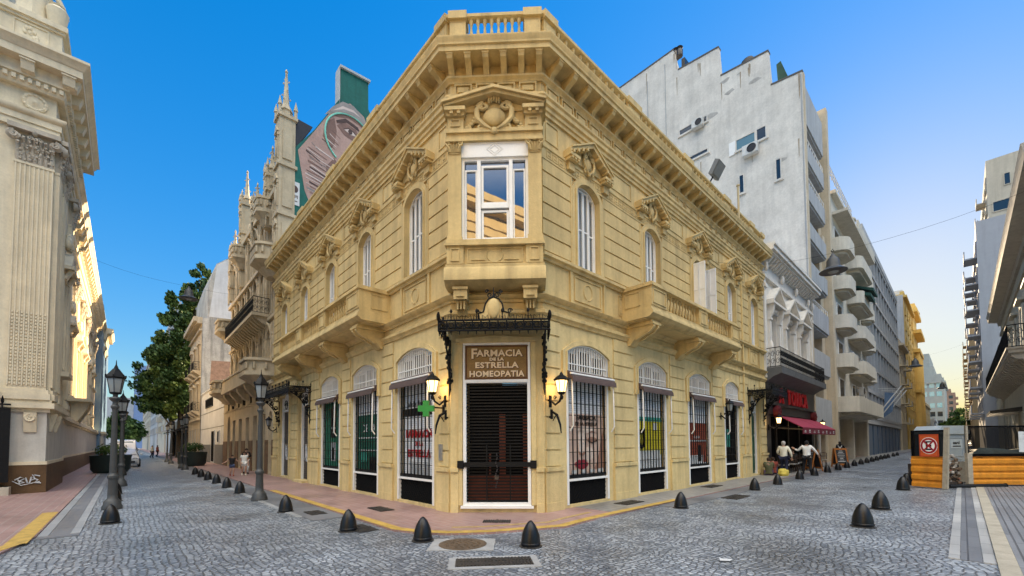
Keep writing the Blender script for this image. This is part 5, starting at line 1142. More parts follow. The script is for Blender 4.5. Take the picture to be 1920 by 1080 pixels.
for i in range(16): s = 20.9 + i * .62; g.prism([(-.4, 9.2), (.0, 9.4), (.4, 9.75), (-.4, 9.75)], 'x', s - .12, s + .12)
g.build('upper_balcony', m_orn, orn); iron_rail(FL, 20.7, 30.5, .48, 9.95, 1.0, parent=orn)
# mural on the party wall (local plane: y = outward offset, s = 17.55)
m_hrf0 = mat('grey_white_cap', (.42, .44, .45), .8, .1, 2, .1)
m_mteal = mat('mural_teal', (.012, .12, .10), .8, .22, 1.2, .1, 20, streak=.3); m_mskin = mat('mural_flesh', (.42, .28, .24), .8, .15, .9, .05, 20, streak=.15); m_mbrown = mat('mural_umber', (.20, .12, .10), .8, .25, 1.5, .05, 20); m_mpale = mat('mural_pale', (.58, .48, .44), .8, .1, 2, .05); m_mgrey = mat('mural_grey_hat', (.27, .25, .24), .8, .2, 2, .05); m_mdk = mat('mural_dark', (.075, .048, .045), .8, .2, 2, .05); m_mint = mat('mural_mint_line', (.22, .62, .50), .8, .1, 2, .05); m_mroof = mat('blue_black_roof', (.012, .016, .028), .6, .2, 2, .1)
FM = Fr(FL.p(17.55, 0), -NL, -DL)      # x = depth behind the street front, y = towards the camera
b = MB(FM)
outl = [(.55, 0), (.55, 19.4), (.95, 19.4), (2.0, 21.0), (3.55, 23.9), (3.6, 25.95), (5.4, 26.1), (5.42, 24.2), (5.75, 23.6), (6.0, 23.0), (12, 23.0), (12, 0)]
b.prism(outl, 'y', -.5, -.02); b.build('side_wall', m_mteal, orn)
b = MB(FM); b.prism([(3.5, 25.9), (5.5, 26.05), (5.5, 26.2), (3.5, 26.05)], 'y', -.7, .12); b.box(3.5, 3.55, -.75, -.02, 22, 25.9); b.build('chimney_cap', m_hrf0, orn)
b = MB(FM); b.prism([(.6, 19.3), (.62, 21.3), (1.95, 21.2), (1.1, 19.6)], 'y', -.6, -.1); b.build('dark_roof_wedge', m_mroof, orn)
mur = MB(FM); mur.prism([(1.1, 19.3), (2.0, 20.9), (3.3, 23.3), (4.2, 23.9), (5.1, 23.5), (5.6, 22.5), (6.6, 20.6), (7, 17.5), (7, 14), (3.6, 14.6), (2.2, 15.4), (1.5, 17.0)], 'y', -.02, .004)
mo = mur.build('mural', m_mskin, orn)
def mp(nm, m_, pts, y): MB(FM).prism(pts, 'y', y - .005, y).build(nm, m_, mo)
mp('mural_hat', m_mgrey, [(2.6, 22.3), (3.1, 23.1), (3.7, 23.75), (4.4, 23.85), (5.1, 23.4), (5.35, 22.7), (4.9, 22.95), (4.3, 23.2), (3.6, 23.05), (3.0, 22.6)], .012)
mp('mural_hat_light', m_mpale, [(3.1, 22.85), (3.7, 23.45), (4.4, 23.55), (4.9, 23.3), (4.4, 23.4), (3.8, 23.3)], .014)
mp('mural_forehead_shade', m_mbrown, [(3.0, 22.5), (3.6, 22.98), (4.3, 23.13), (4.9, 22.9), (5.3, 22.6), (4.7, 22.75), (4.1, 22.85), (3.5, 22.6)], .013)
rr = random.Random(11); z = 15.0; k = 0
while z < 22.6:
    h = rr.uniform(.03, .11); x0 = 1.35 + max(0, (z - 19.3) * .62) + rr.uniform(0, .5) + max(0, 17.5 - z) * .5; x1 = rr.uniform(2.3, 3.6) + max(0, 19.5 - z) * .4
    if x1 > x0 + .3: mp('mural_stripe', [m_mpale, m_mbrown, m_mpale, m_mgrey, m_mbrown, m_mpale, m_mdk][k % 7], [(x0, z), (x1, z - .3), (x1, z - .3 + h * .6), (x0, z + h)], .018 + .001 * (k % 3))
    z += h + rr.uniform(.02, .13); k += 1
mp('mural_cheek', m_mbrown, [(3.2, 19.8), (3.7, 19.2), (4.1, 18.0), (3.6, 17.4), (2.9, 18.0), (2.7, 19.0)], .011)
mp('mural_side_shade', m_mbrown, [(2.7, 21.9), (3.2, 22.4), (3.35, 21.6), (3.2, 20.6), (2.9, 20.2), (2.5, 20.9)], .011)
mp('mural_eye_socket', m_mbrown, [(3.35, 22.0), (3.8, 22.45), (4.6, 22.3), (4.95, 21.7), (4.5, 21.45), (3.8, 21.6)], .016)
mp('mural_brow', m_mdk, [(3.3, 22.3), (3.9, 22.72), (4.7, 22.55), (4.85, 22.3), (4.0, 22.5), (3.35, 22.15)], .026)
mp('mural_eye_white', m_mpale, [(3.8, 21.95), (4.08, 22.12), (4.4, 22.04), (4.6, 21.86), (4.25, 21.8)], .027)
mp('mural_iris', m_mdk, [(4.2 + .14 * math.cos(i * .63), 21.97 + .15 * math.sin(i * .63)) for i in range(10)], .031)
mp('mural_lid', m_mdk, [(3.75, 21.97), (4.08, 22.2), (4.45, 22.1), (4.68, 21.85), (4.42, 22.03), (4.08, 22.12)], .033)
mp('mural_nose_light', m_mpale, [(4.7, 21.4), (5.1, 21.6), (5.4, 20.4), (4.9, 19.8), (4.6, 20.5)], .016)
b = MB(FM); c_ = (4.25, 21.3); b.tube([(c_[0] + 1.62 * math.cos(rad(a)), .045, c_[1] + 1.75 * math.sin(rad(a))) for a in range(35, 236, 8)], .05, 5); b.build('mural_ring', m_mint, mo)
b = MB(FM); b.box(.72, 1.22, -.02, .01, 15.9, 17.3); bo = b.build('mural_tablet', m_pale, orn); MB(FM).prism([(.97 + .17 * math.cos(i * .52), 16.85 + .22 * math.sin(i * .52)) for i in range(12)], 'y', .01, .016).build('tablet_emblem', m_mdk, bo)
b = MB(FM)
for i in range(5): b.box(.82 + i * .065, .86 + i * .065, .01, .016, 16.3 + .05 * (i % 2), 16.5)
b.box(.85, 1.1, .01, .016, 16.1, 16.15); b.build('tablet_lettering', m_mdk, bo)
# ================================================================== low white house, old stained house, further row
m_wht = mat('white_render', (.56, .57, .58), .8, .1, 1, .15, 20, streak=.25); m_grys = mat('stained_render', (.40, .385, .35), .9, .28, .7, .3, 14, streak=.75, dirt=(.10, .095, .09)); m_grwain = mat('grey_wainscot', (.13, .135, .14), .7, .15, 2, .15, 20); m_beige = mat('beige_render', (.46, .39, .28), .8, .15, 1.2, .2, 25, streak=.35); m_bri = mat('bare_brick', (.27, .17, .12), .9, .3, 3, .4, 20)
lw = thing('low_white_house', 'low plain white house with black grooves and grey base next to the ornate townhouse', 'building', FL.p(34.1, 0, 0))
g = MB(FL); g.box(34.05, 48.9, -8, -.05, 0, 7.2); g.box(34.05, 48.9, -.3, .02, 7.2, 7.35); g.build('wall', m_wht, lw)
g = MB(FL); g.box(34.05, 48.9, -.055, .0, 0, 1.75); g.build('grey_base', m_grwain, lw)
g = MB(FL)
for z in (3.35, 4.95): g.box(34.05, 48.9, -.055, -.035, z, z + .05)
g.build('groove_lines', m_blkp, lw)
for nm, a, b_, z0, z1 in (('window', 40.2, 45, 5.5, 6.4), ('door', 38.6, 40.6, .05, 3.1), ('small_window', 36, 37, 1.9, 3.0)):
    g = MB(FL); frame(g, a, b_, z0, z1, .08, -.06, .03); go = g.build(nm, m_wht if nm != 'window' else m_blk, lw); MB(FL).box(a + .08, b_ - .08, -.06, .008, z0 + .08, z1 - .08).build('panel', m_dark, go)
old = thing('old_beige_house', 'old beige house with small iron balconies and a stained bare side wall', 'building', FL.p(49, 0, 0))
FS = Fr(FL.p(49.0, 0), -NL, -DL)
b = MB(FS); b.prism([(.0, 0), (.0, 16.0), (.45, 16.2), (.5, 20.0), (1.2, 22.6), (3, 24.2), (11, 24.2), (11, 0)], 'y', -11, -.02); b.build('wall', m_grys, old)
b = MB(FS); b.prism([(.8, 8.5), (4, 8.5), (4, 11.5), (.9, 11.3)], 'y', -.03, .01); b.build('bare_brick_patch', m_bri, old)
b = MB(FS); b.prism([(.6, 16.3), (4, 16.5), (4, 24.1), (3, 24.1), (1.25, 22.5)], 'y', -.03, .006); b.build('white_gable_paint', m_wht, old)
g = MB(FL); wall(g, 48.95, 60, 0, 16.2, [(s, 1.3, .1, 3.4, .2) for s in (50.6, 53.2, 55.8, 58.4)], .03, .3); 
wl = g.build('street_front', m_beige, old)
for row, (z0, z1) in enumerate(((5.6, 8.6), (10.2, 13.2))):
    for s in (50.8, 54.4, 58):
        f = MB(FL); frame(f, s - .75, s + .75, z0, z1, .18, .02, .14); f.prism([(s - .9, z1), (s + .9, z1), (s, z1 + .5)], 'y', .02, .25); fo = f.build('window', m_beige, old); MB(FL).box(s - .57, s + .57, .02, .05, z0 + .18, z1 - .18).build('pane', m_dark, fo)
        MB(FL).prism([(.02, z0 - .6), (.3, z0 - .4), (.7, z0 - .15), (.7, z0), (.02, z0)], 'x', s - 1.0, s + 1.0).build('balcony_slab', m_beige, old)
        iron_rail(FL, s - .95, s + .95, .64, z0, .95, True, old, .05, .3)
g = MB(FL)
for z0, z1, d in ((4.5, 4.75, .3), (9.3, 9.45, .2), (14.6, 14.8, .25), (15.4, 15.6, .5), (15.6, 16.1, .8)): g.box(48.95, 60, .0, d, z0, z1)
g.build('cornices', m_beige, old)
def simple_block(fr, name, label, s0, s1, o0, depth, z1, m_, floors, cols, wz=.55, ww=.5, z0=4.5, far=True, glass=None, cornice=True, lipy=.35, cat='building', balc=None, group=None):
    t = thing(name, label, cat, fr.p((s0 + s1) / 2, o0 - depth / 2, 0), 0, group)
    b = MB(fr); b.box(s0, s1, o0 - depth, o0, -.2, z1); 
    if cornice: b.box(s0 - .05, s1 + .05, o0 - depth, o0 + lipy, z1 - .7, z1 - .3); b.box(s0 - .05, s1 + .05, o0 - .5, o0 + .1, z1 - .3, z1 + .5)
    b.build('wall', m_, t); fh = (z1 - 1 - z0) / floors; cw = (s1 - s0) / cols
    for i in range(floors):
        for j in range(cols):
            a = s0 + (j + .5 - ww / 2) * cw; zb = z0 + i * fh + fh * .12; f = MB(fr); frame(f, a - .06, a + cw * ww + .06, zb - .06, zb + fh * wz + .06, .1, o0 - .02, o0 + .08); f.box(a - .12, a + cw * ww + .12, o0, o0 + .16, zb - .14, zb - .05)
            fo = f.build('window', m_, t); MB(fr).box(a + .04, a + cw * ww - .04, o0 - .02, o0 + .025, zb + .04, zb + fh * wz - .04).build('pane', glass or m_glass, fo)
            if balc and j in balc: g = MB(fr); g.box(a - .3, a + cw * ww + .3, o0, o0 + 1.0, zb - .3, zb - .15); g.box(a - .3, a + cw * ww + .3, o0 + .9, o0 + 1.0, zb - .15, zb + .7); g.build('balcony', m_, t)
    return t
m_paleg = mat('pale_grey_render', (.44, .45, .46), .8, .12, .6, .1, 10, streak=.25); m_cream2 = mat('cream_render_far', (.50, .45, .36), .8, .12, .6, .1, 10, streak=.25)
lo_ = thing('low_shop', 'low dark shop front with awnings under the tall tree', 'building', FL.p(66, 0, 0))
g = MB(FL); g.box(60.1, 84, -8, -.05, 0, 5.6); g.build('wall', mat('brown_render', (.22, .18, .14), .8, .2, 1, .2), lo_)
for i in range(5): s = 62 + i * 4.4; MB(FL).box(s, s + 2.6, -.06, -.02, .1, 3.4).build('shop_opening', m_dark, lo_); MB(FL).prism([(-.05, 4.3), (1.5, 3.7), (1.5, 3.5), (-.05, 3.9)], 'x', s - .4, s + 3.0).build('awning', m_blkp, lo_)
simple_block(FL, 'apartment_house', 'grey white apartment house beyond the tree with stepped upper floors', 86, 108, -.3, 12, 27, m_paleg, 8, 6, z0=4.5, balc=(1, 4))
b = MB(FL); b.box(90, 106, -9, -2.5, 27.5, 31); tag(b.build('penthouse', m_paleg), 'set back grey penthouse on the apartment house beyond the tree', 'building')
simple_block(FL, 'apartment_house', 'slim cream apartment house far down the left street', 109, 134, -.1, 12, 26.5, m_cream2, 8, 6, balc=(2,))
simple_block(FL, 'apartment_house', 'pale tall apartment house near the end of the left street', 135, 175, .1, 12, 30, m_paleg, 8, 7)
simple_block(FL, 'apartment_house', 'farthest pale apartment house on the right side of the left street', 176, 259, .2, 12, 33, m_cream2, 8, 8)
simple_block(Fr(FL.o, FL.x, FL.y), 'office_block', 'blue grey glass office block beyond the palace on the left street', 62, 84, 30, 21.6, 19, mat('blue_cladding', (.12, .2, .3), .4, .1, 1, 0), 5, 6)
simple_block(FL, 'office_block', 'distant pale block closing the left street', 330, 345, 22, 26, 30, m_paleg, 6, 6)
simple_block(FL, 'tower_block', 'distant blue tower block at the end of the left street', 300, 318, 3.0, 8, 46, mat('blue_tower', (.16, .24, .42), .6, .1, 1, 0), 10, 4)
# ------------------------------------------------------------------ trees
m_bark = mat('bark', (.07, .055, .04), .9, .25, 6, .6, 20)
def leafmat(name, c1, c2):
    m_ = mat(name, c1, .6, .35, 2.2, 0, spec=.25); b_ = m_.node_tree.nodes['Principled BSDF']; 
    t = m_.node_tree; N = t.nodes; L = t.links; g = N.new('ShaderNodeNewGeometry'); n = N.new('ShaderNodeTexNoise'); n.inputs['Scale'].default_value = .45; L.new(g.outputs['Position'], n.inputs['Vector']); src = b_.inputs['Base Color'].links[0].from_socket
    r_ = N.new('ShaderNodeMapRange'); r_.inputs[1].default_value = .45; r_.inputs[2].default_value = .65; L.new(n.outputs['Fac'], r_.inputs[0]); mx = N.new('ShaderNodeMix'); mx.data_type = 'RGBA'; L.new(r_.outputs[0], mx.inputs[0]); L.new(src, mx.inputs[6]); mx.inputs[7].default_value = (*c2, 1); L.new(mx.outputs[2], b_.inputs['Base Color'])
    b_.inputs['Subsurface Weight'].default_value = 0
    return m_
m_leaf = leafmat('leaf_green', (.035, .075, .02), (.11, .165, .035)); m_leaf2 = leafmat('leaf_pale', (.05, .09, .035), (.09, .13, .05))
def tree(label, p, h, blobs, n, seed, m_=None, ls=.3, trunk=.3, group=None):
    rnd = random.Random(seed); t = thing('tree', label, 'tree', p, rnd.uniform(0, 6) * 0, group)
    b = MB(W); x, y, z = p; tops = [(x + bx, y + by, z + bz) for bx, by, bz, br in blobs]
    b.tube([(x, y, z - .1), (x + .1, y, z + h * .2), (x - .1, y + .1, z + h * .4), (x, y, z + h * .7)], [trunk, trunk * .8, trunk * .6, trunk * .2], 8)
    for q in tops: m0 = Vector((x, y, z + h * rnd.uniform(.22, .45))); m1 = Vector(q); mid = m0.lerp(m1, .5) + Vector((0, 0, .4)); b.tube([tuple(m0), tuple(mid), tuple(m1)], [trunk * .4, trunk * .25, .03], 5)
    b.build('trunk', m_bark, t)
    c_ = MB(W); tot = sum(q[3] ** 2 for q in blobs)
    for bx, by, bz, br in blobs:
        k = int(n * br * br / tot); sub = []
        for i in range(max(5, int(br * 6))):
            v = Vector((rnd.gauss(0, 1), rnd.gauss(0, 1), rnd.gauss(0, .8))).normalized() * br * rnd.uniform(.45, 1.0); sub.append((v, rnd.uniform(.22, .42) * br))
        for i in range(k):
            v0, r0 = rnd.choice(sub); d = Vector((rnd.gauss(0, 1), rnd.gauss(0, 1), rnd.gauss(0, 1))).normalized() * r0 * rnd.random() ** .4
            q = Vector((x + bx, y + by, z + bz)) + v0 + d; a = Vector((rnd.gauss(0, 1), rnd.gauss(0, 1), rnd.gauss(0, .7))).normalized(); u = a.orthogonal().normalized(); s = ls * rnd.uniform(.6, 1.3)
            e1 = a.cross(u) * s; e2 = u * s * .55
            c_.face([tuple(q - e1), tuple(q + e2), tuple(q + e1), tuple(q - e2)])
    c_.build('crown', m_ or m_leaf, t); return t
P = FL.p(64, .7, 0)
tree('tall dark green street tree rising above the old beige house', tuple(P), 26, [(2.6, 0, 25.2, 1.5), (1.2, 1, 23.4, 1.8), (3.2, -1, 22.6, 1.7), (0, 0, 21.2, 2.0), (2.2, 0.5, 20.4, 2.1), (-0.6, 0, 18.6, 2.2), (1.4, 0.8, 17.8, 2.4), (-1.4, -0.5, 16, 2.4), (0.6, -0.6, 15, 2.5), (-2.0, 0, 13.2, 2.4), (0, 0, 12.2, 2.6), (-2.6, 0.5, 10.6, 2.2), (-0.4, 0, 9.6, 2.6), (-3.0, 0, 8.4, 1.8), (-1, 0, 7.4, 2.2), (-2.6, 0, 6.6, 1.5), (0.6, 0, 6.4, 1.8), (1, 0, 9, 2.0)], 36000, 21, ls=.24, trunk=.4)
P = FL.p(74, .8, 0)
tree('second street tree with a wide low crown behind the tall dark one', tuple(P), 17, [(0, 0, 14, 3), (-2.5, 0, 12, 3), (2, 0, 11, 2.6), (-1, 0, 8.5, 3), (-4, 0, 9, 2.2)], 9000, 22, ls=.26, trunk=.35)
for i, (s, o_, lb) in enumerate(((150, 7.5, 'round green tree far down the left street behind the parked cars'), (190, 6, 'distant green tree at the end of the left street, pale and small'))): tree(lb, tuple(FL.p(s, o_, 0)), 10, [(0, 0, 7, 3.5), (-3, 0, 6, 3), (3, 0, 6, 3), (0, 0, 9, 2.5)], 2500, 31 + i, ls=.55)
# ================================================================== right-hand street, left row
m_hr = mat('tower_white_render', (.63, .60, .55), .88, .16, .7, .4, 6, streak=.2, dirt=(.24, .235, .22)); m_hrf = mat('tower_front_grey', (.36, .375, .39), .8, .1, .8, .15, 15, streak=.4); m_hrc = mat('recess_cream', (.50, .43, .32), .8, .12, 1, .1, 15, streak=.3)
m_acw = mat('ac_casing', (.58, .58, .56), .5, .1, 5, 0)
hr = thing('apartment_tower', 'tall white apartment tower with a stepped blank side wall and balcony slots', 'building', FR.p(28.5, 0, 0))
FH = Fr(FR.p(28.5, 0), -NR, -DR)      # x = depth behind the front, y = towards the corner
out = [(.02, 0), (.02, 29.15), (2.04, 29.4), (2.19, 32.25), (5.7, 32.6), (5.85, 35.2), (9.33, 35.6), (9.8, 37.8), (31, 37.9), (31, 0)]  # unseen rear stretch added at full height to shade the palace flank
b = MB(FH); b.prism(out, 'y', -.4, 0); b.build('side_wall', m_hr, hr)
b = MB(FH)
for (a, c_) in zip(out[1:8], out[2:9]):
    if abs(c_[0] - a[0]) > .6: b.prism([(a[0] - .03, a[1]), (c_[0] + .03, c_[1]), (c_[0] + .03, c_[1] + .12), (a[0] - .03, a[1] + .12)], 'y', -.5, .04)
b.build('coping', mat('dark_coping', (.10, .09, .085), .8, .2, 3, .1), hr)
b = MB(FH); b.tube([(.1, .02, .3), (.1, .02, 29)], .05, 5); b.tube([(12.4, .02, 12), (12.4, .02, 36.5)], .04, 5); b.tube([(10.6, .02, 20), (10.6, .02, 37)], .03, 5); b.build('drain_pipe', m_hrf, hr)
g = MB(FR); g.box(28.9, 36.4, -31, -1.6, 0, 29); g.build('core', m_hrc, hr)
g = MB(FR); rows = [(24.0, 25.5), (21.0, 22.7), (18.0, 19.7), (15.0, 16.8), (11.9, 13.7), (8.6, 10.4), (5.0, 6.9)]
zz = [0] + [v for r_ in rows[::-1] for v in r_] + [28.4]
for a, c_ in zip(zz[0::2], zz[1::2]):
    if a == 0: g.box(29.0, 34.6, -1.5, 0, 2.6, c_)
    else: g.box(28.9, 34.6, -1.5, 0, a, c_); g.box(28.9, 34.6, -1.5, -.1, a - .14, a)
g.build('balcony_front', m_hrf, hr)
for i, (z0, z1) in enumerate(rows):
    for k, (s0, s1) in enumerate(((29.4, 31.6), (32.0, 34.2))):
        f = MB(FR); frame(f, s0, s1, z0, z1, .08, -1.6, -1.5); fo = f.build('balcony_window', m_white, hr); MB(FR).box(s0 + .08, s1 - .08, -1.6, -1.55, z0 + .08, z1 - .08).build('pane', m_glass, fo)
    if i in (0, 1, 4):
        f = MB(FR); f.tube([(28.95, -.05, z0 + .42), (34.5, -.05, z0 + .42)], .03, 5)
        for j in range(9): f.tube([(29.2 + j * .65, -.05, z0 - .05), (29.2 + j * .65, -.05, z0 + .42)], .02, 4)
        f.build('balcony_rail', m_white, hr)
    for a in ((34.2, -.6),): 
        if i in (0, 2): f = MB(FR); f.box(33.6, 34.4, -.45, -.05, z0, z0 + .55); f.build('shade_box', m_hrc, hr)
g = MB(FR); g.box(28.55, 28.95, -2, .05, 0, 29.1); g.box(34.6, 35.8, -2.5, -.5, 0, 30); g.box(35.8, 36.5, -3, .1, 0, 30.4); g.lathe([(.6, 0), (.6, 1.0), (.5, 1.3), (.05, 1.4)], 33.2, -1.2, 10, 28.4); g.box(29, 36, -3, -.6, 28.4, 29.3)
g.build('front_piers', m_hrc, hr)
g = MB(FR); g.box(29.2, 34.5, -1.4, -1.2, 0, 2.6); g.build('dark_entrance', m_dark, hr)
def hwin(x0, x1, z0, z1, nm='side_window', split=None, m_=None):
    f = MB(FH); frame(f, x0, x1, z0, z1, .09, -.02, .07); f.box(x0 - .08, x1 + .08, 0, .12, z0 - .1, z0); fo = f.build(nm, m_hr, hr); MB(FH).box(x0 + .09, x1 - .09, -.02, .025, z0 + .09, z1 - .09).build('pane', m_ or m_glass, fo)
    if split: MB(FH).box(split - .05, split + .05, 0, .06, z0 + .09, z1 - .09).build('mullion', m_white, fo)
m_gbl = glass_mat('pale_blue_glass', (.10, .20, .24), .08)
hwin(2.42, 3.2, 25.45, 26.5); hwin(3.2, 4.72, 25.45, 26.45, m_=m_gbl); hwin(1.5, 1.95, 21.7, 23.4); hwin(4.1, 4.55, 21.8, 23.4); hwin(6.85, 9.4, 29.35, 29.95, 'slit_window'); hwin(6.85, 8.7, 26.6, 27.05, 'slit_window')
MB(FH).box(4.72, 5.2, -.02, .08, 25.3, 26.4).build('white_panel', m_white, hr)
def ac(label, fr, x, y, z, w_=.95, h=.68, d=.42):
    t = thing('air_conditioner', label, 'air conditioner', fr.p(x, y, z), 0, 'wall air conditioners')
    b = MB(fr); b.box(x - w_ / 2, x + w_ / 2, y + .05, y + d, z, z + h); b.box(x - w_ / 2 + .05, x + w_ / 2 - .05, y, y + d * .9, z - .06, z - .003); b.build('casing', m_acw, t)
    b = MB(fr); b.lathe_y([(h * .42, y + d), (h * .42, y + d + .03), (h * .36, y + d + .03), (h * .36, y + d + .005), (.02, y + d + .005)], x - w_ * .12, z + h / 2, 16); b.build('fan_grille', m_blkp, t)
ac('air conditioner on the upper slit window of the white tower side wall', FH, 7.6, .05, 29.1); ac('air conditioner under the blue window of the white tower side wall', FH, 3.55, .05, 24.55, 1.1, .8)
b = MB(FH)
for x, r_ in ((10.3, .3), (10.0, .35), (9.65, .3)): b.lathe([(r_, 0), (r_ * 1.05, .5), (r_ * .8, .65), (r_ * 1.1, .8), (r_ * .6, .95)], x, -1.0, 10, 37.75 + (x - 9.6) * .1)
b.box(9.0, 9.3, -2, -.6, 35.5, 37); tag(b.build('roof_vent', m_blkp), 'cluster of dark cowl vents on the highest step of the white tower', 'roof vent')
b = MB(FH); b.lathe_y([(.55, -1.6), (.55, -.7), (.4, -.65), (.02, -.65)], 3.9, 32.9, 14); b.box(3.2, 4.6, -1.7, -.8, 32.4, 32.8); tag(b.build('roof_vent', m_blkp), 'round dark roof vent on the middle step of the white tower', 'roof vent')
b = MB(FH); b.prism([(.9, 29.3), (1.8, 29.4), (1.9, 31.6), (1.6, 31.7)], 'y', -2.2, -1.0); tag(b.build('roof_parasol', mat('dark_green_cloth', (.015, .06, .05), .8, .2, 3, .1)), 'folded dark green awning on the white tower roof terrace', 'awning')
rs = random.Random(17); m_rust2 = mat('rust_stain', (.33, .27, .20), .9, .3, 4, .1, 20); m_patch = mat('bare_patch', (.40, .385, .36), .9, .25, 3, .5, 15)
for i in range(26):        # rust runs under the copings and sills, and patches of lost paint
    x = rs.choice((2.0, 2.3, 5.6, 5.9, 9.2, 9.6, .3, 7.5, 3.5, 12.4, 4.3)) + rs.uniform(-.12, .12); top = 29.2 if x < 2.1 else 32.2 if x < 5.75 else 35.1 if x < 9.5 else 37.7; z = top - rs.uniform(0, .3) if rs.random() < .6 else rs.choice((24.4, 26.2, 21.6)) - rs.uniform(0, .4); h_ = rs.uniform(.5, 2.2)
    b = MB(FH); b.prism([(x - .05, z), (x + .05, z), (x + .02, z - h_), (x - .015, z - h_ * .9)], 'y', -.01, .003 + i * .0002); b.build('rust_stain', m_rust2, hr)
for i in range(16):
    x, z = rs.uniform(.6, 14), rs.uniform(16, 33); w_ = rs.uniform(.12, .6)
    if z > 29 and x < 2.3 or z > 32 and x < 5.8: continue
    b = MB(FH); b.prism([(x + w_ * rs.uniform(.6, 1.2) * math.cos(k * .7), z + w_ * .45 * rs.uniform(.5, 1.2) * math.sin(k * .7)) for k in range(9)], 'y', -.01, .0022 + i * .0002); b.build('bare_patch', m_patch, hr)
# ------------------------------------------------------------ white ornate house with the cafe
m_wo = mat('white_stucco', (.68, .65, .59), .75, .1, 1.5, .2, 25, streak=.28)
wo = thing('ornate_white_house', 'narrow white house with three pedimented windows and an iron balcony above the cafe', 'building', FR.p(17.7, 0, 0))
WS = [19.35, 22.4, 25.55]
g = MB(FR); wall(g, 17.65, 28.45, 5.2, 12.4, [(s, 1.35, 5.9, 9.0, 0) for s in WS], -.02, .4); g.box(17.65, 28.45, -7, -.5, 0.0, 12.3); g.build('wall', m_wo, wo)
for s in WS:
    f = MB(FR); frame(f, s - .67, s + .67, 5.85, 9.0, .1, -.38, -.3); f.box(s - .05, s + .05, -.38, -.3, 5.95, 8.9); f.box(s - .57, s + .57, -.38, -.3, 7.9, 7.98)
    fo = f.build('french_window', m_white, wo); MB(FR).box(s - .6, s + .6, -.42, -.385, 5.9, 8.95).build('pane', m_glass, fo)
    p = MB(FR)
    for d in (-1, 1): p.box(s + d * .88 - .14, s + d * .88 + .14, -.02, .14, 5.8, 8.7); p.box(s + d * .88 - .18, s + d * .88 + .18, -.02, .2, 8.5, 8.62); p.prism([(0, 8.62), (.15, 8.62), (.3, 8.95), (.36, 9.35), (0, 9.35)], 'x', s + d * .88 - .12, s + d * .88 + .12); p.ell(s + d * .88, .14, 7.0, .16, .1, .35, 7, 5)
    p.box(s - .7, s + .7, -.02, .1, 9.0, 9.35)
    for k in range(6): p.ell(s - .45 + k * .18, .14, 9.18 + .06 * math.sin(k * 2), .09, .08, .1, 6, 4)
    p.box(s - 1.2, s + 1.2, -.02, .42, 9.35, 9.47)
    for d in (-1, 1): p.prism([(s + d * 1.2, 9.47), (s + d * 1.2, 9.6), (s, 10.5), (s, 10.36)], 'y', -.02, .42)
    p.prism([(s - 1.0, 9.47), (s + 1.0, 9.47), (s, 10.3)], 'y', -.02, .05); p.ell(s, .08, 9.75, .2, .08, .16, 7, 4)
    p.build('window_pediment', m_wo, wo)
g = MB(FR)
for z0, z1, d in ((5.2, 5.35, .1), (10.75, 10.9, .16), (11.0, 11.06, .08), (12.0, 12.12, .5), (12.12, 12.35, .62), (12.35, 12.5, .7), (12.5, 12.95, -.2)): g.box(17.6, 28.5, -.3, d, z0, z1)
for s in (17.85, 20.9, 23.95, 27.1, 28.25): g.box(s - .16, s + .16, -.02, .08, 5.35, 10.75); g.box(s - .2, s + .2, -.02, .16, 10.2, 10.4); g.ell(s, .16, 11.35, .16, .12, .28, 7, 5)
i = 0
while 17.8 + i * .46 < 28.3: s = 17.8 + i * .46; g.prism([(0, 11.6), (.15, 11.65), (.4, 11.9), (.44, 12.0), (0, 12.0)], 'x', s - .09, s + .09); i += 1
g.build('cornice', m_wo, wo)
g = MB(FR); g.prism([(-.02, 4.95), (.4, 5.25), (.78, 5.38), (.8, 5.72), (-.02, 5.72)], 'x', 17.72, 28.3); g.build('balcony_slab', mat('dark_slab_paint', (.10, .105, .11), .7, .2, 2, .15), wo)
iron_rail(FR, 17.8, 28.2, .72, 5.74, 1.05, True, wo, .0, .2)
m_cafe = mat('cafe_black', (.018, .018, .02), .4, .2, 3, .05); m_redneon = mat('red_sign', (.24, .01, .012), .5, 0, 1, 0, emit=(1, .02, .03), estr=.02)
g = MB(FR); g.box(17.7, 28.3, -.45, .05, 3.25, 5.15); g.box(17.7, 18.5, -.45, -.02, 0, 3.25); g.box(27.7, 28.3, -.45, -.02, 0, 3.25); g.box(17.8, 28.2, .05, .18, 3.75, 3.85)
shopf = g.build('shopfront', m_cafe, wo)
g = MB(FR); g.box(18.5, 27.7, -.47, -.4, 0, 3.2); g.build('dark_opening', m_dark, wo)
g = MB(FR)
for s in (20.6, 23.1, 25.6): g.box(s - .06, s + .06, -.4, -.3, 0, 3.2)
g.box(18.5, 27.7, -.39, -.31, 2.5, 2.58); g.build('opening_frame', m_cafe, wo)
sgn = text_mesh('A  TORICA', 1.25, FR, 22.9, .12, 3.95, .04, False, 1.1, .01, .95).build('cafe_sign', m_redneon); tag(sgn, 'big red lettering on the black cafe front under the iron balcony', 'sign')
m_emb = mat('dark_red_emblem', (.10, .006, .009), .5, .3, 9, .2)
for s, lb in ((19.0, 'round red neon emblem at the near end of the black cafe front'), (27.4, 'round red neon emblem at the far end of the black cafe front')):
    b = MB(FR); b.lathe_y([(.34, .06), (.34, .3), (.3, .32), (.02, .32)], s, 3.4, 16)
    for k in range(5): a = k * 1.257; b.ell(s + .18 * math.cos(a), .33, 3.4 + .18 * math.sin(a), .09, .03, .09, 6, 4)
    tag(b.build('neon_emblem', m_emb), lb, 'sign')
aw = thing('cafe_awning', 'dark red canvas awning over the cafe tables with a lettered valance', 'awning', FR.p(23.4, .3, 2.1))
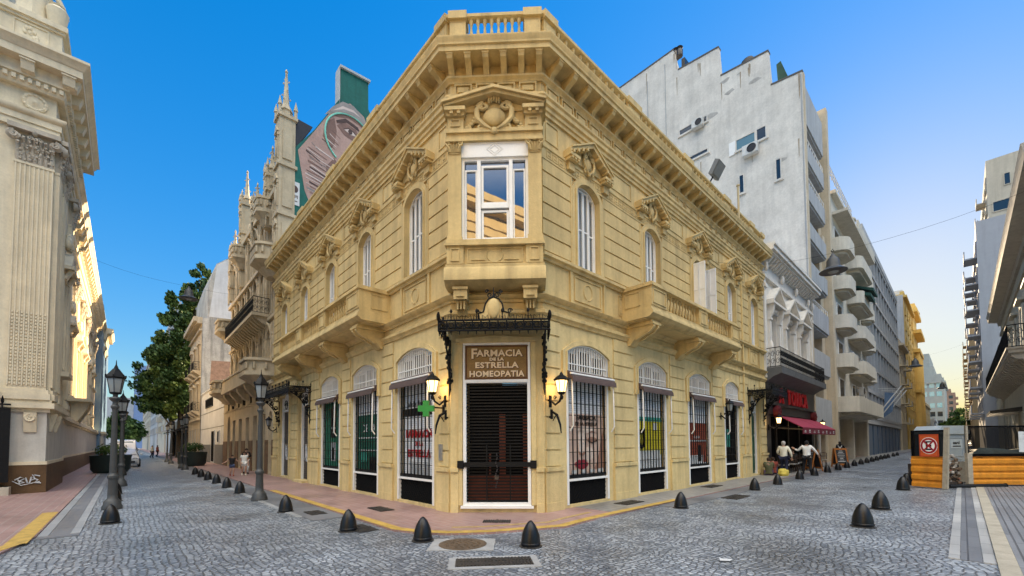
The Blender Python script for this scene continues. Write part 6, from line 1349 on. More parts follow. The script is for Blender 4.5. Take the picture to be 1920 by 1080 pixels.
m_awr = mat('red_canvas', (.30, .03, .06), .8, .12, 2, .15, 30); m_awd = mat('wine_red_valance', (.16, .014, .03), .8, .12, 2, .1, 30)
for s0, s1 in ((19.3, 23.5), (23.6, 27.8)):
    b = MB(FR); b.prism([(.05, 3.2), (.35, 3.08), (.8, 2.8), (1.3, 2.5), (1.3, 2.47), (.8, 2.76), (.35, 3.04), (.05, 3.15)], 'x', s0, s1); b.build('canvas', m_awr, aw)
    b = MB(FR); b.box(s0, s1, 1.28, 1.3, 2.13, 2.48); b.build('valance', m_awd, aw)
    b = MB(FR)
    for k, x in enumerate((.5, 1.5, 2.6, 3.6)):
        xx = s0 + x; b.box(xx - .2, xx + .2, 1.3, 1.306, 2.22, 2.26); b.box(xx - .14, xx + .14, 1.3, 1.306, 2.3, 2.38 if k % 2 else 2.33)
    b.build('valance_marks', m_pale, aw)
b = MB(FR)
for s in (19.4, 23.5, 27.7): b.tube([(s, .05, 2.6), (s, 1.28, 2.47)], .02, 5)
b.build('awning_arm', m_blk, aw)
wall_lantern('lit wall lantern at the near end of the red cafe awning', FR, 18.0, 2.7, True, 1.0, .5); wall_lantern('lit wall lantern at the far end of the red cafe awning', FR, 28.35, 2.75, True, 1.0, .5)
b = MB(FR); b.lathe([(.14, 0), (.13, 2.6), (.2, 2.7), (.2, 2.8)], 28.5, .2, 10); tag(b.build('white_post', m_white), 'white round post at the far end of the cafe front', 'post')
# ------------------------------------------------------------ cream apartment house with rounded balconies
m_cr = mat('cream_stucco', (.52, .49, .42), .8, .1, .8, .15, 15, streak=.3)
cr = thing('cream_apartment_house', 'cream apartment house with stacks of rounded white balconies', 'building', FR.p(36.6, 0, 0))
g = MB(FR); wall(g, 36.55, 54, 3.8, 23.4, sorted([(s, w_, z, z + 1.7, 0) for z in () for s, w_ in ()]) or [], 0, .3); g.box(36.55, 54, -11, -.02, 3.8, 23.4); g.box(36.55, 37.6, -11, .0, 0, 3.8); g.box(52.8, 54, -11, 0, 0, 3.8); g.box(44.0, 44.8, -3, 0, 0, 3.8); g.box(41, 54, -9, -1.2, 23.4, 26.2); g.lathe([(1.5, 0), (1.5, 2.9), (1.6, 2.95), (1.6, 3.1), (1.4, 3.2)], 51.5, -1.7, 20, 23.4)
g.build('wall', m_cr, cr)
g = MB(FR); g.box(37.6, 52.8, -1.5, -1.3, 0, 3.8); g.build('dark_garage', m_dark, cr)
g = MB(FR)
for i in range(9): g.tube([(39 + i * 1.4, -.4, 26.2), (39 + i * 1.4, -.4, 27.2)], .03, 4)
for z in (26.5, 26.85, 27.2): g.tube([(38.6, -.4, z), (51, -.4, z)], .035, 4)
g.build('roof_rail', m_acw, cr)
lev = [5.0, 8.3, 11.7, 15.1, 18.5]
def rbalc(s0, s1, z, D, h=1.0, r_=1.0):
    g = MB(FR); n = 8
    pts = [(s0, 0)] + [(s0 + r_ - r_ * math.cos(math.pi / 2 * i / n), D - r_ + r_ * math.sin(math.pi / 2 * i / n)) for i in range(n + 1)] + [(s1 - r_ + r_ * math.sin(math.pi / 2 * i / n), D - r_ + r_ * math.cos(math.pi / 2 * i / n)) for i in range(n + 1)] + [(s1, 0)]
    g.prism(pts, 'z', z - .22, z); g.prism([(p[0] * .0 + (p[0] - (s0 + s1) / 2) * .8 + (s0 + s1) / 2, p[1] * .75) for p in pts], 'z', z - .42, z - .22)
    inner = [((p[0] - (s0 + s1) / 2) * .93 + (s0 + s1) / 2, p[1] * .9) for p in pts]
    for a, b_, c_, d in zip(pts, pts[1:], inner[1:], inner): g.prism([a, b_, c_, d], 'z', z, z + h)
    return g.build('balcony', m_cr, cr)
for i, z in enumerate(lev):
    if i: rbalc(37.2, 41.2, z, 1.1, .95, 1.05)
    if i == 0: rbalc(36.8, 53.6, z - .6, 1.45, 1.1, 1.0)
    else: rbalc(43.0, 50.6, z, 1.25, .95, 1.0); rbalc(51.2, 53.9, z, 1.0, .95, .9)
    for s0, s1 in ((38.0, 40.4), (44.2, 46.2), (47.0, 49.4), (51.7, 53.2)):
        f = MB(FR); frame(f, s0, s1, z + .1, z + 2.3, .1, -.05, .05); fo = f.build('window', m_white, cr); MB(FR).box(s0 + .1, s1 - .1, -.05, .012, z + .2, z + 2.2).build('pane', m_glass, fo)
g = MB(FR); g.box(37.4, 53.9, 0, 1.1, 21.6, 21.85); g.box(37, 54, 0, .4, 23.3, 23.6); g.prism([(0, 22), (1.1, 21.9), (1.1, 22.8), (.95, 22.8), (.95, 22.1), (0, 22.2)], 'x', 43, 53.9); g.build('top_terrace', m_cr, cr)
ac('air conditioner on the second balcony level of the cream apartment house', FR, 42.2, .1, 9.2, 1.1, .8); ac('air conditioner on the third balcony level of the cream apartment house', FR, 42.2, .1, 12.6, 1.1, .8); ac('air conditioner on the lowest level of the cream apartment house', FR, 46.8, .2, 6.3, 1.1, .8)
for z, lb in ((15.9, 'dark green striped blind on the fourth balcony of the cream house'), (16.9, 'dark green blind drooping above the fourth balcony of the cream house')):
    b = MB(FR); b.prism([(.1, z + .6), (1.7, z - .1), (1.7, z - .4), (.1, z + .4)], 'x', 44 + (z - 15.9) * 2, 47 + (z - 15.9) * 2); tag(b.build('balcony_blind', bpy.data.materials['dark_green_cloth']), lb, 'awning')
# ------------------------------------------------------------ glass office, balconied house, yellow building and what closes the street
gl = thing('glass_office', 'blue grey glass office building with a regular grid and flag poles', 'building', FR.p(54, 0, 0))
m_gw = glass_mat('office_blue_glass', (.035, .055, .08), .1, .8); m_gc = mat('office_cladding', (.34, .355, .37), .6, .1, 1, .05, 10, streak=.2); m_bl = mat('blue_shutter', (.05, .09, .15), .5, .15, 2, .05)
g = MB(FR); g.box(54.1, 92, -11, -.3, 4.2, 26.4); g.box(54.1, 92, -11, -.02, 3.7, 4.3); g.build('body', m_gc, gl)
for i in range(7):
    z0 = 4.6 + i * 3.05
    for j in range(12):
        s0 = 54.6 + j * 3.1; MB(FR).box(s0 + .16, s0 + 2.94, -.34, -.26, z0 + .35, z0 + 2.8).build('window', m_gw, gl)
g = MB(FR)
for j in range(13): s = 54.65 + j * 3.1; g.box(s - .14, s + .14, -.3, .02, 4.3, 26.3)
for j in range(12): s = 56.2 + j * 3.1; g.box(s - .05, s + .05, -.28, -.1, 4.3, 26.2)
for i in range(8): z = 4.5 + i * 3.05; g.box(54.1, 92, -.3, .04, z - .2, z + .2)
g.box(54.1, 92, -.3, .12, 26.0, 26.8); g.build('grid', m_gc, gl)
g = MB(FR)
for j in range(9): s = 55 + j * 4.1; g.box(s, s + 3.2, -.5, -.15, 0, 3.6)
g.build('ground_shutters', m_bl, gl)
g = MB(FR); g.box(54.1, 92, -11, -.6, 0, 3.7); g.build('ground_floor', m_conc, gl)
g = MB(FR)
for s in (63, 66.5, 70): g.tube([(s, 0, 5.2), (s + .5, 2.2, 8.6)], .07, 5); g.tube([(s, 0, 8.4), (s + .5, 2.0, 8.2)], .03, 4)
g.build('flag_poles', m_acw, gl)
b = MB(FR); b.prism([(.1, 4.8), (.3, 8.2), (1.3, 8.0), (1.0, 5.6)], 'x', 66.8, 66.9); tag(b.build('flag', mat('blue_cloth', (.12, .19, .30), .8, .2, 2, .1)), 'pale blue flag hanging from the poles of the glass office', 'flag')
m_be = mat('warm_beige_render', (.50, .43, .31), .8, .12, 1, .15, 15, streak=.3); m_ye = mat('yellow_render', (.62, .43, .13), .8, .08, .7, .1, 12, streak=.2)
simple_block(FR, 'balconied_house', 'beige old house with dark iron balconies between the glass office and the yellow building', 92.2, 103, .0, 11, 19.2, m_be, 4, 3, z0=4.6, balc=(0, 2), lipy=.7)
for i in range(4): iron_rail(FR, 92.8, 102.5, 1.1, 5.0 + i * 3.4, .9, False, None, pitch=.5) if 0 else None
yb = simple_block(FR, 'yellow_building', 'tall yellow apartment building in warm light down the right street', 103.2, 124, .2, 11, 30.4, m_ye, 8, 4, z0=4.6, ww=.3, lipy=.5)
b = MB(FR); b.box(103.05, 103.19, -10, .15, 14, 30.2); b.build('grey_side_wall', m_hrf, yb)
b = MB(FR); b.box(110, 118, -4, -.3, 30.9, 33); tag(b.build('water_tank', m_acw), 'pale water tank house on the roof of the yellow building', 'tank')
yt = thing('yellow_corner_tower', 'pale yellow columned corner tower beyond the yellow apartment building', 'building', FR.p(131, -3, 0))
g = MB(FR); g.box(124.3, 138, -9, .3, 0, 26.5); g.box(126, 138, -8, .2, 26.5, 31.5); g.build('wall', m_ye, yt)
g = MB(FR)
for z0, z1, d in ((4.2, 4.7, .5), (12.6, 13.2, .9), (21.8, 22.6, 1.0), (26.2, 27.0, 1.3), (31.2, 32, .8)): g.box(124.2, 138.2, -9, .3 + d, z0, z1)
g.prism([(.4, 32), (1.2, 32), (.4, 34.5), (-.5, 34.5)], 'x', 130, 132); g.build('cornices', m_ye, yt)
for s in (125.5, 129.5, 133.5, 137): g = MB(FR); g.lathe([(.8, 4.7), (.75, 11), (.7, 12.6)], s, .5, 10); g.lathe([(.75, 13.2), (.7, 21.8)], s, .5, 10); g.build('column', m_ye, yt)
simple_block(FR, 'low_yellow_building', 'low pale yellow building with pilasters beyond the corner tower', 138.5, 185, .2, 9, 12.2, mat('pale_yellow', (.55, .47, .30), .8, .1, .7, .1, 12), 2, 10, z0=2, ww=.35)
simple_block(FR, 'low_white_hall', 'low white gabled hall far down the right street', 185.5, 205, 1.0, 9, 8.5, m_paleg, 1, 4, z0=3, ww=.3)
off = thing('stepped_office', 'stepped grey green office block with lit blue windows closing the right street', 'building', FR.p(215, -1, 0))
m_of = mat('office_grey_green', (.27, .30, .29), .7, .1, .5, .05, 10); m_ofw = glass_mat('bright_blue_glass', (.16, .42, .50), .1)
FO = Fr(FR.p(210, 0), NR, -DR)
g = MB(FO); g.box(-16, 3.2, -40, 0, 0, 24.5); g.box(-16, 2.6, -38, -.4, 24.5, 26); g.box(-16, .8, -36, -1, 26, 29); g.box(-16, -.3, -34, -1.5, 29, 34); g.box(-16, 3.7, -40, .5, 22.6, 23.3); g.build('wall', m_of, off)
for i in range(6):
    for j in range(4): x = -4.4 + j * 1.9; z = 4 + i * 3.2 + (1 if i > 3 else 0); MB(FO).box(x, x + 1.3, -.02, .06, z, z + 1.7).build('window', m_ofw if i > 2 else m_glass, off)
FB = Fr(FR.p(290, 0), NR, -DR)
bb = thing('brick_tower', 'distant brick tower block with balconies at the end of the right street', 'building', FR.p(290, 4, 0)); g = MB(FB); g.box(-3, 5.5, -20, 0, 0, 25); g.box(-2, 4, -18, -1, 25, 27); g.build('wall', m_bri, bb)
for i in range(8):
    z = 2.5 + i * 2.8
    for x in (-2.4, .4, 3.2): MB(FB).box(x, x + 1.4, -.02, .06, z, z + 1.5).build('window', m_glass, bb)
    g = MB(FB); g.box(5.5, 6.4, -6, .2, z - .3, z + .7); g.build('balcony', m_bri, bb)
for i, (s, o_, h, lb) in enumerate(((185, 5.2, 9.5, 'dense green tree closing the right street, left of two'), (180, 8.0, 8.0, 'green tree closing the right street beside the right row'), (240, 7.4, 15, 'tall thin tree in front of the distant brick tower'))):
    k = h / 10; tree(lb, tuple(FR.p(s, o_, 0)), h, [(0, 0, 6.5 * k, 2.8 * k), (-2.4 * k, 0, 5 * k, 2.6 * k), (2.4 * k, 0, 5.2 * k, 2.6 * k), (.5, 0, 8.2 * k, 1.8 * k), (-1, 0, 3.2 * k, 2.4 * k)], 2600, 41 + i, m_leaf, ls=.5)
# ================================================================== right-hand row
m_nb = mat('near_house_render', (.47, .45, .37), .8, .1, 1, .15, 20, streak=.3); m_nbs = mat('near_house_trim', (.40, .37, .31), .8, .1, 1, .15, 20, streak=.3)
nb = thing('balcony_house', 'grey cream house on the right with a long iron balcony on corbels and wide eave', 'building', FR.p(30, 10, 0))
FRN = Fr(FR.p(0, 9.9), DR, -NR)       # y = towards the street
g = MB(FRN); wall(g, 17.4, 51, 0, 12.6, [(s, 1.5, .1, 3.6, .4) for s in (21.5, 25.5, 29.5, 33.5, 37.5, 41.5, 45.5, 49)], 0, .3); g.build('ground_wall', m_nb, nb)
g = MB(FRN); g.box(17.4, 51, -12, -.35, 0, 12.5); g.box(17.35, 17.4, -12, .0, 0, 12.5); g.build('core', m_nb, nb)
for s in (22.5, 27, 31.5, 36, 40.5, 45, 49.5):
    f = MB(FRN); frame(f, s - .8, s + .8, 6.3, 9.8, .2, 0, .12); f.box(s - 1, s + 1, 0, .3, 9.95, 10.1); fo = f.build('shuttered_window', m_nb, nb); MB(FRN).box(s - .6, s + .6, 0, .04, 6.35, 9.6).build('shutter', m_louver, fo)
g = MB(FRN); g.prism([(-.3, 12.2), (.15, 12.2), (.2, 12.5), (.75, 12.6), (.8, 12.9), (.85, 13.1), (-.3, 13.2)], 'x', 17.2, 51.2); g.box(17.35, 51, -.05, .1, 11.2, 11.4); g.box(17.4, 51, -.3, -.1, 13.1, 13.9); g.build('cornice', m_nbs, nb)
g = MB(FRN); g.box(24, 51, 0, 1.05, 6.0, 6.18); g.box(23.95, 51, 0, 1.12, 6.18, 6.28); bl = g.build('balcony', m_nbs, nb)
for i in range(26):
    s = 24.3 + i * 1.04; g = MB(FRN); g.prism([(0, 5.3), (.15, 5.3), (.3, 5.5), (.5, 5.52), (.62, 5.68), (.8, 5.7), (.95, 5.86), (.95, 6.0), (0, 6.0)], 'x', s - .2, s + .2); g.build('corbel', m_nbs, bl)
iron_rail(FRN, 24.05, 50.9, 1.05, 6.28, 1.1, True, nb, .0, .26)
g = MB(FRN); g.prism([(0, 3.9), (1.4, 3.7), (1.4, 3.5), (0, 3.6)], 'x', 35, 41); tag(g.build('entrance_canopy', m_blkp), 'dark entrance canopy on the right-hand house behind the barrier', 'canopy')
def rblock(name, label, s0, s1, d, depth, z, m_, fl_, cols, **k): return simple_block(Fr(FR.p(0, 9.9), DR, -NR), name, label, s0, s1, d, depth, z, m_, fl_, cols, **k)
m_gt = mat('grey_tower_render', (.33, .35, .39), .85, .06, .3, .08, 10, streak=.15); m_bt = mat('beige_tower_render', (.46, .42, .34), .85, .1, .4, .1, 10, streak=.25)
rblock('grey_party_wall_tower', 'grey tower with a plain blank side wall facing the corner, in the right row', 60, 84, 1.0, 13, 25.6, m_gt, 7, 6, balc=(0, 2, 4), cornice=False)
bt = rblock('beige_tower', 'taller beige tower rising behind the grey blank walled tower', 86, 112, -.95, 14, 43.5, m_bt, 11, 6, cornice=False, balc=(1, 3))
FBT = Fr(FR.p(85.98, 9.9), NR, -DR)
for x0, x1, z0, z1 in ((2.6, 3.3, 39, 40.8), (5.2, 6, 39, 40.8), (1.4, 3.6, 35.4, 37), (1.4, 3.6, 31.2, 32.8)):
    f = MB(FBT); frame(f, x0, x1, z0, z1, .1, 0, .1); fo = f.build('side_window', m_bt, bt); MB(FBT).box(x0 + .1, x1 - .1, 0, .04, z0 + .1, z1 - .1).build('pane', m_glass, fo)
rblock('balcony_block', 'tan apartment block with jutting balconies far down the right row', 114, 150, 1.1, 12, 24, mat('tan_render', (.46, .36, .22), .8, .12, .6, .1, 12, streak=.2), 7, 7, balc=(0, 2, 4, 6), cornice=False)
rblock('far_block', 'farthest grey block at the end of the right row', 151, 200, .8, 12, 27, m_bt, 7, 8, balc=(1, 4), cornice=False)
rblock('low_house', 'low house between the balcony house and the grey tower', 51.3, 59.8, .1, 11, 9.5, m_nb, 2, 3)
# house across the crossing, seen mirrored in the bay window glass
m_opp = mat('yellow_house_render', (.55, .43, .22), .8, .1, 1, .15, 20, streak=.2)
op = thing('yellow_corner_house', 'ochre yellow house across the crossing, mirrored in the bay window glass', 'building', (-6, -12, 0))
FOpp = Fr(Vector((-8, -6.5, 0)), Vector((.75, -.661, 0)), Vector((.661, .75, 0)))
g = MB(FOpp); wall(g, 0, 24, 0, 20, [(s, 1.3, z, z + 2.2, 0) for s in (2, 6, 10, 14, 18, 22) for z in (14.2,)], 0, .3); g.box(0, 24, -9, -.35, 0, 20); g.build('wall', m_opp, op)
g = MB(FOpp)
for z0, z1, d in ((11.6, 11.9, .3), (12.7, 13.0, .25), (17.4, 17.6, .2), (18.2, 18.4, .15), (19.2, 19.6, .8), (19.6, 20.2, 1.0)): g.box(-.2, 24.2, -.2, d, z0, z1)
for s in (2, 6, 10, 14, 18, 22): frame(g, s - .85, s + .85, 14, 16.6, .2, 0, .12)
g.build('cornices', m_opp, op)
# ================================================================== site barrier on the right
m_or = mat('orange_sheet', (.60, .23, .015), .6, .22, 4, .12, 30, streak=.5, dirt=(.30, .10, .01)); m_timb = mat('weathered_timber', (.36, .32, .25), .85, .2, 5, .3, 20, streak=.3)
m_mesh = mat('black_shade_net', (.005, .005, .006), .95, .25, 5, .3, 40, alpha=.95, spec=.04); m_mesh2 = mat('black_shade_net_thin', (.005, .005, .006), .95, .25, 5, .2, 40, alpha=.84, spec=.04)
def panel(name, label, pa, pb, z0, z1, zn, lean=0.0, netm=None, ribs=4, posts=((0, 0),), sag=.04, lean_side=0):
    pa, pb = Vector((*pa, 0)), Vector((*pb, 0)); d = (pb - pa); Lg = d.length; d.normalize(); n = Vector((d.y, -d.x, 0)); fr = Fr(pa, d, n)
    t = thing(name, label, 'barrier', (pa + pb) / 2)
    b = MB(fr); prof = []; N = ribs * 6
    for i in range(N + 1): f = i / N; ph_ = (f * ribs) % 1; prof.append((.045 if ph_ < .62 else .0, z0 + (z1 - z0) * f))
    rings = []
    for u in (0, Lg * .33, Lg * .66, Lg): rings.append([(u, y + .01 * math.sin(u * 3), z + lean * (u / Lg)) for y, z in prof] + [(u, -.03, z1 + lean * (u / Lg)), (u, -.03, z0 + lean * (u / Lg))])
    b.loft(rings); b.build('orange_sheet', m_or, t)
    b = MB(fr); nx, nz = 14, 4; g = []
    for i in range(nx + 1):
        u = Lg * i / nx; row = []
        for j in range(nz + 1): f = j / nz; row.append((u, -.02 + .03 * math.sin(u * 4 + j) * (1 - f), z1 - .08 + (zn - z1 + .08) * f - sag * math.sin(math.pi * i / nx) * f * 1 + (.03 * math.sin(u * 5) if j == 0 else 0) + lean * (u / Lg)))
        g.append(row)
    for i in range(nx):
        for j in range(nz): b.face([g[i][j], g[i + 1][j], g[i + 1][j + 1], g[i][j + 1]])
    b.build('shade_net', netm or m_mesh, t)
    for u, l_ in posts: b = MB(fr); b.prism([(u - .06 - l_, 0), (u + .05 - l_, 0), (u + .05 + l_ * .0 + .0, zn), (u - .06, zn)], 'y', -.02, .085) if 1 else None; b.build('timber_post', m_timb, t)
    b = MB(fr); b.box(0, Lg, -.1, -.05, zn - .06, zn); b.box(.0, .06, -.1, -.04, 0, zn); b.box(Lg - .06, Lg, -.1, -.04, 0, zn); b.build('rear_frame', m_blk, t)
    return t, fr, Lg
t1, f1, L1 = panel('site_barrier', 'short orange sheet barrier leaning at the kerb, black net on top and a no-stopping sign', (15.45, 16.25), (15.50, 14.95), .02, 1.2, 2.12, -.03, ribs=4, posts=((1.3, .09),)) if 0 else panel('site_barrier', 'short orange sheet barrier at the kerb with black net on top, carrying a no-stopping sign', (15.32, 16.05), (15.66, 15.1), .0, 1.14, 2.12, .0, ribs=4, posts=())
b = MB(f1); b.prism([(L1 - .1, -.02), (L1 + .04, -.02), (L1 + .14, 2.2), (L1 + .02, 2.2)], 'y', -.02, .09); b.build('timber_post', m_timb, t1)
t2, f2, L2 = panel('site_barrier', 'long orange sheet barrier across the right pavement with black net and a white notice', (17.15, 15.72), (23.2, 15.72), .06, 1.12, 2.28, .0, netm=m_mesh2, ribs=4, posts=(), sag=.03)
b = MB(f2); b.box(-.12, .06, -.02, .09, .02, 1.25); b.box(-.02, .04, -.06, -.01, 0, 2.28); b.build('timber_post', m_timb, t2)
b = MB(f2); b.box(0, L2, .0, .03, 1.1, 1.22); b.build('net_hem', m_mesh, t2)
b = MB(f2); b.tube([(-.9, .12, .03), (1.15, .16, .05)], .07, 10); b.tube([(1.15, .16, .05), (1.17, .16, .05)], [.085, .085], 10); tag(b.build('black_pipe', m_blkp), 'black pipe lying on the ground in front of the long orange barrier', 'pipe')
# sign
sg2 = thing('no_stopping_sign', 'square orange no-stopping sign with a crossed red and white disc, tied to the black net', 'sign', f1.p(.62, .1, 1.15))
m_sgo = mat('orange_sign_face', (.55, .09, .02), .45, .05, 3, 0); m_sgr = mat('dark_red_ring', (.30, .01, .02), .45, .05, 3, 0)
b = MB(f1); b.box(.3, .86, .06, .08, 1.13, 1.96); b.build('sign_plate', m_sgo, sg2)
disc = lambda r_, n=28: [(.58 + r_ * math.cos(i * 2 * math.pi / n) * .82, 1.54 + r_ * math.sin(i * 2 * math.pi / n)) for i in range(n)]
MB(f1).prism(disc(.31), 'y', .08, .084).build('white_rim', m_white, sg2); MB(f1).prism(disc(.29), 'y', .084, .088).build('red_ring', m_sgr, sg2); MB(f1).prism(disc(.215), 'y', .088, .092).build('white_disc', m_white, sg2)
b = MB(f1); b.box(.47, .69, .0921, .096, 1.66, 1.71); b.box(.47, .69, .0921, .096, 1.38, 1.43); b.box(.5, .55, .0921, .096, 1.43, 1.66); b.box(.55, .66, .0921, .096, 1.5, 1.58); b.build('letter_e', m_blkp, sg2)
b = MB(f1); q = .2
for s in (-1, 1): b.prism([(.58 - q * .8 - .03, 1.54 - s * q), (.58 - q * .8 + .03, 1.54 - s * q), (.58 + q * .8 + .03, 1.54 + s * q), (.58 + q * .8 - .03, 1.54 + s * q)], 'y', .0962 + .003 * (s > 0), .1 + .003 * (s > 0))
b.build('red_cross_bars', m_sgr, sg2)
b = MB(f1); frame(b, .32, .84, 1.15, 1.94, .012, .08, .085); b.build('sign_border', m_sgr, sg2)
nt_ = rect(f2, 1.86, 2.9, .06, 1.28, 2.05, .01); no = nt_.build('paper_notice', m_pale); tag(no, 'white paper notice hung on the net of the long orange barrier', 'notice')
b = MB(f2); b.box(2.0, 2.3, .06, .064, 1.94, 1.97); b.box(1.95, 2.7, .06, .064, 1.84, 1.85); b.box(1.9, 2.7, .06, .064, 1.76, 1.775); b.box(2.1, 2.7, .06, .064, 1.66, 1.67); b.build('printed_lines', m_louver, no, root=no)
# plastic sheeting bundle and boxes seen through the net
b = MB(W); rnd = random.Random(8); b.loft([[(18.9 + 2.6 * u + .0, 17.0 + .45 * math.cos(a * math.pi / 5), .9 + .5 * (1 + .12 * math.sin(u * 9)) * math.sin(a * math.pi / 5) * (1 if 0 < i_ < 6 else .3)) for a in range(10)] for i_, u in enumerate([0, .1, .3, .5, .7, .9, 1])]); tag(b.build('sheeting_roll', mat('pale_green_plastic', (.34, .42, .40), .25, .3, 2, .3, 8)), 'pale plastic sheeting bundle piled behind the long orange barrier', 'plastic sheeting')
b = MB(W); b.box(18.7, 21.8, 16.6, 17.6, 0, .85); tag(b.build('timber_stack', m_timb), 'stacked site timber carrying the plastic sheeting behind the barrier', 'timber stack')
# portable toilet
wc = thing('portable_toilet', 'grey portable site toilet behind the two orange barriers', 'portable toilet', (20.1, 19.6, 0))
m_wc = mat('grey_plastic', (.30, .36, .42), .5, .08, 2, .08, 20); m_wcl = mat('light_grey_plastic', (.42, .49, .55), .5, .08, 2, .05)
FW = Fr(Vector((20.1, 19.0, 0)), Vector((1, 0, 0)), Vector((0, -1, 0)))
b = MB(FW); b.box(-.6, .6, -1.2, 0, .0, 2.02); b.box(-.52, -.44, 0, .05, .1, 1.95); b.box(.44, .52, 0, .05, .1, 1.95); b.build('cabin', m_wc, wc)
b = MB(FW); b.box(-.66, .66, -1.26, .07, 2.02, 2.2); b.prism([(-.66, 2.2), (.66, 2.2), (.5, 2.4), (-.5, 2.4)], 'y', -1.2, .02); b.build('roof', m_wcl, wc)
b = MB(FW); b.box(-.42, .42, 0, .04, .12, 1.92); frame(b, -.36, .36, 1.0, 1.86, .03, .04, .06); frame(b, -.3, .3, .2, .9, .03, .04, .06); do = b.build('door', m_wc, wc)
MB(FW).box(-.2, .34, .041, .05, 1.36, 1.8).build('label_plate', m_wcl, do); text_mesh('sani', .2, FW, .06, .054, 1.56, .002, False, 1, .006).build('lettering', m_blkp, do); MB(FW).box(-.1, .26, .05, .054, 1.44, 1.49).build('small_print', m_blkp, do)
# rubble in a bin between the barriers
rb = thing('rubble_container', 'heap of broken rubble and bagged debris between the two orange barriers', 'rubble', (16.5, 16.3, 0)); rnd = random.Random(12)
b = MB(W); b.box(15.95, 17.1, 15.9, 16.9, 0, .16); b.box(15.98, 17.08, 16.0, 16.9, .16, .8); b.build('skip', mat('rubble_dark', (.05, .04, .035), .9, .3, 3, .3), rb)
ms = [mat('rubble_brown', (.14, .10, .07), .9, .4, 6, .4, 20), mat('rubble_pale', (.36, .34, .31), .9, .3, 6, .4, 20), mat('rubble_brick', (.20, .09, .06), .9, .3, 6, .4, 20)]
bs = [MB(W) for _ in ms]
for i in range(170):
    k = rnd.choices((0, 1, 2), (6, 3, 2))[0]; z = rnd.uniform(.08, 1.0); bs[k].ell(rnd.uniform(15.98, 17.08), 15.92 + rnd.uniform(-.06, .2) + z * .05, z, rnd.uniform(.04, .1), rnd.uniform(.04, .08), rnd.uniform(.03, .08), 5, 3)
for i in range(40): bs[1].ell(rnd.uniform(16, 17.1), rnd.uniform(16, 16.6), 1.02 + rnd.uniform(0, .14), rnd.uniform(.05, .12), .08, .05, 5, 3)
for bmb, m_, nm in zip(bs, ms, ('brown_debris', 'pale_debris', 'brick_debris')): o = bmb.build(nm, m_, rb, smooth=20); o['kind'] = 'stuff'
# ================================================================== people
m_skin = mat('skin', (.50, .30, .21), .6, .05, 5, 0); m_skind = mat('skin_tan', (.36, .20, .13), .6, .05, 5, 0)
CM = {}
def cloth(c):
    if c not in CM: CM[c] = mat('cloth_%s' % c[0], c[1], .85, .12, 8, .2, 60)
    return CM[c]
WHITE = ('white', (.75, .74, .70)); CREAM = ('cream', (.72, .68, .55)); NAVY = ('navy', (.015, .017, .04)); BLACK = ('black', (.012, .012, .014)); BLUE = ('denim', (.06, .08, .16)); OLIVE = ('olive', (.10, .10, .05)); PURPLE = ('purple', (.10, .06, .12)); HAIRB = ('brown_hair', (.045, .025, .015)); HAIRG = ('grey_hair', (.42, .40, .38)); HAIRD = ('dark_hair', (.012, .01, .01)); RED = ('rust', (.30, .07, .05))
def skinmesh(verts, edges, radii, name, mat_, parent, lv=1):
    """one continuous surface grown round a skeleton"""
    me = bpy.data.meshes.new('sk'); me.from_pydata(verts, edges, []); ob = bpy.data.objects.new('sk', me); COL.objects.link(ob)
    md = ob.modifiers.new('s', 'SKIN'); md.use_smooth_shade = True
    sv = me.skin_vertices[0].data if me.skin_vertices else None
    for v, r_ in zip(sv, radii): v.radius = r_ if isinstance(r_, tuple) else (r_, r_)
    sv[0].use_root = True
    if lv: sb_ = ob.modifiers.new('b', 'SUBSURF'); sb_.levels = lv; sb_.render_levels = lv
    dg = bpy.context.evaluated_depsgraph_get(); m2 = bpy.data.meshes.new_from_object(ob.evaluated_get(dg)); m2.name = name
    bpy.data.objects.remove(ob); bpy.data.meshes.remove(me)
    m2.materials.clear(); m2.materials.append(mat_)
    o = bpy.data.objects.new(name, m2); COL.objects.link(o); o.parent = parent; return o
def sk_setup(me): pass
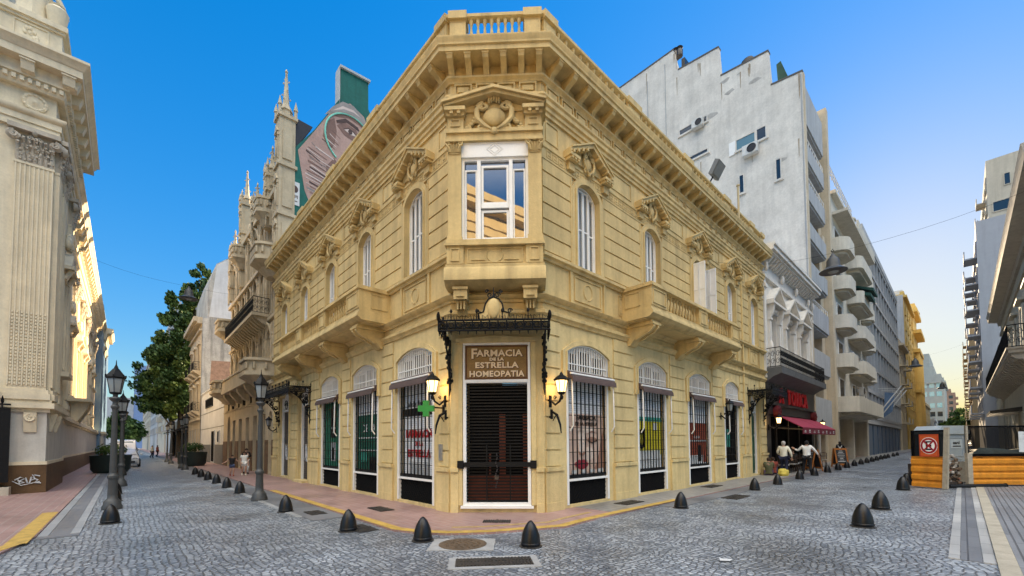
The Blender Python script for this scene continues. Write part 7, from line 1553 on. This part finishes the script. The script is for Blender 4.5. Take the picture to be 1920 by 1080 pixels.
def person(label, loc, rz, H=1.72, pose=None, shirt=WHITE, legs=BLACK, hair=HAIRD, skin=None, sleeve='long', leglen='long', longhair=False, shoes=BLACK, coat=0.0, group=None):
    """local y+ is the way the person faces; pose overrides joints (in units of H)"""
    J = dict(pelvis=(0, 0, .52), waist=(0, -.005, .60), chest=(0, 0, .72), neck=(0, -.005, .835), head=(0, .012, .90), crown=(0, .01, .965),
             lsh=(-.105, 0, .805), lel=(-.135, -.01, .63), lwr=(-.13, .05, .49), lha=(-.13, .075, .44), rsh=(.105, 0, .805), rel=(.135, -.01, .63), rwr=(.13, .05, .49), rha=(.13, .075, .44),
             lhip=(-.052, 0, .50), lkn=(-.058, .02, .275), lan=(-.058, -.01, .045), lto=(-.062, .085, .018), rhip=(.052, 0, .50), rkn=(.058, .02, .275), ran=(.058, -.01, .045), rto=(.062, .085, .018))
    J.update(pose or {})
    P = {k: (v[0] * H, v[1] * H, v[2] * H) for k, v in J.items()}
    t = thing('person', label, 'person', loc, rz, group); skin = skin or m_skin
    def chain(names, rad_, extra=()):
        vs = [P[n] for n in names] + list(extra); return vs
    # body
    names = ['pelvis', 'waist', 'chest', 'neck', 'head', 'crown', 'lsh', 'lel', 'lwr', 'lha', 'rsh', 'rel', 'rwr', 'rha', 'lhip', 'lkn', 'lan', 'lto', 'rhip', 'rkn', 'ran', 'rto']
    R = dict(pelvis=(.088, .065), waist=(.078, .055), chest=(.095, .062), neck=.032, head=(.046, .056), crown=(.036, .042), lsh=.036, lel=.026, lwr=.018, lha=.02, rsh=.036, rel=.026, rwr=.018, rha=.02, lhip=.058, lkn=.036, lan=.024, lto=.02, rhip=.058, rkn=.036, ran=.024, rto=.02)
    vs = [P[n] for n in names]; ix = {n: i for i, n in enumerate(names)}; rr = [tuple(a * H for a in R[n]) if isinstance(R[n], tuple) else R[n] * H for n in names]
    ed = [(ix[a], ix[b]) for a, b in (('pelvis', 'waist'), ('waist', 'chest'), ('chest', 'neck'), ('neck', 'head'), ('head', 'crown'), ('chest', 'lsh'), ('lsh', 'lel'), ('lel', 'lwr'), ('lwr', 'lha'), ('chest', 'rsh'), ('rsh', 'rel'), ('rel', 'rwr'), ('rwr', 'rha'), ('pelvis', 'lhip'), ('lhip', 'lkn'), ('lkn', 'lan'), ('lan', 'lto'), ('pelvis', 'rhip'), ('rhip', 'rkn'), ('rkn', 'ran'), ('ran', 'rto'))]
    # fingers and nose
    for s in ('l', 'r'):
        hv = Vector(P[s + 'ha']); wv = Vector(P[s + 'wr']); d = (hv - wv).normalized(); sd_ = d.cross(Vector((0, 1, 0) if abs(d.y) < .8 else (1, 0, 0))).normalized(); nn = d.cross(sd_)
        for k, ln in enumerate((.040, .048, .045, .036)):
            a = hv + sd_ * (k - 1.5) * .011 * H + d * .012 * H; b_ = a + d * ln * .55 * H + nn * .004 * H; c_ = b_ + d * ln * .45 * H + nn * .012 * H
            i0 = len(vs); vs += [tuple(a), tuple(b_), tuple(c_)]; rr += [.006 * H, .0055 * H, .0045 * H]; ed += [(ix[s + 'ha'], i0), (i0, i0 + 1), (i0 + 1, i0 + 2)]
        a = wv.lerp(hv, .6) - sd_ * .022 * H; b_ = a + d * .022 * H - sd_ * .008 * H; i0 = len(vs); vs += [tuple(a), tuple(b_)]; rr += [.007 * H, .0055 * H]; ed += [(ix[s + 'ha'], i0), (i0, i0 + 1)]
    body = skinmesh(vs, ed, rr, 'body', skin, t)
    hd = Vector(P['head']); up = (Vector(P['crown']) - hd).normalized(); fw_ = Vector((0, 1, 0)); f_ = MB(W)
    f_.prism([(-.008 * H, 0), (.008 * H, 0), (0, .03 * H)], 'y', 0, .012 * H)
    fv = MB(Fr(hd, Vector((1, 0, 0)), fw_))
    fv.ell(0, .056 * H, .0, .009 * H, .012 * H, .016 * H, 6, 4)
    for s in (-1, 1): fv.ell(s * .047 * H, .0, .005 * H, .007 * H, .013 * H, .018 * H, 6, 4)
    face_b = fv; face_b.vs = [v + t.location for v in face_b.vs]; face_b.build('nose_and_ears', skin, body)
    fv = MB(Fr(hd, Vector((1, 0, 0)), fw_))
    for s in (-1, 1): fv.ell(s * .019 * H, .052 * H, .012 * H, .007 * H, .005 * H, .005 * H, 6, 4)
    fv.ell(0, .053 * H, -.024 * H, .014 * H, .005 * H, .004 * H, 6, 4); fv.vs = [v + t.location for v in fv.vs]; fv.build('eyes_and_mouth', cloth(HAIRD), body)
    # hair
    hb = MB(Fr(hd, Vector((1, 0, 0)), fw_)); hb.ell(0, -.012 * H, .03 * H, .054 * H, .06 * H, .052 * H, 12, 8)
    if longhair: hb.tube([(0, -.045 * H, .03 * H), (0, -.062 * H, -.04 * H), (0, -.06 * H, -.12 * H), (0, -.05 * H, -.19 * H)], [.045 * H, .05 * H, .045 * H, .015 * H], 9)
    else: hb.ell(0, -.03 * H, .0, .05 * H, .036 * H, .042 * H, 10, 6)
    hb.vs = [v + t.location for v in hb.vs]; hb.build('hair', cloth(hair), t)
    # shirt
    g = 1.16
    names = ['waist', 'chest', 'neckb', 'lsh', 'lel', 'rsh', 'rel']; P2 = dict(P); P2['neckb'] = tuple(Vector(P['chest']).lerp(Vector(P['neck']), .72)); P2['waist'] = tuple(Vector(P['waist']).lerp(Vector(P['pelvis']), .2))
    if sleeve == 'long': names += ['lwr', 'rwr']
    else: P2['lel'] = tuple(Vector(P['lsh']).lerp(Vector(P['lel']), .55)); P2['rel'] = tuple(Vector(P['rsh']).lerp(Vector(P['rel']), .55))
    R2 = dict(waist=(.1, .074), chest=(.108, .076), neckb=.046, lsh=.047, lel=.036, rsh=.047, rel=.036, lwr=.026, rwr=.026)
    vs = [P2[n] for n in names]; ix = {n: i for i, n in enumerate(names)}; rr = [tuple(a * H for a in R2[n]) if isinstance(R2[n], tuple) else R2[n] * H for n in names]
    e = [('waist', 'chest'), ('chest', 'neckb'), ('chest', 'lsh'), ('lsh', 'lel'), ('chest', 'rsh'), ('rsh', 'rel')] + ([('lel', 'lwr'), ('rel', 'rwr')] if sleeve == 'long' else [])
    hz = -.03 if coat else .012
    vs.append(tuple(Vector(P['pelvis']) + Vector((0, 0, hz * H)))); rr.append((.108 * H, .085 * H)); ix['hem'] = len(vs) - 1; e.append(('waist', 'hem'))
    skinmesh(vs, [(ix[a], ix[b]) for a, b in e], rr, 'shirt', cloth(shirt), t)
    names = ['pelvis', 'lhip', 'lkn', 'rhip', 'rkn'] + (['lan', 'ran'] if leglen == 'long' else []); P3 = dict(P)
    if leglen == 'short': P3['lkn'] = tuple(Vector(P['lhip']).lerp(Vector(P['lkn']), .7)); P3['rkn'] = tuple(Vector(P['rhip']).lerp(Vector(P['rkn']), .7))
    R3 = dict(pelvis=(.096, .074), lhip=.066, rhip=.066, lkn=.047, rkn=.047, lan=.036, ran=.036)
    vs = [P3[n] for n in names]; ix = {n: i for i, n in enumerate(names)}; rr = [tuple(a * H for a in R3[n]) if isinstance(R3[n], tuple) else R3[n] * H for n in names]
    e = [('pelvis', 'lhip'), ('lhip', 'lkn'), ('pelvis', 'rhip'), ('rhip', 'rkn')] + ([('lkn', 'lan'), ('rkn', 'ran')] if leglen == 'long' else [])
    skinmesh(vs, [(ix[a], ix[b]) for a, b in e], rr, 'trousers' if leglen == 'long' else 'shorts', cloth(legs), t)
    for s in ('l', 'r'):
        a, b_ = Vector(P[s + 'an']), Vector(P[s + 'to']); sh = MB(W); dd = (b_ - a); sh.tube([tuple(a - dd * .25), tuple(a + Vector((0, 0, -.012 * H))), tuple(a.lerp(b_, .6)), tuple(b_ + dd * .25)], [.02 * H, .032 * H, .03 * H, .016 * H], 8); sh.vs = [v + t.location for v in sh.vs]; sh.build('shoe', cloth(shoes), t)
    return t
# (thing rotation is applied through the root: local meshes are built unrotated round its location)
walk = dict(lkn=(-.055, .06, .285), lan=(-.055, -.02, .06), lto=(-.058, .06, .02), rkn=(.055, .02, .27), ran=(.055, -.11, .09), rto=(.06, -.04, .025), lhip=(-.05, .01, .5), rhip=(.05, -.01, .5))
stride = dict(lkn=(-.085, .05, .28), lan=(-.10, .04, .05), lto=(-.11, .12, .018), rkn=(.07, .03, .275), ran=(.10, -.06, .06), rto=(.12, .02, .02))
aw_ = math.atan2(DR.y, DR.x) - math.pi / 2
person('grey-haired waiter in a cream jacket and dark trousers walking away by the cafe tables', FR.p(16.64, 1.02, 0), aw_ + .15, 1.78, dict(walk, lel=(-.15, .0, .66), lwr=(-.12, .1, .60), lha=(-.1, .14, .585), rel=(.17, -.04, .66), rwr=(.19, .0, .53), rha=(.19, .02, .485)), CREAM, NAVY, HAIRG, coat=.35)
person('dark-haired waiter in a white shirt striding at the kerb with both arms out', FR.p(18.5, 1.6, 0), aw_ + .1, 1.80, dict(stride, lel=(-.22, .02, .68), lwr=(-.3, .07, .73), lha=(-.335, .09, .755), rel=(.2, .03, .68), rwr=(.26, .1, .57), rha=(.275, .13, .53)), WHITE, BLACK, HAIRD)
person('waitress in black with crossed white straps and long dark hair holding a tray', FR.p(33.4, .62, 0), aw_ + .2, 1.72, dict(rel=(.17, .05, .66), rwr=(.25, .17, .66), rha=(.29, .2, .665)), BLACK, BLACK, HAIRD, longhair=True)
b = MB(FR); q = FR.p(33.4, .62, 0)
fr_ = Fr(q, Vector((math.cos(aw_ + .2), math.sin(aw_ + .2), 0)), Vector((-math.sin(aw_ + .2), math.cos(aw_ + .2), 0)))
b = MB(fr_)
for s in (-1, 1): b.tube([(s * .12, -.12, 1.36), (s * .04, -.155, 1.2), (-s * .05, -.15, 1.06)], .025, 6)
tag(b.build('apron_straps', cloth(WHITE)), 'white crossed apron straps on the back of the waitress in black', 'apron')
b = MB(fr_); b.lathe([(.19, 1.155), (.2, 1.17), (.185, 1.165), (.02, 1.16)], .52, .36, 16); tag(b.build('tray', m_acw), 'round serving tray held out by the waitress in black', 'tray')
sit = dict(pelvis=(0, 0, .09), waist=(0, -.03, .17), chest=(0, -.03, .29), neck=(0, .0, .40), head=(0, .03, .465), crown=(0, .04, .53), lsh=(-.105, -.02, .375), rsh=(.105, -.02, .375), lel=(-.14, .1, .27), lwr=(-.1, .22, .24), lha=(-.08, .26, .22), rel=(.14, .1, .27), rwr=(.1, .22, .24), rha=(.08, .26, .22), lhip=(-.052, .03, .085), lkn=(-.07, .2, .26), lan=(-.07, .33, .045), lto=(-.07, .42, .02), rhip=(.052, .03, .085), rkn=(.07, .2, .25), ran=(.08, .36, .045), rto=(.08, .45, .02))
person('person in olive top and purple shorts sitting on the pavement against the green door pier', FR.p(16.35, .42, 0), A_R - .35 + math.pi * 0 - math.pi / 2 + .55, 1.68, sit, OLIVE, PURPLE, HAIRB, m_skind, 'short', 'short')
person('person in a rust shirt sitting on the pavement behind the one in the olive top', FR.p(17.3, .35, 0), A_R - math.pi / 2 + .2, 1.66, sit, RED, BLUE, HAIRB, m_skind, 'short', 'long')
b = MB(FR); b.loft([[(16.6 + w_ * math.cos(k * .785), 1.0 + w_ * .7 * math.sin(k * .785), z) for k in range(8)] for z, w_ in ((0, .28), (.1, .36), (.28, .33), (.36, .2))]); tag(b.build('yellow_bag', mat('yellow_cloth', (.65, .52, .10), .8, .15, 6, .2, 20)), 'pale yellow bag on the pavement in front of the seated pair', 'bag')
al = math.atan2(-DL.y, -DL.x) - math.pi / 2
person('boy in a black shirt and blue shorts walking along the left pavement with arms out', FL.p(18.5, 1.75, 0), al, 1.2, dict(walk, lel=(-.2, .0, .7), lwr=(-.3, .02, .62), lha=(-.35, .03, .6), rel=(.2, .0, .7), rwr=(.3, .02, .63), rha=(.35, .03, .61)), BLACK, BLUE, HAIRB, None, 'short', 'short', shoes=RED)
person('girl in a white shirt and white shorts with brown hair behind the boy', FL.p(18.7, 1.15, 0), al, 1.38, walk, WHITE, WHITE, HAIRB, None, 'short', 'short', longhair=True, shoes=CREAM)
person('woman in black and white carrying a dark bag behind the girl in white', FL.p(19.8, .85, 0), al, 1.55, dict(walk, lel=(-.13, .06, .66), lwr=(-.05, .12, .72), lha=(-.03, .13, .76)), BLACK, WHITE, HAIRB, None, 'long', 'long', shoes=BLACK)
for i, (s, o_, c1, c2, lb) in enumerate(((62, 5.2, BLUE, BLACK, 'distant pedestrian in blue standing in the left street beyond the car'), (66, 3.4, CREAM, NAVY, 'distant pedestrian in a pale top in the left street'), (72, 2.6, RED, BLACK, 'distant pedestrian in red at the foot of the trees'))):
    person(lb, FL.p(s, o_, 0), al + i, 1.72, walk, c1, c2, HAIRD)
# ================================================================== cafe furniture and boards
m_chw = mat('dark_wood', (.05, .028, .018), .45, .2, 6, .1, 20); m_cush = mat('pale_cushion', (.5, .48, .45), .8, .1, 5, .1)
def make_chair():
    t = thing('cafe_chair', '', 'chair', (0, 0, 0)); b = MB(W); b.box(-.2, .2, -.2, .2, .44, .48); b.build('seat', m_cush, t)
    for x in (-.18, .18):
        for y in (-.18, .18): b = MB(W); b.tube([(x, y, 0), (x * .95, y * .95, .44)], .018, 6); b.build('leg', m_chw, t)
    b = MB(W); b.tube([(-.18, -.19, .46), (-.19, -.25, .9), (0, -.28, .95), (.19, -.25, .9), (.18, -.19, .46)], .02, 6)
    for x in (-.09, 0, .09): b.tube([(x, -.2, .48), (x, -.27, .94)], .01, 5)
    b.build('backrest', m_chw, t); return t
def make_table():
    t = thing('cafe_table', '', 'table', (0, 0, 0)); b = MB(W); b.box(-.33, .33, -.33, .33, .72, .75); b.build('tabletop', m_chw, t); b = MB(W); b.lathe([(.2, 0), (.2, .02), (.03, .05), (.03, .72)], 0, 0, 10); b.build('pedestal', m_blk, t); return t
ch0 = make_chair(); tb0 = make_table(); first = [True, True]; k = 0
for i, s in enumerate((18.9, 20.9, 22.9, 24.9, 26.7)):
    lb = 'dark cafe table under the red awning, %s from the green door' % ords[i]
    if i == 0: tb0.location = FR.p(s, .62); tb0['label'] = lb; tb0['group'] = 'cafe tables'; tb0.rotation_euler.z = A_R
    else: dup(tb0, FR.p(s, .62), A_R, lb, 'cafe tables')
    for j, d in enumerate((-.62, .62)):
        lb = 'dark cafe chair with pale seat, %s side of the %s table under the awning' % (('near', 'far')[j], ords[i]); rz = A_R - math.pi / 2 if j == 0 else A_R + math.pi / 2
        if k == 0: ch0.location = FR.p(s + d, .62); ch0.rotation_euler.z = rz; ch0['label'] = lb; ch0['group'] = 'cafe chairs'
        else: dup(ch0, FR.p(s + d, .62), rz, lb, 'cafe chairs')
        k += 1
m_board = mat('board_frame_wood', (.36, .13, .03), .5, .2, 6, .1, 20); m_slate = mat('slate', (.025, .027, .032), .7, .2, 4, 0); m_chalk = mat('chalk', (.5, .5, .5), .9, .2, 20, 0)
def aboard(label, p, rz, seed):
    t = thing('menu_board', label, 'menu board', p, rz, 'menu boards'); rnd = random.Random(seed); o = Vector(p)
    for sgn in (1, -1):
        fr = Fr(o, Vector((1, 0, 0)), Vector((0, sgn, 0)))
        b = MB(fr); 
        def q(x0, x1, z0, z1, d0, d1): 
            ly = lambda z: .3 - .25 * z / 1.25
            b.loft([[(x0, ly(z0) + d0, z0), (x1, ly(z0) + d0, z0), (x1, ly(z0) + d1, z0), (x0, ly(z0) + d1, z0)], [(x0, ly(z1) + d0, z1), (x1, ly(z1) + d0, z1), (x1, ly(z1) + d1, z1), (x0, ly(z1) + d1, z1)]])
        for x in (-.38, .3): q(x, x + .08, 0, 1.25, -.02, .025)
        q(-.3, .3, 1.14, 1.24, -.02, .025); q(-.3, .3, .14, .24, -.02, .025); po = b.build('panel_frame', m_board, t)
        b = MB(fr); q(-.3, .3, .24, 1.14, -.015, .005); b.build('slate', m_slate, po)
        b = MB(fr)
        for i in range(8): w_ = rnd.uniform(.1, .24); z = 1.06 - i * .1; q(-w_, w_, z, z + rnd.uniform(.02, .045), .006, .009)
        b.build('chalk_lines', m_chalk, po)
    return t
aboard('wooden menu board standing at the kerb beside the waiter in white', FR.p(21.6, 1.25, 0), A_R - math.pi / 2 - .9, 3); aboard('wooden menu board standing at the kerb beyond the cafe awning', FR.p(27.1, 1.6, 0), -.12, 5)
for i, (s, o_, c1) in enumerate(((18.4, -.0, NAVY), (20.3, .2, BLACK))):
    sp = dict(sit); ps = {k_: (v[0], v[1], v[2] + .2) for k_, v in sit.items()}
    for s_ in ('l', 'r'): sg_ = -1 if s_ == 'l' else 1; ps[s_ + 'kn'] = (sg_ * .06, .24, .29); ps[s_ + 'an'] = (sg_ * .06, .24, .045); ps[s_ + 'to'] = (sg_ * .06, .33, .02)
    person(('guest in navy seated at the near end of the cafe tables', 'guest in black seated at the second cafe table')[i], FR.p(s - .1 + i * .0, .58, 0.0), A_R - math.pi / 2 + i * 2.6, 1.7, ps, c1, BLACK, HAIRG if i == 0 else HAIRB)
# ================================================================== planters and vehicles in the left street
def planter(label, p, r_, h, seed):
    t = thing('planter', label, 'planter', p); b = MB(W); x, y, z = p; b.lathe([(r_ * .85, 0), (r_, h * .2), (r_ * 1.04, h * .9), (r_ * 1.08, h), (r_ * .95, h), (r_ * .9, h * .85), (.05, h * .85)], x, y, 18, z); b.build('tub', mat('green_black_tub', (.025, .04, .035), .5, .15, 3, .1), t)
    rnd = random.Random(seed); b = MB(W)
    for i in range(500):
        a = Vector((rnd.gauss(0, 1), rnd.gauss(0, 1), rnd.gauss(0, .8))).normalized(); q = Vector((x, y, z + h + .35)) + Vector((a.x * r_ * .95, a.y * r_ * .95, a.z * .5)) * rnd.uniform(.5, 1); u = a.orthogonal().normalized() * .09; v = a.cross(u).normalized() * .05
        b.face([tuple(q - u), tuple(q + v), tuple(q + u), tuple(q - v)])
    b.build('shrub', m_leaf, t)
planter('big dark green tub with a shrub at the kerb beyond the pharmacy bollards', tuple(FL.p(34.5, 2.0, 0)), .95, 1.15, 3); planter('big dark green tub on the palace pavement behind the lamp posts', tuple(FL.p(28.6, 6.75, 0)), .95, 1.1, 4)
def vehicle(name, label, cat, p, rz, Lg, Wd, H, col, van=False):
    t = thing(name, label, cat, (0, 0, 0)); m_b = mat(name + '_paint_%d' % (len(bpy.data.materials)), col, .25, .03, 3, 0, spec=.6, coat=.6)
    hw = Wd / 2; b = MB(W)
    def ring(y, zb, zs, zt, wb, wt): return [(-wb, y, zb), (-wb * 1.02, y, (zb + zs) / 2), (-wb, y, zs), (-wt, y, zt), (wt, y, zt), (wb, y, zs), (wb * 1.02, y, (zb + zs) / 2), (wb, y, zb)]
    h0 = .22
    if van: secs = [(-Lg / 2, .45, .9, .95, hw * .9, hw * .8), (-Lg / 2 + .15, h0, 1.05, 1.1, hw, hw * .9), (-Lg / 2 + .8, h0, 1.2, 1.3, hw, hw * .88), (-Lg / 2 + 1.4, h0, 1.25, H - .08, hw, hw * .85), (-Lg / 2 + 1.8, h0, 1.25, H, hw, hw * .86), (Lg / 2 - .2, h0, 1.25, H - .02, hw, hw * .86), (Lg / 2, .4, 1.2, H - .15, hw * .95, hw * .8)]
    else: secs = [(-Lg / 2, .4, .6, .66, hw * .85, hw * .75), (-Lg / 2 + .15, h0, .72, .78, hw * .97, hw * .85), (-Lg / 2 + 1.05, h0, .86, .95, hw, hw * .85), (-Lg / 2 + 1.75, h0, .9, H - .06, hw, hw * .7), (-Lg / 2 + 2.3, h0, .92, H, hw, hw * .72), (Lg / 2 - 1.1, h0, .93, H - .05, hw, hw * .7), (Lg / 2 - .35, h0, .95, 1.05, hw, hw * .8), (Lg / 2, .42, .8, .85, hw * .9, hw * .8)]
    b.loft([ring(*s) for s in secs]); b.build('body', m_b, t)
    g = MB(W); zb = 1.28 if van else .96; yw0, yw1 = (-Lg / 2 + .86, -Lg / 2 + 1.38) if van else (-Lg / 2 + 1.12, -Lg / 2 + 1.72); zt = H - .16
    g.face([(-hw * .8, yw0 - .02, zb + .03), (hw * .8, yw0 - .02, zb + .03), (hw * .7, yw1 - .04, zt), (-hw * .7, yw1 - .04, zt)]); g.build('windscreen', m_glass, t)
    for s in (-1, 1): g = MB(W); g.face([(s * (hw + .005), yw0 + .5, zb), (s * (hw + .005), Lg / 2 - 1.0, zb), (s * (hw * .74), Lg / 2 - 1.2, zt), (s * (hw * .76), yw1 + .3, zt)]); g.build('side_window', m_glass, t)
    m_t = mat('tyre_%s' % name, (.015, .015, .016), .8, .1, 5, 0)
    for y in (-Lg / 2 + .85, Lg / 2 - .8):
        for s in (-1, 1):
            ww = MB(Fr(Vector((0, 0, 0)), Vector((0, 1, 0)), Vector((1, 0, 0)))); ww.lathe_y([(.3, s * (hw + .01) - .1), (.325, s * (hw + .01) - .08), (.325, s * (hw + .01) + .06), (.28, s * (hw + .02) + .07)], y, .325, 18); wo_ = ww.build('wheel', m_t, t)
            ww = MB(Fr(Vector((0, 0, 0)), Vector((0, 1, 0)), Vector((1, 0, 0)))); ww.lathe_y([(.19, s * (hw + .02) + s * .05), (.2, s * (hw + .03) + s * .055), (.03, s * (hw + .03) + s * .05)], y, .325, 14); ww.build('rim', m_acw, wo_)
    for s in (-1, 1): g = MB(W); g.ell(s * hw * .68, -Lg / 2 + .08, .68 if not van else .82, .18, .07, .1, 10, 6); g.build('headlight', m_lglass, t); g = MB(W); g.ell(s * (hw + .14), -Lg / 2 + 1.75, 1.0 if not van else 1.35, .1, .06, .08, 8, 5); g.build('wing_mirror', m_b, t)
    g = MB(W); g.box(-hw * .7, hw * .7, -Lg / 2 - .02, -Lg / 2 + .06, .36, .5); g.build('grille', m_blkp, t); g = MB(W); g.box(-.24, .24, -Lg / 2 - .035, -Lg / 2 - .021, .5, .6); g.build('number_plate', m_pale, t)
    t.location = p; t.rotation_euler = (0, 0, rz); return t
vehicle('parked_car', 'pale silver car parked at the palace kerb behind the lamp posts', 'car', FL.p(42, 5.5, -.03), al + math.pi, 4.3, 1.75, 1.48, (.50, .54, .58)) if 0 else vehicle('parked_car', 'pale silver car parked at the palace kerb behind the lamp posts', 'car', FL.p(38.5, 6.1, -.03), math.atan2(DL.y, DL.x) - math.pi / 2, 4.3, 1.75, 1.48, (.50, .54, .58))
vehicle('parked_van', 'white van parked behind the silver car in the left street', 'van', FL.p(46.5, 6.2, -.03), math.atan2(DL.y, DL.x) - math.pi / 2, 5.2, 1.9, 2.3, (.62, .64, .66), True)

rnd = random.Random(5); b = MB(W); x0, y0 = FR.p(1.0, 4.4).x, FR.p(1.0, 4.4).y
b.face([(3.08, 6.27, -.02), (3.2, 6.22, -.012), (3.28, 6.3, -.005), (3.17, 6.36, -.018)]); b.face([(3.08, 6.27, -.02), (3.17, 6.36, -.018), (3.12, 6.38, -.002)])
tag(b.build('paper_scrap', m_pale), 'small crumpled white paper scrap lying on the cobbles near the camera', 'litter')
# ================================================================== separate pieces become parts of their own
def split_parts(names):
    for o in list(bpy.data.objects):
        base = o.name.split('.')[0]
        if o.type != 'MESH' or base not in names or o.children: continue
        me = o.data; n = len(me.vertices); par = list(range(n))
        def f(i):
            while par[i] != i: par[i] = par[par[i]]; i = par[i]
            return i
        for e in me.edges:
            a, b_ = f(e.vertices[0]), f(e.vertices[1])
            if a != b_: par[a] = b_
        isl = {}
        for v in me.vertices: isl.setdefault(f(v.index), []).append(v.index)
        keys = list(isl); bb = [([min(me.vertices[i].co[k] for i in isl[q]) for k in range(3)], [max(me.vertices[i].co[k] for i in isl[q]) for k in range(3)]) for q in keys]
        grp = list(range(len(keys)))
        def g(i):
            while grp[i] != i: grp[i] = grp[grp[i]]; i = grp[i]
            return i
        for i in range(len(keys)):
            for j in range(i):
                if all(bb[i][0][k] <= bb[j][1][k] + .02 and bb[j][0][k] <= bb[i][1][k] + .02 for k in range(3)): grp[g(i)] = g(j)
        lab = {}
        for i, q in enumerate(keys):
            for v in isl[q]: lab[v] = g(i)
        cl = sorted(set(lab.values()))
        if len(cl) < 2: continue
        new = names[base]
        for c_ in cl:
            fs = [p for p in me.polygons if lab[p.vertices[0]] == c_]; mp_ = {}; vs = []; F = []
            for p in fs:
                for v in p.vertices:
                    if v not in mp_: mp_[v] = len(vs); vs.append(tuple(me.vertices[v].co))
                F.append([mp_[v] for v in p.vertices])
            m2 = bpy.data.meshes.new(new); m2.from_pydata(vs, [], F)
            for m_ in me.materials: m2.materials.append(m_)
            m2.polygons.foreach_set('use_smooth', [True] * len(F)); m2.set_sharp_from_angle(angle=rad(40))
            q = bpy.data.objects.new(new, m2); COL.objects.link(q); q.parent = o.parent; q.location = o.location
            if 'kind' in o: q['kind'] = o['kind']
        bpy.data.objects.remove(o)
split_parts({'frieze_panels': 'frieze_panel', 'wall_panels': 'wall_panel', 'bracket': 'bracket', 'capital': 'capital', 'dentils': 'dentil_row', 'column': 'column', 'cornices': 'cornice_band', 'gable': 'gable', 'rosette': 'rosette',
    'ground_shutters': 'ground_shutter', 'flag_poles': 'flag_pole', 'drain_pipe': 'drain_pipe', 'coping': 'coping', 'balcony_front': 'balcony_front', 'party_wall': 'party_wall', 'louvres': 'louvre_panel', 'door_panels': 'door_panel',
    'awning_arm': 'awning_arm', 'string_courses': 'string_course', 'groove_lines': 'groove_line', 'top_terrace': 'terrace_slab', 'base_mouldings': 'base_moulding', 'brown_wainscot': 'brown_wainscot', 'valance_marks': 'valance_mark', 'iron_railing': 'iron_railing', 'scroll_grille': 'scroll_grille'})
